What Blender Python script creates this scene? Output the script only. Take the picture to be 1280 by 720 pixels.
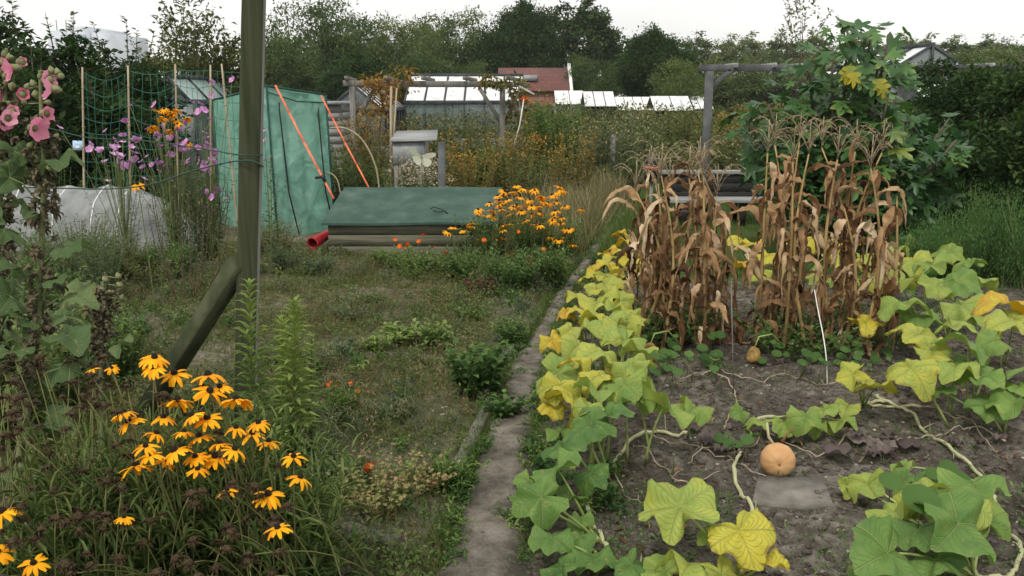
import bpy, math, random
import numpy as np
from mathutils import Vector, Matrix
for o in list(bpy.data.objects): bpy.data.objects.remove(o)
SC = bpy.context.scene; COL = SC.collection
R = math.radians; PI = math.pi
# ------------------------------------------------------------------ camera
F = 1108.0; CH = 1.65; TH = R(12.2)
cam = bpy.data.cameras.new('camera'); cam.sensor_width = 36; cam.lens = 36 * F / 1280
cam.clip_end = 1500; cam.clip_start = .05
co = bpy.data.objects.new('camera', cam); COL.objects.link(co)
co.location = (0, 0, CH); co.rotation_euler = (PI / 2 - TH, 0, 0); SC.camera = co
# ------------------------------------------------------------------ overcast sky
w = bpy.data.worlds.new('World'); SC.world = w; w.use_nodes = True
nt = w.node_tree; nt.nodes.clear()
sky = nt.nodes.new('ShaderNodeTexSky'); sky.sky_type = 'NISHITA'; sky.sun_disc = False
sky.sun_elevation = R(52); sky.sun_rotation = R(200); sky.dust_density = 3
hs = nt.nodes.new('ShaderNodeHueSaturation'); hs.inputs['Saturation'].default_value = .2
tcw = nt.nodes.new('ShaderNodeTexCoord'); nz = nt.nodes.new('ShaderNodeTexNoise'); nz.inputs['Scale'].default_value = 2.2; nz.inputs['Detail'].default_value = 4
mpw = nt.nodes.new('ShaderNodeMapping'); mpw.inputs['Scale'].default_value = (1, 1, 3.5)
rp = nt.nodes.new('ShaderNodeValToRGB'); rp.color_ramp.elements[0].color = (9.2, 9.15, 8.95, 1); rp.color_ramp.elements[1].color = (10.8, 10.7, 10.4, 1)
rp.color_ramp.elements[0].position = .35; rp.color_ramp.elements[1].position = .62
mx = nt.nodes.new('ShaderNodeMixRGB'); mx.inputs[0].default_value = .85
bg = nt.nodes.new('ShaderNodeBackground'); bg.inputs[1].default_value = .085
wo = nt.nodes.new('ShaderNodeOutputWorld')
L = nt.links.new
L(sky.outputs[0], hs.inputs['Color']); L(tcw.outputs['Generated'], mpw.inputs[0]); L(mpw.outputs[0], nz.inputs['Vector']); L(nz.outputs['Fac'], rp.inputs[0])
L(hs.outputs[0], mx.inputs[1]); L(rp.outputs[0], mx.inputs[2]); L(mx.outputs[0], bg.inputs[0]); L(bg.outputs[0], wo.inputs[0])
sd = bpy.data.lights.new('sun', 'SUN'); sd.energy = 1.5; sd.angle = R(11); sd.color = (1, .94, .84)
so = bpy.data.objects.new('sun', sd); COL.objects.link(so); so.rotation_euler = (R(38), 0, R(-20))
SC.view_settings.view_transform = 'Standard'; SC.view_settings.look = 'None'; SC.view_settings.exposure = 0.45; SC.view_settings.gamma = 1
SC.render.engine = 'CYCLES'
cy = SC.cycles; cy.max_bounces = 6; cy.diffuse_bounces = 3; cy.glossy_bounces = 2; cy.transmission_bounces = 4; cy.transparent_max_bounces = 6
cy.use_denoising = True; cy.caustics_reflective = False; cy.caustics_refractive = False; cy.sample_clamp_indirect = 4

# ------------------------------------------------------------------ picture -> place
ct, st_ = math.cos(TH), math.sin(TH)
def ray(px, py):
    x = (px - 640) / F; y = (360 - py) / F
    return Vector((x, ct + y * st_, -st_ + y * ct))
def G(px, py, z=0.0):
    d = ray(px, py); t = (z - CH) / d.z
    return Vector((d.x * t, d.y * t, z))
def P(px, py, Y):
    d = ray(px, py); t = Y / d.y
    return Vector((d.x * t, Y, CH + d.z * t))
def PX(px, Y, z=0.5):           # X of a picture column for a point at depth Y, height z
    depth = Y * ct + (CH - z) * st_
    return (px - 640) / F * depth
def S(wpx, Y, z=0.5): return wpx / F * (Y * ct + (CH - z) * st_)

# ------------------------------------------------------------------ noise
def _h(ix, iy, s):
    n = (ix.astype(np.int64) * 374761393 + iy.astype(np.int64) * 668265263 + s * 974634777) & 0xffffffff
    n = ((n ^ (n >> 13)) * 1274126177) & 0xffffffff
    return ((n ^ (n >> 16)) & 0xffff) / 65535.0
def vnoise(x, y, s=0):
    x = np.asarray(x, float); y = np.asarray(y, float)
    ix = np.floor(x); iy = np.floor(y); fx = x - ix; fy = y - iy
    fx = fx * fx * (3 - 2 * fx); fy = fy * fy * (3 - 2 * fy)
    a = _h(ix, iy, s); b = _h(ix + 1, iy, s); c = _h(ix, iy + 1, s); d = _h(ix + 1, iy + 1, s)
    return a + (b - a) * fx + (c - a) * fy + (a - b - c + d) * fx * fy
def fbm(x, y, o=4, s=0):
    v = 0; a = .5; t = 0
    for k in range(o):
        v = v + a * vnoise(x * 2 ** k, y * 2 ** k, s + k * 17); t += a; a *= .55
    return v / t

# ------------------------------------------------------------------ mesh buffer
class MB:
    def __init__(s): s.v = []; s.li = []; s.lt = []; s.mi = []; s.tn = []; s.uv = []; s.n = 0
    def batch(s, tv, tf, M, T, t=.5, mi=0, uv=None):
        tv = np.asarray(tv, float); k = len(tv); N = len(T)
        if N == 0: return
        V = np.einsum('nij,kj->nki', M, tv) + np.asarray(T)[:, None, :]
        s.v.append(V.reshape(-1, 3))
        uvv = np.zeros((k, 2)) if uv is None else np.asarray(uv, float)
        s.uv.append(np.tile(uvv, (N, 1)))
        base = s.n + np.arange(N)[:, None] * k
        li = np.concatenate([np.asarray(f) for f in tf]); lt = np.array([len(f) for f in tf])
        s.li.append((base + li[None, :]).reshape(-1)); s.lt.append(np.tile(lt, N))
        tt = np.broadcast_to(np.asarray(t, float), (N,)); s.tn.append(np.repeat(tt, len(tf)))
        mm = np.broadcast_to(np.asarray(mi, int), (N,)); s.mi.append(np.repeat(mm, len(tf)))
        s.n += N * k
    def add(s, verts, faces, t=.5, mi=0, uv=None):
        s.batch(verts, faces, np.eye(3)[None], np.zeros((1, 3)), t, mi, uv)
    def box(s, lo, hi, mi=0, t=.5, rot=None, org=None, jit=0):
        x0, y0, z0 = lo; x1, y1, z1 = hi
        v = np.array([(x0,y0,z0),(x1,y0,z0),(x1,y1,z0),(x0,y1,z0),(x0,y0,z1),(x1,y0,z1),(x1,y1,z1),(x0,y1,z1)], float)
        if rot is not None: v = v @ np.array(rot).T
        if org is not None: v = v + np.array(org)
        s.add(v, [(3,2,1,0),(4,5,6,7),(0,1,5,4),(1,2,6,5),(2,3,7,6),(3,0,4,7)], t, mi)
    def bar(s, a, b, w, h, mi=0, t=.5, up=(0, 0, 1)):
        a = Vector(a); b = Vector(b); d = (b - a); l = d.length; d.normalize()
        u = Vector(up)
        if abs(d.dot(u)) > .98: u = Vector((0, 1, 0))
        sd_ = d.cross(u).normalized(); n = sd_.cross(d)
        rot = np.array([[sd_[i], d[i], n[i]] for i in range(3)])
        c = min(w, h) * .08
        # chamfered long edges
        prof = [(-w/2+c,-h/2),(w/2-c,-h/2),(w/2,-h/2+c),(w/2,h/2-c),(w/2-c,h/2),(-w/2+c,h/2),(-w/2,h/2-c),(-w/2,-h/2+c)]
        v = [(p[0], 0, p[1]) for p in prof] + [(p[0], l, p[1]) for p in prof]
        f = [tuple((i, (i+1) % 8, (i+1) % 8 + 8, i + 8)) for i in range(8)] + [tuple(range(7, -1, -1)), tuple(range(8, 16))]
        v = np.array(v) @ rot.T + np.array(a); s.add(v, f, t, mi)
    def tube(s, pts, r, n=5, mi=0, t=.5, cap=True):
        pts = np.asarray([tuple(p) for p in pts], float); m = len(pts)
        r = np.broadcast_to(np.asarray(r, float), (m,))
        d = np.gradient(pts, axis=0); d /= np.linalg.norm(d, axis=1)[:, None] + 1e-9
        ref = np.array((.13, .31, .94)) if abs(d[0][2]) < .9 else np.array((.93, .3, .1))
        a = np.cross(d, ref); a /= np.linalg.norm(a, axis=1)[:, None] + 1e-9; b = np.cross(d, a)
        th = np.arange(n) / n * 2 * PI
        ring = (a[:, None] * np.cos(th)[None, :, None] + b[:, None] * np.sin(th)[None, :, None]) * r[:, None, None] + pts[:, None]
        v = ring.reshape(-1, 3)
        f = [(i*n+j, (i+1)*n+j, (i+1)*n+(j+1) % n, i*n+(j+1) % n) for i in range(m-1) for j in range(n)]
        if cap: f += [tuple(range(n)), tuple(range(m*n-1, (m-1)*n-1, -1))]
        s.add(v, f, t, mi)
    def grid(s, A, t=.5, mi=0, uv=None):     # A (m,n,3)
        m, n = A.shape[:2]
        i = np.arange(m-1)[:, None]; j = np.arange(n-1)[None, :]
        q = np.stack([i*n+j, i*n+j+1, (i+1)*n+j+1, (i+1)*n+j], -1).reshape(-1, 4)
        s.v.append(A.reshape(-1, 3)); s.uv.append(np.zeros((m*n, 2)) if uv is None else uv.reshape(-1, 2))
        s.li.append((q + s.n).reshape(-1)); s.lt.append(np.full(len(q), 4)); s.tn.append(np.full(len(q), float(t))); s.mi.append(np.full(len(q), int(mi)))
        s.n += m*n
    def build(s, name, mats, parent=None, smooth=False, org=None):
        if not isinstance(mats, (list, tuple)): mats = [mats]
        me = bpy.data.meshes.new(name)
        V = np.concatenate(s.v); li = np.concatenate(s.li).astype(np.int32); lt = np.concatenate(s.lt).astype(np.int32)
        if org is None and parent is not None: org = wpos(parent)
        if org is not None: V = V - np.array(org)
        me.vertices.add(len(V)); me.vertices.foreach_set('co', V.reshape(-1).astype(np.float32))
        me.loops.add(len(li)); me.loops.foreach_set('vertex_index', li)
        me.polygons.add(len(lt)); me.polygons.foreach_set('loop_start', (np.cumsum(lt) - lt).astype(np.int32)); me.polygons.foreach_set('loop_total', lt)
        me.polygons.foreach_set('material_index', np.concatenate(s.mi).astype(np.int32))
        if smooth: me.polygons.foreach_set('use_smooth', np.ones(len(lt), bool))
        me.update(calc_edges=True)
        a = me.attributes.new('tint', 'FLOAT', 'FACE'); a.data.foreach_set('value', np.concatenate(s.tn).astype(np.float32))
        u = np.concatenate(s.uv)
        if u.any():
            a = me.attributes.new('luv', 'FLOAT_VECTOR', 'POINT')
            a.data.foreach_set('vector', np.concatenate([u, np.zeros((len(u), 1))], 1).reshape(-1).astype(np.float32))
        me.validate(clean_customdata=False)
        for m in mats: me.materials.append(m)
        o = bpy.data.objects.new(name, me); COL.objects.link(o)
        if parent is not None:
            o.parent = parent
        elif org is not None: o.location = org
        return o
WP = {}
def wpos(o):
    p = Vector((0, 0, 0))
    while o is not None: p += o.location; o = o.parent
    return p
def props(o, label=None, cat=None, group=None, kind=None):
    if label: o['label'] = label
    if cat: o['category'] = cat
    if group: o['group'] = group
    if kind: o['kind'] = kind
    return o
def thing(name, label, cat, loc, group=None):
    o = bpy.data.objects.new(name, None); COL.objects.link(o); o.location = loc; o.empty_display_size = .1
    return props(o, label, cat, group)
def dup(root, loc, label, group=None, rz=0, sc=None):      # thing, parts, sub-parts
    r = root.copy(); COL.objects.link(r); r.location = loc; r.rotation_euler = (0, 0, rz)
    if sc is not None: r.scale = sc
    r['label'] = label
    if group: r['group'] = group
    for ch in list(root.children):
        c = ch.copy(); COL.objects.link(c); c.parent = r
        for g in ch.children:
            d = g.copy(); COL.objects.link(d); d.parent = c
    return r

# ------------------------------------------------------------------ materials
def newmat(name):
    m = bpy.data.materials.new(name); m.use_nodes = True; n = m.node_tree.nodes; n.clear()
    return m, m.node_tree
def ramp(nt, stops):
    r = nt.nodes.new('ShaderNodeValToRGB'); e = r.color_ramp.elements
    while len(e) < len(stops): e.new(.5)
    for i, (p, c) in enumerate(stops): e[i].position = p; e[i].color = (*c, 1)
    return r
def leafmat(name, stops, transl=.3, rough=.62, spec=.14, nscale=6, namp=.35, veins=False, objrand=0):
    m, nt = newmat(name); N = nt.nodes.new; L = nt.links.new
    at = N('ShaderNodeAttribute'); at.attribute_name = 'tint'
    geo = N('ShaderNodeNewGeometry'); no = N('ShaderNodeTexNoise'); no.inputs['Scale'].default_value = nscale; no.inputs['Detail'].default_value = 3
    L(geo.outputs['Position'], no.inputs['Vector'])
    ad = N('ShaderNodeMath'); ad.operation = 'MULTIPLY_ADD'; ad.inputs[1].default_value = namp; L(no.outputs['Fac'], ad.inputs[0])
    sb = N('ShaderNodeMath'); sb.operation = 'ADD'; sb.inputs[1].default_value = -namp / 2; L(at.outputs['Fac'], ad.inputs[2]); L(ad.outputs[0], sb.inputs[0])
    if objrand:
        oi = N('ShaderNodeObjectInfo'); orm = N('ShaderNodeMath'); orm.operation = 'MULTIPLY_ADD'; orm.inputs[1].default_value = objrand; L(oi.outputs['Random'], orm.inputs[0]); L(at.outputs['Fac'], orm.inputs[2]); so_ = N('ShaderNodeMath'); so_.operation = 'SUBTRACT'; so_.inputs[1].default_value = objrand / 2; L(orm.outputs[0], so_.inputs[0]); L(so_.outputs[0], ad.inputs[2])
    r = ramp(nt, stops); L(sb.outputs[0], r.inputs[0]); colr = r.outputs[0]
    bump = None
    if veins:
        uv = N('ShaderNodeAttribute'); uv.attribute_name = 'luv'; sp = N('ShaderNodeSeparateXYZ'); L(uv.outputs['Vector'], sp.inputs[0])
        # x: radius 0..1, y: angle; main veins at every 72 degrees, side veins as chevrons
        c5 = N('ShaderNodeMath'); c5.operation = 'MULTIPLY'; c5.inputs[1].default_value = 2.5; L(sp.outputs[1], c5.inputs[0])
        s5 = N('ShaderNodeMath'); s5.operation = 'SINE'; L(c5.outputs[0], s5.inputs[0])
        ab = N('ShaderNodeMath'); ab.operation = 'ABSOLUTE'; L(s5.outputs[0], ab.inputs[0])
        mr = N('ShaderNodeMath'); mr.operation = 'MULTIPLY'; L(ab.outputs[0], mr.inputs[0]); L(sp.outputs[0], mr.inputs[1])
        v1 = N('ShaderNodeMapRange'); v1.inputs[1].default_value = .015; v1.inputs[2].default_value = .06; v1.inputs[3].default_value = 1; v1.inputs[4].default_value = 0; L(mr.outputs[0], v1.inputs[0])
        ch = N('ShaderNodeMath'); ch.operation = 'MULTIPLY_ADD'; ch.inputs[1].default_value = -.55; L(ab.outputs[0], ch.inputs[0]); L(sp.outputs[0], ch.inputs[2])
        cm = N('ShaderNodeMath'); cm.operation = 'MULTIPLY'; cm.inputs[1].default_value = 34; L(ch.outputs[0], cm.inputs[0])
        cs = N('ShaderNodeMath'); cs.operation = 'SINE'; L(cm.outputs[0], cs.inputs[0])
        v2 = N('ShaderNodeMapRange'); v2.inputs[1].default_value = .8; v2.inputs[2].default_value = 1; v2.inputs[3].default_value = 0; v2.inputs[4].default_value = .5; L(cs.outputs[0], v2.inputs[0])
        mxv = N('ShaderNodeMath'); mxv.operation = 'MAXIMUM'; L(v1.outputs[0], mxv.inputs[0]); L(v2.outputs[0], mxv.inputs[1])
        mc = N('ShaderNodeMixRGB'); mf = N('ShaderNodeMath'); mf.operation = 'MULTIPLY'; mf.inputs[1].default_value = .42; L(mxv.outputs[0], mf.inputs[0]); L(mf.outputs[0], mc.inputs[0])
        L(colr, mc.inputs[1]); mc.inputs[2].default_value = (.42, .5, .2, 1); 
        # ragged brown margin on old leaves
        n2 = N('ShaderNodeTexNoise'); n2.inputs['Scale'].default_value = 24; n2.inputs['Detail'].default_value = 4; L(geo.outputs['Position'], n2.inputs['Vector'])
        e1 = N('ShaderNodeMath'); e1.operation = 'MULTIPLY_ADD'; e1.inputs[1].default_value = .5; L(n2.outputs['Fac'], e1.inputs[0]); L(sp.outputs[0], e1.inputs[2])
        e2 = N('ShaderNodeMath'); e2.operation = 'MULTIPLY_ADD'; e2.inputs[1].default_value = .16; L(at.outputs['Fac'], e2.inputs[0]); L(e1.outputs[0], e2.inputs[2])
        e3 = N('ShaderNodeMapRange'); e3.inputs[1].default_value = 1.29; e3.inputs[2].default_value = 1.4; e3.inputs[3].default_value = 0; e3.inputs[4].default_value = .75; L(e2.outputs[0], e3.inputs[0])
        mb_ = N('ShaderNodeMixRGB'); L(e3.outputs[0], mb_.inputs[0]); L(mc.outputs[0], mb_.inputs[1]); mb_.inputs[2].default_value = (.2, .12, .03, 1)
        n3 = N('ShaderNodeTexNoise'); n3.inputs['Scale'].default_value = 70; n3.inputs['Detail'].default_value = 2; L(geo.outputs['Position'], n3.inputs['Vector']); n4 = N('ShaderNodeMapRange'); n4.inputs[1].default_value = .64; n4.inputs[2].default_value = .7; n4.inputs[3].default_value = 0; n4.inputs[4].default_value = .6; L(n3.outputs['Fac'], n4.inputs[0]); mq = N('ShaderNodeMixRGB'); L(n4.outputs[0], mq.inputs[0]); L(mb_.outputs[0], mq.inputs[1]); mq.inputs[2].default_value = (.34, .26, .1, 1)
        colr = mq.outputs[0]
        bump = N('ShaderNodeBump'); bump.inputs['Strength'].default_value = .8; bump.inputs['Distance'].default_value = .006; bump.invert = True; L(mxv.outputs[0], bump.inputs['Height'])
    p = N('ShaderNodeBsdfPrincipled'); p.inputs['Roughness'].default_value = rough; p.inputs['Specular IOR Level'].default_value = spec
    L(colr, p.inputs['Base Color'])
    if bump: L(bump.outputs[0], p.inputs['Normal'])
    tr = N('ShaderNodeBsdfTranslucent'); hs = N('ShaderNodeHueSaturation'); hs.inputs['Value'].default_value = 1.3; hs.inputs['Saturation'].default_value = 1.1; hs.inputs['Hue'].default_value = .485
    L(colr, hs.inputs['Color']); L(hs.outputs[0], tr.inputs[0])
    mix = N('ShaderNodeMixShader'); mix.inputs[0].default_value = transl; L(p.outputs[0], mix.inputs[1]); L(tr.outputs[0], mix.inputs[2])
    o = N('ShaderNodeOutputMaterial'); L(mix.outputs[0], o.inputs[0]); return m
def mat(name, c1, c2=None, scale=8, rough=.7, spec=.3, bump=.2, bscale=None, stretch=(1, 1, 1), c3=None, metal=0, transl=0, obj=True, bdist=.01, detail=6, lo=.35, hi=.65):
    m, nt = newmat(name); N = nt.nodes.new; L = nt.links.new
    tc = N('ShaderNodeTexCoord'); mp = N('ShaderNodeMapping'); mp.inputs['Scale'].default_value = stretch
    L(tc.outputs['Object'], mp.inputs[0])
    no = N('ShaderNodeTexNoise'); no.inputs['Scale'].default_value = scale; no.inputs['Detail'].default_value = detail; L(mp.outputs[0], no.inputs['Vector'])
    st = [(lo, c1), (hi, c2 or c1)]
    if c3: st.append((min(1, hi + .1), c3))
    r = ramp(nt, st); L(no.outputs['Fac'], r.inputs[0])
    p = N('ShaderNodeBsdfPrincipled'); p.inputs['Roughness'].default_value = rough; p.inputs['Specular IOR Level'].default_value = spec; p.inputs['Metallic'].default_value = metal
    L(r.outputs[0], p.inputs['Base Color'])
    if bump:
        n2 = N('ShaderNodeTexNoise'); n2.inputs['Scale'].default_value = bscale or scale * 4; n2.inputs['Detail'].default_value = 6; L(mp.outputs[0], n2.inputs['Vector'])
        b = N('ShaderNodeBump'); b.inputs['Strength'].default_value = bump; b.inputs['Distance'].default_value = bdist; L(n2.outputs['Fac'], b.inputs['Height']); L(b.outputs[0], p.inputs['Normal'])
    out = N('ShaderNodeOutputMaterial')
    if transl:
        tr = N('ShaderNodeBsdfTranslucent'); L(r.outputs[0], tr.inputs[0]); mi = N('ShaderNodeMixShader'); mi.inputs[0].default_value = transl
        L(p.outputs[0], mi.inputs[1]); L(tr.outputs[0], mi.inputs[2]); L(mi.outputs[0], out.inputs[0])
    else: L(p.outputs[0], out.inputs[0])
    return m

M = {}
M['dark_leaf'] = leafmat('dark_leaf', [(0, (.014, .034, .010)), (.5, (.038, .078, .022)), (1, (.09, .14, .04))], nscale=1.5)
M['far_leaf'] = leafmat('far_leaf', [(0, (.034, .066, .022)), (.5, (.08, .125, .04)), (1, (.15, .19, .06))], nscale=.4, objrand=.6)
M['poplar_leaf'] = leafmat('poplar_leaf', [(0, (.06, .10, .035)), (.5, (.13, .18, .065)), (1, (.24, .26, .10))], nscale=.4, objrand=.6)
M['olive_leaf'] = leafmat('olive_leaf', [(0, (.035, .055, .018)), (.5, (.085, .11, .035)), (1, (.2, .19, .06))], nscale=1.5)
M['autumn_leaf'] = leafmat('autumn_leaf', [(0, (.04, .05, .018)), (.4, (.12, .125, .035)), (.75, (.30, .22, .05)), (1, (.34, .17, .05))], nscale=2)
M['fresh_leaf'] = leafmat('fresh_leaf', [(0, (.035, .085, .022)), (.5, (.09, .17, .045)), (1, (.24, .32, .09))], nscale=5)
M['cone_leaf'] = leafmat('cone_leaf', [(0, (.04, .075, .02)), (.5, (.11, .17, .05)), (1, (.22, .27, .09))], nscale=8)
M['grey_leaf'] = leafmat('grey_leaf', [(0, (.05, .08, .04)), (.5, (.11, .15, .08)), (1, (.2, .22, .12))], nscale=5)
M['weed_leaf'] = leafmat('weed_leaf', [(0, (.045, .08, .022)), (.45, (.11, .155, .045)), (.78, (.2, .19, .085)), (1, (.27, .2, .12))], nscale=9)
M['lawn_leaf'] = leafmat('lawn_leaf', [(0, (.045, .1, .02)), (.6, (.1, .17, .04)), (1, (.2, .2, .08))], nscale=3)
M['dry_leaf'] = leafmat('dry_leaf', [(0, (.06, .033, .018)), (.4, (.19, .105, .048)), (.68, (.38, .24, .12)), (1, (.68, .55, .38))], nscale=14, transl=.18, rough=.6, namp=.5)
M['straw'] = leafmat('straw', [(0, (.10, .12, .045)), (.5, (.24, .21, .10)), (1, (.42, .36, .22))], nscale=5, transl=.2)
M['squash_leaf'] = leafmat('squash_leaf', [(0, (.07, .165, .04)), (.28, (.18, .30, .07)), (.52, (.36, .43, .09)), (.85, (.6, .52, .055)), (1, (.6, .38, .045))], nscale=11, namp=.5, transl=.28, rough=.55, spec=.25, veins=True)
M['fig_leaf'] = leafmat('fig_leaf', [(0, (.02, .065, .022)), (.5, (.045, .12, .03)), (.8, (.1, .2, .05)), (1, (.6, .45, .03))], nscale=4, transl=.25, rough=.4, spec=.4)
M['fern'] = leafmat('fern', [(0, (.05, .12, .04)), (.5, (.10, .21, .06)), (1, (.18, .3, .1))], nscale=3)
M['petal_gold'] = leafmat('petal_gold', [(0, (.75, .27, .004)), (.5, (.9, .4, .008)), (1, (.95, .52, .015))], nscale=30, transl=.2, spec=.15)
M['petal_pink'] = leafmat('petal_pink', [(0, (.5, .06, .14)), (.5, (.74, .22, .33)), (1, (.85, .48, .58))], nscale=30, transl=.35, spec=.1)
M['petal_mauve'] = leafmat('petal_mauve', [(0, (.38, .13, .36)), (.5, (.55, .27, .52)), (1, (.75, .5, .72))], nscale=30, transl=.35, spec=.1)
M['petal_orange'] = leafmat('petal_orange', [(0, (.65, .06, .01)), (.5, (.8, .15, .01)), (1, (.9, .3, .02))], nscale=30, transl=.3, spec=.1)
M['petal_purple'] = leafmat('petal_purple', [(0, (.08, .04, .2)), (1, (.16, .1, .35))])
M['cone'] = mat('cone', (.012, .007, .005), (.035, .018, .01), scale=200, bump=.8, rough=.8)
M['seed_head'] = mat('seed_head', (.03, .02, .01), (.13, .085, .04), scale=120, bump=.9, rough=.9)
M['stem_green'] = mat('stem_green', (.09, .13, .04), (.16, .19, .07), scale=20, bump=.2)
M['stem_pale'] = mat('stem_pale', (.3, .33, .16), (.5, .47, .3), scale=14, bump=.3, lo=.3, hi=.7)
M['stem_brown'] = mat('stem_brown', (.07, .045, .025), (.15, .1, .06), scale=20, bump=.3)
M['bark'] = mat('bark', (.06, .045, .03), (.14, .11, .08), scale=12, bump=.6, stretch=(1, 1, .2))
M['corn_stalk'] = mat('corn_stalk', (.2, .13, .05), (.42, .3, .13), scale=9, bump=.3, stretch=(1, 1, .4))
M['tassel'] = mat('tassel', (.2, .15, .085), (.42, .34, .22), scale=30, bump=.3)
M['weathered_wood'] = mat('weathered_wood', (.13, .125, .11), (.25, .24, .22), scale=9, bump=.5, stretch=(6, 6, .5), rough=.85, c3=(.1, .11, .07))
M['post_wood'] = mat('post_wood', (.03, .04, .017), (.068, .075, .04), scale=5, bump=.7, stretch=(7, 7, .35), rough=.9, c3=(.11, .11, .08), bscale=10, bdist=.006)
M['brace_wood'] = mat('brace_wood', (.035, .046, .02), (.075, .08, .042), scale=7, bump=.7, stretch=(2, 2, 2), rough=.9, bscale=20, bdist=.006)
M['dark_wood'] = mat('dark_wood', (.012, .012, .012), (.03, .028, .025), scale=6, bump=.4, stretch=(.4, 5, 5), rough=.7)
M['grey_wood'] = mat('grey_wood', (.2, .21, .21), (.36, .37, .37), scale=6, bump=.4, stretch=(.4, 5, 5), rough=.75)
M['beam_dark'] = mat('beam_dark', (.06, .065, .07), (.13, .135, .135), scale=6, bump=.4, rough=.8)
M['chest_wood'] = mat('chest_wood', (.08, .085, .055), (.17, .165, .115), scale=5, bump=.5, stretch=(.5, 4, 6), rough=.85, c3=(.16, .14, .1))
M['roof_felt'] = mat('roof_felt', (.035, .075, .058), (.06, .105, .082), scale=5, bump=.6, bscale=200, rough=.85, bdist=.004, c3=(.09, .135, .11), lo=.4, hi=.62)
M['cane'] = mat('cane', (.3, .24, .15), (.45, .38, .26), scale=10, bump=.2, stretch=(1, 1, .3))
M['fleece'] = mat('fleece', (.22, .235, .235), (.36, .375, .37), scale=5, bump=.5, bscale=12, transl=.25, rough=.9, bdist=.02)
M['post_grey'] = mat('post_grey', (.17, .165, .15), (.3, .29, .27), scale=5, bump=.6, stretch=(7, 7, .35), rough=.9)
M['pale_white'] = mat('pale_white', (.55, .57, .58), (.78, .8, .8), scale=4, bump=.1, rough=.45)  # greenhouse roofs use this white for sky reflected in the glass
M['paint_sky_white'] = mat('paint_sky_white', (.7, .71, .7), (.82, .82, .8), scale=3, bump=.1, rough=.5)  # real white paint, and reflected sky on the second greenhouse roof
M['grey_metal'] = mat('grey_metal', (.22, .24, .25), (.35, .37, .38), scale=5, bump=.15, rough=.5)
M['dark_metal'] = mat('dark_metal', (.03, .035, .04), (.06, .065, .07), scale=6, bump=.1, rough=.5)
M['grey_cladding'] = mat('grey_cladding', (.2, .2, .2), (.33, .33, .32), scale=5, bump=.4, stretch=(.3, 3, 5), rough=.85)
M['wire_green'] = mat('wire_green', (.02, .05, .04), (.03, .08, .06), bump=0, rough=.5)
M['net_green'] = mat('net_green', (.02, .13, .09), (.04, .2, .14), bump=0, rough=.6)
M['strap'] = mat('strap', (.75, .14, .07), (.9, .22, .12), scale=30, bump=.2, rough=.6)
M['red_plastic'] = mat('red_plastic', (.3, .015, .02), (.42, .03, .035), scale=6, bump=.1, rough=.35)
M['black'] = mat('black', (.012, .012, .014), (.02, .02, .022), scale=6, bump=.1, rough=.5)
M['stone'] = mat('stone', (.14, .128, .11), (.235, .22, .195), scale=11, bump=.4, rough=.9, bscale=60, c3=(.1, .085, .07))
M['edging'] = mat('edging', (.1, .095, .08), (.2, .19, .17), scale=9, bump=.7, rough=.95, c3=(.12, .14, .07))
M['pumpkin'] = mat('pumpkin', (.50, .27, .115), (.6, .38, .19), scale=9, bump=.25, rough=.5, spec=.3, bscale=50, bdist=.003, c3=(.6, .43, .25))
M['rot'] = mat('rot', (.16, .09, .03), (.4, .26, .08), scale=14, bump=.6)
M['cork'] = mat('cork', (.25, .15, .07), (.35, .22, .1), scale=40, bump=.4)
M['butterfly'] = mat('butterfly', (.8, .86, .7), (.9, .92, .8), scale=40, bump=0, transl=.35, rough=.8)
M['concrete_far'] = mat('concrete_far', (.5, .54, .6), (.6, .63, .68), scale=.3, bump=0, rough=.8)
M['window_far'] = mat('window_far', (.2, .25, .33), (.3, .35, .43), scale=.5, bump=0, rough=.2)
M['sign_blue'] = mat('sign_blue', (.35, .55, .75), (.6, .72, .85), scale=30, bump=0)
M['dry_flower'] = leafmat('dry_flower', [(0, (.12, .09, .06)), (.5, (.3, .26, .18)), (1, (.5, .46, .36))])
M['bud'] = mat('bud', (.13, .15, .06), (.25, .26, .13), scale=40, bump=.5)

def glassmat(name, tint, a):
    m, nt = newmat(name); N = nt.nodes.new; L = nt.links.new
    g = N('ShaderNodeBsdfGlossy'); g.inputs['Roughness'].default_value = .08; g.inputs['Color'].default_value = (.8, .85, .88, 1)
    t = N('ShaderNodeBsdfTransparent'); t.inputs[0].default_value = (*tint, 1)
    d = N('ShaderNodeBsdfDiffuse'); d.inputs[0].default_value = (.4, .45, .45, 1)
    no = N('ShaderNodeTexNoise'); no.inputs['Scale'].default_value = 3
    m1 = N('ShaderNodeMixShader'); m1.inputs[0].default_value = .3; L(d.outputs[0], m1.inputs[1]); L(g.outputs[0], m1.inputs[2])
    m2 = N('ShaderNodeMixShader'); m2.inputs[0].default_value = a; L(t.outputs[0], m2.inputs[1]); L(m1.outputs[0], m2.inputs[2])
    o = N('ShaderNodeOutputMaterial'); L(m2.outputs[0], o.inputs[0]); return m
M['glass'] = glassmat('greenhouse_glass', (.7, .8, .78), .4)

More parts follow.
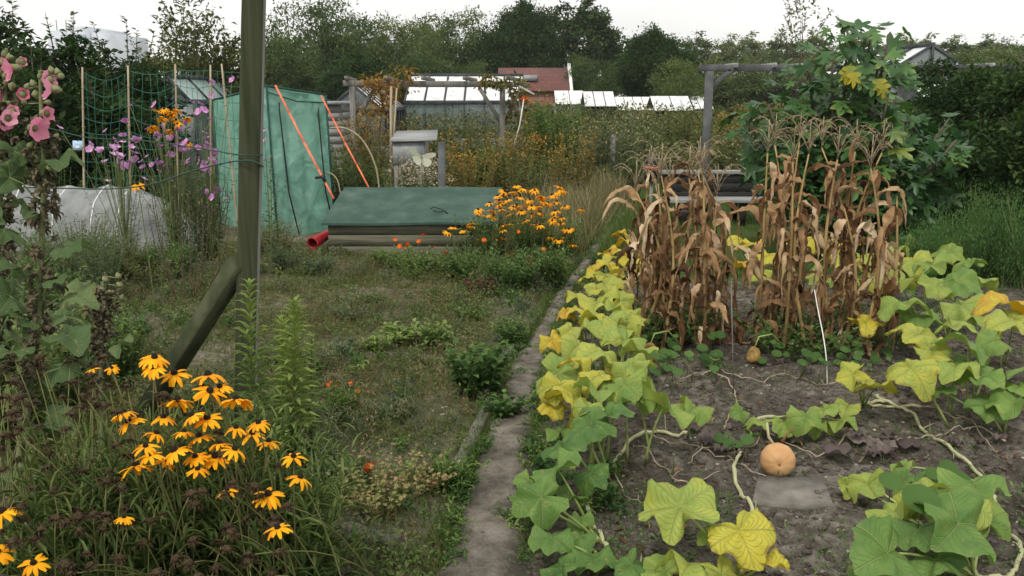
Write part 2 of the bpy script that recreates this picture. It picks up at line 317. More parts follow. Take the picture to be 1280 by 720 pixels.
def tilemat():
    m, nt = newmat('roof_tile'); N = nt.nodes.new; L = nt.links.new
    tc = N('ShaderNodeTexCoord'); sp = N('ShaderNodeSeparateXYZ'); cb = N('ShaderNodeCombineXYZ'); L(tc.outputs['Object'], sp.inputs[0]); L(sp.outputs[0], cb.inputs[0]); L(sp.outputs[2], cb.inputs[1])
    b = N('ShaderNodeTexBrick'); b.inputs['Scale'].default_value = 1; b.inputs['Brick Width'].default_value = .3; b.inputs['Row Height'].default_value = .17; b.inputs['Mortar Size'].default_value = .018
    b.inputs['Color1'].default_value = (.17, .058, .042, 1); b.inputs['Color2'].default_value = (.12, .045, .038, 1); b.inputs['Mortar'].default_value = (.1, .05, .045, 1)
    L(cb.outputs[0], b.inputs['Vector'])
    p = N('ShaderNodeBsdfPrincipled'); p.inputs['Roughness'].default_value = .8; L(b.outputs[0], p.inputs['Base Color'])
    bu = N('ShaderNodeBump'); bu.inputs['Distance'].default_value = .03; bu.invert = True; L(b.outputs['Fac'], bu.inputs['Height']); L(bu.outputs[0], p.inputs['Normal'])
    o = N('ShaderNodeOutputMaterial'); L(p.outputs[0], o.inputs[0]); return m
M['roof_tile'] = tilemat()

def tarpmat():
    m, nt = newmat('green_sheeting'); N = nt.nodes.new; L = nt.links.new
    tc = N('ShaderNodeTexCoord'); no = N('ShaderNodeTexNoise'); no.inputs['Scale'].default_value = 3.5; no.inputs['Detail'].default_value = 5; no.inputs['Distortion'].default_value = 1.2; L(tc.outputs['Object'], no.inputs['Vector'])
    r = ramp(nt, [(.35, (.2, .44, .34)), (.6, (.3, .56, .46)), (.75, (.5, .74, .65))]); L(no.outputs['Fac'], r.inputs[0])
    ck = N('ShaderNodeTexVoronoi'); ck.inputs['Scale'].default_value = 6; L(tc.outputs['Object'], ck.inputs['Vector'])
    b = N('ShaderNodeBump'); b.inputs['Strength'].default_value = .9; b.inputs['Distance'].default_value = .03; L(no.outputs['Fac'], b.inputs['Height'])
    p = N('ShaderNodeBsdfPrincipled'); p.inputs['Roughness'].default_value = .35; p.inputs['Specular IOR Level'].default_value = .5; L(r.outputs[0], p.inputs['Base Color']); L(b.outputs[0], p.inputs['Normal'])
    t = N('ShaderNodeBsdfTranslucent'); L(r.outputs[0], t.inputs[0]); mi = N('ShaderNodeMixShader'); mi.inputs[0].default_value = .3; L(p.outputs[0], mi.inputs[1]); L(t.outputs[0], mi.inputs[2])
    o = N('ShaderNodeOutputMaterial'); L(mi.outputs[0], o.inputs[0]); return m
M['tarp'] = tarpmat()

def groundmat():
    m, nt = newmat('earth'); N = nt.nodes.new; L = nt.links.new
    geo = N('ShaderNodeNewGeometry')
    def noise(sc, det=6, rg=.6):
        n = N('ShaderNodeTexNoise'); n.inputs['Scale'].default_value = sc; n.inputs['Detail'].default_value = det; n.inputs['Roughness'].default_value = rg; L(geo.outputs['Position'], n.inputs['Vector']); return n
    a, b, c = noise(1.1), noise(14), noise(90, 8, .7)
    mxn = N('ShaderNodeMath'); mxn.operation = 'MULTIPLY_ADD'; mxn.inputs[1].default_value = .5; L(b.outputs['Fac'], mxn.inputs[0])
    hf = N('ShaderNodeMath'); hf.operation = 'MULTIPLY'; hf.inputs[1].default_value = .5; L(a.outputs['Fac'], hf.inputs[0]); L(hf.outputs[0], mxn.inputs[2])
    soil = ramp(nt, [(.37, (.042, .035, .028)), (.5, (.10, .087, .071)), (.62, (.23, .208, .175))]); L(mxn.outputs[0], soil.inputs[0])
    weed = ramp(nt, [(.36, (.05, .055, .025)), (.5, (.11, .105, .06)), (.62, (.23, .21, .165))]); L(mxn.outputs[0], weed.inputs[0])
    lawn = ramp(nt, [(.35, (.04, .08, .02)), (.65, (.09, .12, .04))]); L(mxn.outputs[0], lawn.inputs[0])
    def at(nm): x = N('ShaderNodeAttribute'); x.attribute_name = nm; return x.outputs['Fac']
    m1 = N('ShaderNodeMixRGB'); L(at('weedy'), m1.inputs[0]); L(soil.outputs[0], m1.inputs[1]); L(weed.outputs[0], m1.inputs[2])
    m2 = N('ShaderNodeMixRGB'); L(at('lawn'), m2.inputs[0]); L(m1.outputs[0], m2.inputs[1]); L(lawn.outputs[0], m2.inputs[2])
    m3 = N('ShaderNodeMixRGB'); m3.blend_type = 'OVERLAY'; m3.inputs[0].default_value = .85; L(m2.outputs[0], m3.inputs[1]); L(c.outputs['Fac'], m3.inputs[2])
    bu = N('ShaderNodeBump'); bu.inputs['Strength'].default_value = .8; bu.inputs['Distance'].default_value = .012; L(c.outputs['Fac'], bu.inputs['Height'])
    bu2 = N('ShaderNodeBump'); bu2.inputs['Strength'].default_value = .7; bu2.inputs['Distance'].default_value = .04; L(b.outputs['Fac'], bu2.inputs['Height']); L(bu.outputs[0], bu2.inputs['Normal'])
    p = N('ShaderNodeBsdfPrincipled'); p.inputs['Roughness'].default_value = .95; p.inputs['Specular IOR Level'].default_value = .15
    L(m3.outputs[0], p.inputs['Base Color']); L(bu2.outputs[0], p.inputs['Normal'])
    o = N('ShaderNodeOutputMaterial'); L(p.outputs[0], o.inputs[0]); return m
M['earth'] = groundmat()
def pathmat():
    m, nt = newmat('path_earth'); N = nt.nodes.new; L = nt.links.new
    geo = N('ShaderNodeNewGeometry')
    def noise(sc, det=6, rg=.6):
        n = N('ShaderNodeTexNoise'); n.inputs['Scale'].default_value = sc; n.inputs['Detail'].default_value = det; n.inputs['Roughness'].default_value = rg; L(geo.outputs['Position'], n.inputs['Vector']); return n
    a, b = noise(5, 8, .78), noise(70, 7, .8)
    r = ramp(nt, [(.37, (.06, .052, .038)), (.47, (.13, .112, .088)), (.62, (.235, .21, .175))]); ea = N('ShaderNodeAttribute'); ea.attribute_name = 'edge'; es = N('ShaderNodeMath'); es.operation = 'MULTIPLY_ADD'; es.inputs[1].default_value = -.24; L(ea.outputs['Fac'], es.inputs[0]); L(a.outputs['Fac'], es.inputs[2]); L(es.outputs[0], r.inputs[0])
    m3 = N('ShaderNodeMixRGB'); m3.blend_type = 'OVERLAY'; m3.inputs[0].default_value = .9; L(r.outputs[0], m3.inputs[1]); L(b.outputs['Fac'], m3.inputs[2])
    bu = N('ShaderNodeBump'); bu.inputs['Strength'].default_value = .9; bu.inputs['Distance'].default_value = .01; L(b.outputs['Fac'], bu.inputs['Height'])
    p = N('ShaderNodeBsdfPrincipled'); p.inputs['Roughness'].default_value = .9; L(m3.outputs[0], p.inputs['Base Color']); L(bu.outputs[0], p.inputs['Normal'])
    o = N('ShaderNodeOutputMaterial'); L(p.outputs[0], o.inputs[0]); return m
M['path'] = pathmat()

# ------------------------------------------------------------------ orientation helpers and leaf templates
def frames(d, up):
    d = np.asarray(d, float); d = d / (np.linalg.norm(d, axis=1)[:, None] + 1e-9)
    up = np.broadcast_to(np.asarray(up, float), d.shape)
    s = np.cross(d, up); ln = np.linalg.norm(s, axis=1)[:, None]
    s = np.where(ln < 1e-3, np.array((1., 0, 0)), s / (ln + 1e-9)); n = np.cross(s, d)
    return np.stack([s, d, n], axis=2)
def scaled(fr, sx, sy=None, sz=None):
    sy = sx if sy is None else sy; sz = sy if sz is None else sz
    sc = np.stack([np.broadcast_to(sx, len(fr)), np.broadcast_to(sy, len(fr)), np.broadcast_to(sz, len(fr))], 1)
    return fr * sc[:, None, :]
RH_V = [(0, 0, 0), (.5, .45, .10), (0, 1, -.08), (-.5, .45, .10)]; RH_F = [(0, 1, 2), (0, 2, 3)]
LF_V = [(0, 0, 0), (.42, .3, .1), (.34, .68, .04), (0, 1, -.22), (-.34, .68, .04), (-.42, .3, .1), (0, .5, -.02)]
LF_F = [(0, 1, 6), (1, 2, 6), (2, 3, 6), (3, 4, 6), (4, 5, 6), (5, 0, 6)]
LA_V = [(0, 0, 0), (.5, .35, .06), (0, .4, -.03), (-.5, .35, .06), (.36, .7, 0), (0, .72, -.09), (-.36, .7, 0), (0, 1, -.28)]
LA_F = [(0, 1, 2), (0, 2, 3), (1, 4, 5, 2), (2, 5, 6, 3), (4, 7, 5), (5, 7, 6)]
BL_V = [(-.5, 0, 0), (.5, 0, 0), (.4, .5, .05), (-.4, .5, .05), (0, 1, -.22)]; BL_F = [(0, 1, 2, 3), (3, 2, 4)]
CX_V = [(0, 0, 0)] + [(math.sin(a) * r * .55, .5 - math.cos(a) * r * .5, .03 * math.sin(a * 3)) for a, r in [(k * 2 * PI / 8, 1 if k % 2 == 0 else .86) for k in range(8)]]
CX_F = [(0, k + 1, (k + 1) % 8 + 1) for k in range(8)]
TPL = {'rh': (RH_V, RH_F), 'lf': (LF_V, LF_F), 'la': (LA_V, LA_F), 'bl': (BL_V, BL_F)}
def unit(v): return v / (np.linalg.norm(v, axis=-1, keepdims=True) + 1e-9)

def ground_h(x, y):
    x = np.asarray(x, float); y = np.asarray(y, float)
    near = np.clip((14 - y) / 6, 0, 1)
    pc = path_x(y); d = np.abs(x - pc)
    bed = np.clip((d - .15) / .2, 0, 1)
    right = (x > pc)
    cl = (fbm(x * 4, y * 4, 4, 3) - .5) * .075 + (fbm(x * 13, y * 13, 3, 5) - .5) * .07
    cl2 = (fbm(x * 3, y * 3, 4, 9) - .5) * .05 + (fbm(x * 18, y * 18, 2, 15) - .5) * .018
    h = np.where(right, cl, cl2 + .015) * bed * near
    return h - .02 * (1 - bed) * near
PTHP = [(603, 720, 62), (612, 660, 54), (622, 600, 46), (634, 550, 40), (647, 500, 34), (662, 450, 32), (682, 410, 30), (703, 370, 26), (728, 335, 22), (752, 300, 18), (778, 270, 14), (800, 250, 10)]
_pg = [G(a, b) for a, b, c in PTHP]
_py = np.array([-3.] + [p.y for p in _pg] + [40.]); _px = np.array([_pg[0].x - .2] + [p.x for p in _pg] + [5.])
_pw = np.array([.2] + [S(c, p.y, 0) * (.82 if b > 570 else .74 if b > 420 else .38) for (a, b, c), p in zip(PTHP, _pg)] + [.2])
def path_x(y): return np.interp(y, _py, _px)
def gz(x, y): return float(ground_h(np.array([x]), np.array([y]))[0])
# ================================================================== GROUND, PATH
def axis(lo, hi, flo, fhi, fine, grow=1.16):
    a = list(np.arange(flo, fhi, fine)); s = fine; x = a[-1]
    while x < hi: s *= grow; x += s; a.append(min(x, hi))
    s = fine; x = flo; b = []
    while x > lo: s *= grow; x -= s; b.append(max(x, lo))
    return np.array(b[::-1] + a)
gx = axis(-260, 260, -3.3, 4.6, .028); gy = axis(-30, 420, 2.2, 9.0, .032)
GX, GY = np.meshgrid(gx, gy, indexing='ij')
b = MB(); b.grid(np.stack([GX, GY, ground_h(GX, GY)], -1)[:, ::-1])
ground = b.build('ground', M['earth'], smooth=True); props(ground, kind='structure')
FX, FY = GX[:, ::-1].reshape(-1), GY[:, ::-1].reshape(-1)
pc = path_x(FY)
edge = (fbm(FX * 2, FY * 2, 3, 40) - .5) * .5
weedy = np.clip((pc - FX + edge * .6) / .25, 0, 1); weedy = np.maximum(weedy, np.clip((FY + edge - 9.5) / 1.5, 0, 1))
lawn = np.clip((FX - pc - .3 + edge) / .4, 0, 1) * np.clip((FY + edge - 7.6) / .6, 0, 1)
lawn = np.maximum(lawn, np.clip((FY - 16) / 4, 0, 1))
for nm, arr in (('weedy', weedy), ('lawn', lawn)):
    a = ground.data.attributes.new(nm, 'FLOAT', 'POINT'); a.data.foreach_set('value', arr.astype(np.float32))

ys = np.concatenate([np.arange(1.2, 9, .035), np.arange(9, 18, .12)]); us = np.linspace(-1, 1, 19)
hw = np.interp(ys, _py, _pw)[:, None] * (1 + .35 * (vnoise(ys * 2.2, ys * 0, 8)[:, None] - .5))
YY = np.repeat(ys[:, None], len(us), 1); XX = path_x(YY) + us[None] * hw * (1.2 + .9 * (fbm(YY * 4, us[None] * 2 + 0 * YY, 4, 77) - .5))
ZZ = .012 - .045 * np.clip((np.abs(us[None]) - .5) / .5, 0, 1) ** 1.3 + (fbm(XX * 12, YY * 12, 3, 31) - .5) * .014
b = MB(); b.grid(np.stack([XX, YY, ZZ], -1)); o = b.build('path', M['path'], smooth=True); props(o, kind='structure'); ea = o.data.attributes.new('edge', 'FLOAT', 'POINT'); ea.data.foreach_set('value', (np.clip(np.abs(us[None]) - .35, 0, 1) / .65 + 0 * XX).reshape(-1).astype(np.float32))

# ================================================================== FAR BUILDINGS
rng = np.random.default_rng(7)
# apartment block far behind the dark trees
t = thing('apartment_building', 'pale blue-white flat-roofed apartment block far behind the dark trees at upper left', 'building', P(90, 60, 150) * 1); t.location.z = 0
bl = MB(); x0, x1 = P(86, 60, 150).x, P(113, 60, 150).x
bl.box((x0, 150, 0), (x1, 165, P(0, 33, 150).z)); bl.build('wall', M['concrete_far'], t)
bl = MB(); bl.box((P(60, 60, 150).x, 150.4, 0), (x0 - .01, 165, P(0, 38, 150).z)); bl.box((x1 + .01, 150.4, 0), (P(140, 60, 150).x, 165, P(0, 41, 150).z)); bl.build('wing', M['concrete_far'], t)
for k in range(4):
    for j in range(2):
        wx = x0 + .5 + k * (x1 - x0 - .8) / 4; wz = 8.1 + j * 2.3
        bl = MB(); bl.box((wx, 149.9, wz), (wx + .5, 150.02, wz + 1.1)); bl.build('window', M['window_far'], t)
for px in (70, 82): 
    bl = MB(); q = P(px, 25, 151); bl.tube([(q.x, 151, 11), (q.x, 151, q.z)], .09, 5); bl.build('antenna', M['grey_metal'], t)

# brick outbuilding with red tiled roof
Y0 = 42
t = thing('brick_house', 'low house with a red tiled roof and white bargeboard below the tall trees', 'house', (PX(668, Y0, 2), Y0, 0))
xl, xr = P(622, 95, Y0).x, P(712, 95, Y0).x; zr = P(0, 83, Y0).z; ze = P(0, 112, Y0).z
bl = MB(); bl.box((xl + .1, Y0 + .2, 0), (xr - .1, Y0 + 4, ze - .02)); bl.build('wall', mat('brick', (.2, .09, .06), (.3, .14, .1), scale=8), t)
bl = MB(); bl.add([(xl, Y0, ze), (xr, Y0, ze), (xr, Y0 + 2.1, zr), (xl, Y0 + 2.1, zr), (xl, Y0 + 4.2, ze), (xr, Y0 + 4.2, ze), (xl, Y0, ze - .08), (xr, Y0, ze - .08)], [(0, 1, 2, 3), (3, 2, 5, 4), (6, 7, 1, 0), (0, 3, 4), (1, 5, 2)]); bl.build('roof', M['roof_tile'], t)
bl = MB(); bl.bar((xr + .1, Y0 - .05, ze - .12), (xr + .1, Y0 + 2.1, zr + .12), .14, .22); bl.bar((xr + .1, Y0 + 2.1, zr + .12), (xr + .1, Y0 + 4.2, ze), .14, .22); bl.bar((xr + .1, Y0 - .02, 0), (xr + .1, Y0 - .02, ze - .1), .14, .14); bl.build('bargeboard', M['paint_sky_white'], t)
bl = MB(); q = P(657, 98, Y0); bl.box((q.x - .55, Y0 + .6, q.z - .1), (q.x + .55, Y0 + 1.5, q.z + .16)); bl.build('skylight', M['grey_metal'], t)

def greenhouse(label, xl, xr, Y, depth, zeave, zridge, panes, roofmat, cat='greenhouse', wallmat=None, ridge_x=False, name='greenhouse', solid=0.0):
    """gabled glasshouse; ridge along x unless ridge_x False"""
    t = thing(name, label, cat, ((xl + xr) / 2, Y, 0))
    fr = MB(); gl = MB(); rf = MB(); wl = MB(); r = .045
    yb = Y + depth
    if ridge_x:
        ym = Y + depth / 2
        for (ya, yc) in ((Y, ym), (yb, ym)):
            n = panes
            for k in range(n):
                a = xl + (xr - xl) * k / n + .03; c = xl + (xr - xl) * (k + 1) / n - .03
                rf.add([(a, ya, zeave), (c, ya, zeave), (c, yc, zridge), (a, yc, zridge)], [(0, 1, 2, 3)], t=rng.random())
            for k in range(n + 1):
                x = xl + (xr - xl) * k / n; fr.bar((x, ya, zeave + .01), (x, yc, zridge + .01), .03, .05)
            fr.bar((xl, ya, zeave), (xr, ya, zeave), .09, .11)
        fr.bar((xl, ym, zridge + .03), (xr, ym, zridge + .03), .08, .06)
        for k in range(panes + 1):
            x = xl + (xr - xl) * k / panes
            for yy in (Y, yb): fr.bar((x, yy, 0), (x, yy, zeave - .06), .05, .05)
        fr.bar((xl, Y, zeave * .5), (xr, Y, zeave * .5), .04, .04)
        gl.add([(xl, Y + .03, .5), (xr, Y + .03, .5), (xr, Y + .03, zeave - .06), (xl, Y + .03, zeave - .06)], [(0, 1, 2, 3)])
        gl.add([(xl, yb - .03, .5), (xr, yb - .03, .5), (xr, yb - .03, zeave - .06), (xl, yb - .03, zeave - .06)], [(0, 1, 2, 3)])
        for x in (xl + .02, xr - .02): gl.add([(x, Y, .5), (x, yb, .5), (x, yb, zeave), (x, ym, zridge - .03), (x, Y, zeave)], [(0, 1, 2, 3, 4)])
    else:
        xm = (xl + xr) / 2; n = panes
        for xa in (xl, xr):
            for k in range(n):
                a = Y + depth * k / n + .03; c = Y + depth * (k + 1) / n - .03
                rf.add([(xa, a, zeave), (xa, c, zeave), (xm, c, zridge), (xm, a, zridge)], [(0, 1, 2, 3)])
            for k in range(n + 1):
                y = Y + depth * k / n; fr.bar((xa, y, zeave + .01), (xm, y, zridge + .01), .03, .05)
                fr.bar((xa, y, 0), (xa, y, zeave - .04), .05, .05)
            fr.bar((xa, Y, zeave), (xa, yb, zeave), .09, .1)
        fr.bar((xm, Y, zridge + .03), (xm, yb, zridge + .03), .08, .06)
        fr.bar((xl, Y - .02, zeave), (xr, Y - .02, zeave), .05, .07); fr.bar((xm, Y - .02, zeave), (xm, Y - .02, zridge), .04, .04)
        for s in (.25, .75): x = xl + (xr - xl) * s; fr.bar((x, Y - .02, 0), (x, Y - .02, zeave - .04), .04, .04)
        for y in (Y + .02, yb - .02): gl.add([(xl, y, .5), (xr, y, .5), (xr, y, zeave), (xm, y, zridge - .03), (xl, y, zeave)], [(0, 1, 2, 3, 4)])
        for x in (xl + .03, xr - .03): gl.add([(x, Y, .5), (x, yb, .5), (x, yb, zeave - .05), (x, Y, zeave - .05)], [(0, 1, 2, 3)])
    wl.box((xl - .02, Y - .03, 0), (xr + .02, Y + .06, .5)); wl.box((xl - .02, yb - .06, 0), (xr + .02, yb + .03, .5))
    wl.box((xl - .02, Y + .061, 0), (xl + .06, yb - .061, .5)); wl.box((xr - .06, Y + .061, 0), (xr + .02, yb - .061, .5))
    fr.build('frame', M['dark_metal'], t); gl.build('glazing', M['glass'], t); rf.build('roof', roofmat, t); wl.build('base_wall', wallmat or M['grey_cladding'], t)
    return t
Y0 = 25
greenhouse('long low greenhouse with roof panes coloured as white sky reflection behind the left pergola', P(505, 120, Y0).x, P(655, 120, Y0).x, Y0, 3.6, P(0, 128, Y0).z, P(0, 95, Y0 + 1.8).z, 6, M['pale_white'], ridge_x=True)  # pane white is sky reflection put into the colour
Y0 = 29
greenhouse('second greenhouse roof, coloured as white sky reflection, rising just behind the long low one', P(512, 120, Y0).x, P(628, 120, Y0).x, Y0 + 1, 2.4, P(0, 108, Y0).z, P(0, 94, Y0 + 1.8).z, 4, M['paint_sky_white'], ridge_x=True)  # here too the reflected sky is painted into the pane colour
Y0 = 21
greenhouse('small gabled greenhouse with ribbed glass roof at left end of the glasshouses', P(408, 120, Y0).x, P(478, 120, Y0).x, Y0, 4.5, P(0, 138, Y0).z, P(0, 108, Y0).z, 8, M['pale_white'])
t = thing('garden_shed', 'weathered grey board shed beside the green tent, under the gabled greenhouse', 'shed', (PX(413, 19, 1), 19, 0))
xl, xr = P(396, 150, 19).x, P(424, 150, 19).x; zt = P(0, 131, 19).z
for k in range(9):
    z0 = zt * k / 9; bl = MB(); bl.box((xl, 19 + .004 * (k % 2), z0 + .006), (xr, 20.6, z0 + zt / 9 - .004)); 
    if k == 0: al = bl
    else:
        al.v += bl.v; al.uv += bl.uv; al.li.append(bl.li[0] + al.n); al.lt += bl.lt; al.tn += bl.tn; al.mi += bl.mi; al.n += bl.n
al.build('wall', M['grey_cladding'], t)
bl = MB(); bl.box((xl - .1, 18.9, zt), (xr + .1, 20.7, zt + .07)); bl.build('roof', M['grey_metal'], t)
# row of white huts at far centre
for i, (a, c, top, Y0, lab) in enumerate([(694, 732, 113, 36, 'low whitewashed cold house just below the brick house'), (731, 771, 114, 33, 'wide pale grey flat-roofed cold house in the far centre'),
                                          (772, 818, 121, 37, 'thin white-roofed cold house right of the pale grey one'), (818, 868, 120, 34, 'low white cold house nearest the right pergola post'), (868, 893, 120, 38, 'small white cold house half hidden by the right pergola post')]):
    xl, xr = P(a, 120, Y0).x, P(c, 120, Y0).x; zt = P(0, top, Y0).z
    t = thing('cold_house', lab, 'cold house', ((xl + xr) / 2, Y0, 0))
    bl = MB(); bl.box((xl, Y0 + .1, 0), (xr, Y0 + 2.2, zt - .55)); bl.build('wall', M['dark_wood'] if i % 2 else M['grey_cladding'], t)
    n = 2 + i % 3; bl = MB()
    for k in range(n):
        p0, p1 = xl + (xr - xl) * k / n + .015, xl + (xr - xl) * (k + 1) / n - .015
        bl.add([(p0, Y0, zt - .5), (p1, Y0, zt - .5), (p1, Y0 + 1.2, zt), (p0, Y0 + 1.2, zt), (p0, Y0, zt - .54), (p1, Y0, zt - .54), (p1, Y0 + 2.3, zt - .5), (p0, Y0 + 2.3, zt - .5)], [(0, 1, 2, 3), (4, 5, 1, 0), (3, 2, 6, 7)])
    bl.build('roof', M['paint_sky_white'] if i in (0, 2) else M['pale_white'], t)
# greenhouse behind the fig
Y0 = 17
greenhouse('glass roofed greenhouse with dark ridge beams half hidden behind the fig tree', P(1108, 90, Y0).x, P(1218, 90, Y0).x, Y0, 4, P(0, 92, Y0).z, P(0, 57, Y0).z, 5, M['pale_white'])
greenhouse('low lean greenhouse showing slivers of white panes right of the fig', P(1150, 110, 15.5).x, P(1205, 110, 15.5).x, 15.2, 1.6, P(0, 128, 15.5).z, P(0, 104, 15.5).z, 4, M['pale_white'], ridge_x=True)
# pointed greenhouse, upper left, with grey fence panels
Y0 = 16
greenhouse('small pale green pointed glasshouse behind the bean canes at left', P(184, 120, Y0).x, P(238, 120, Y0).x, Y0, 3, P(0, 128, Y0).z, P(0, 97, Y0).z, 3, mat('pale_green_pane', (.25, .36, .33), (.4, .5, .47), scale=3, bump=.1, rough=.3), name='greenhouse')
Y0 = 14.6
for i, (a, c, top, lab) in enumerate([(183, 213, 123, 'grey framed screen panel left, in front of the pointed glasshouse'), (214, 246, 124, 'grey framed screen panel nearest the green tent')]):
    xl, xr = P(a, 140, Y0).x, P(c, 140, Y0).x; zt = P(0, top, Y0).z
    t = thing('screen_panel', lab, 'screen', ((xl + xr) / 2, Y0, 0), 'grey screen panels by the pointed glasshouse')
    bl = MB(); bl.box((xl + .05, Y0, .2), (xr - .05, Y0 + .02, zt - .05)); bl.build('panel', M['grey_metal'], t)
    bl = MB()
    for x in (xl + .02, xr - .02): bl.bar((x, Y0, 0), (x, Y0, zt), .05, .05)
    bl.bar((xl + .05, Y0, zt - .03), (xr - .05, Y0, zt - .03), .05, .05); bl.build('frame', M['dark_metal'], t)

# ================================================================== LEFT PERGOLA
t = thing('pergola', 'weathered wooden pergola with braced posts above the yellow bushes, left', 'pergola', (P(540, 100, 17).x, 17.3, 0))
Y1, Y2 = 16.5, 18.6; zt = P(0, 104, Y1).z
for (px, Y) in ((441, Y1), (490, Y1 + .8), (628, Y1), (652, Y2)):
    x = P(px, 130, Y).x; bl = MB(); bl.bar((x, Y, 0), (x, Y, zt - .06), .1, .1); bl.build('post', M['weathered_wood'], t)
bm = MB(); bm.bar((P(429, 103, Y1).x, Y1, zt), (P(640, 106, Y1).x, Y1, zt - .02), .07, .1); bm.build('beam', M['weathered_wood'], t)
bm = MB(); bm.bar((P(470, 103, Y2).x, Y2, zt), (P(662, 106, Y2).x, Y2, zt), .07, .1); bm.build('beam', M['weathered_wood'], t)
for px in (432, 483, 528, 580, 634):
    a = P(px, 102, Y1 - .25); c = P(px + 14 + (px - 520) * .02, 102, Y2 + .2)
    bm = MB(); bm.bar((a.x, Y1 - .25, zt + .09), (c.x, Y2 + .3, zt + .09), .045, .07); bm.build('rafter', M['weathered_wood'], t)
for (p1, p2, Y) in ((441, 468, Y1), (628, 600, Y1), (630, 650, Y1 + .1), (652, 636, Y2)):
    a = P(p1, 150, Y); c = P(p2, 108, Y); bm = MB(); bm.bar((a.x, Y + .02, zt - .75), (c.x, Y + .02, zt - .1), .09, .07); bm.build('brace', M['weathered_wood'], t)
# loose white batten hanging from the pergola
bm = MB(); a = P(640, 103, 16.3); c = P(668, 118, 16.3); bm.bar(a, c, .03, .03); o = bm.build('batten', M['paint_sky_white'], org=a); props(o, 'thin white batten sticking out from the right end of the left pergola', 'batten')
bm = MB(); a = P(655, 122, 16); c = P(640, 190, 16); bm.tube([a, (a + c) / 2 + Vector((.03, 0, 0)), c], .011); o = bm.build('garden_pole', M['paint_sky_white'], org=a); props(o, 'slanting pale pole standing among bushes under the left pergola', 'pole')
bm = MB(); a = P(488, 238, 15.6); c = P(489, 108, 15.6); bm.tube([(a.x, 15.6, 0), a, c], .022); bm2 = P(496, 110, 15.6); bm.tube([a, bm2], .015); o = bm.build('garden_pole', M['cane'], org=a); props(o, 'pair of tall thin canes leaning on the left pergola beside the grey tank', 'pole')
# grey tank on legs
t = thing('water_tank', 'pale grey box tank raised on legs, left of the butterfly', 'tank', (PX(515, 13.4, 1), 13.4, 0))
x0, x1 = P(491, 190, 13.4).x, P(530, 190, 13.4).x; z1, z0 = P(0, 178, 13.4).z, P(0, 206, 13.4).z
bl = MB(); bl.box((x0, 13.4, z0), (x1, 14.1, z1)); bl.build('tank', M['grey_metal'], t)
bl = MB(); bl.add([(x0 - .03, 13.35, z1 + .005), (x1 + .2, 13.35, z1 + .02), (x1 + .15, 14.15, z1 + .13), (x0 - .03, 14.15, z1 + .11), (x0 - .03, 13.35, z1 + .035), (x1 + .2, 13.35, z1 + .05), (x1 + .15, 14.15, z1 + .16), (x0 - .03, 14.15, z1 + .14)], [(0, 1, 2, 3), (4, 7, 6, 5), (0, 4, 5, 1), (1, 5, 6, 2), (2, 6, 7, 3), (3, 7, 4, 0)]); bl.build('lid', M['grey_wood'], t)
for x in (x0 + .04, x1 - .04):
    for y in (13.44, 14.06): bl = MB(); bl.bar((x, y, 0), (x, y, z0), .06, .06); bl.build('leg', M['weathered_wood'], t)
# stump post behind the chest
p = P(551, 178, 10.6); bm = MB(); bm.bar((p.x, 10.6, 0), (p.x + .01, 10.6, p.z), .085, .085); o = bm.build('stub_post', M['beam_dark'], org=(p.x, 10.6, 0)); props(o, 'short dark square post behind the green-lidded chest', 'post')
p = P(766, 168, 15.5); bm = MB(); bm.bar((p.x, 15.5, 0), (p.x, 15.5, p.z), .09, .1); o = bm.build('stub_post', M['weathered_wood'], org=(p.x, 15.5, 0)); props(o, 'short weathered post in tall grass far left of the maize', 'post')

# ================================================================== RIGHT PERGOLA
Y1 = 11.5; zt = P(0, 85, Y1).z
t = thing('pergola', 'dark grey painted pergola with one long beam running behind the fig, right', 'pergola', (P(887, 90, Y1).x, Y1, 0))
x = P(887, 90, Y1).x; bl = MB(); bl.bar((x, Y1, 0), (x, Y1, zt - .04), .095, .095); bl.build('post', M['beam_dark'], t)
x4 = P(1290, 90, Y1).x + .5; xm = P(1130, 90, Y1).x
for xx in (xm, x4): bl = MB(); bl.bar((xx, Y1, 0), (xx, Y1, zt - .04), .095, .095); bl.build('post', M['beam_dark'], t)
bl = MB(); bl.bar((P(874, 85, Y1).x, Y1, zt), (x4 + .3, Y1, zt), .06, .085); bl.build('beam', M['beam_dark'], t)
bl = MB(); bl.bar((x + .03, Y1, zt - .25), (x + .26, Y1, zt - .03), .06, .06); bl.build('brace', M['beam_dark'], t)
for px in (918, 966, 1003, 1140, 1190, 1236):
    q = P(px, 80, Y1); bl = MB(); bl.bar((q.x, Y1 - .12, zt + .03), (q.x + .1, Y1 + 2.2, zt + .05), .04, .06); bl.build('rafter', M['grey_wood'], t)
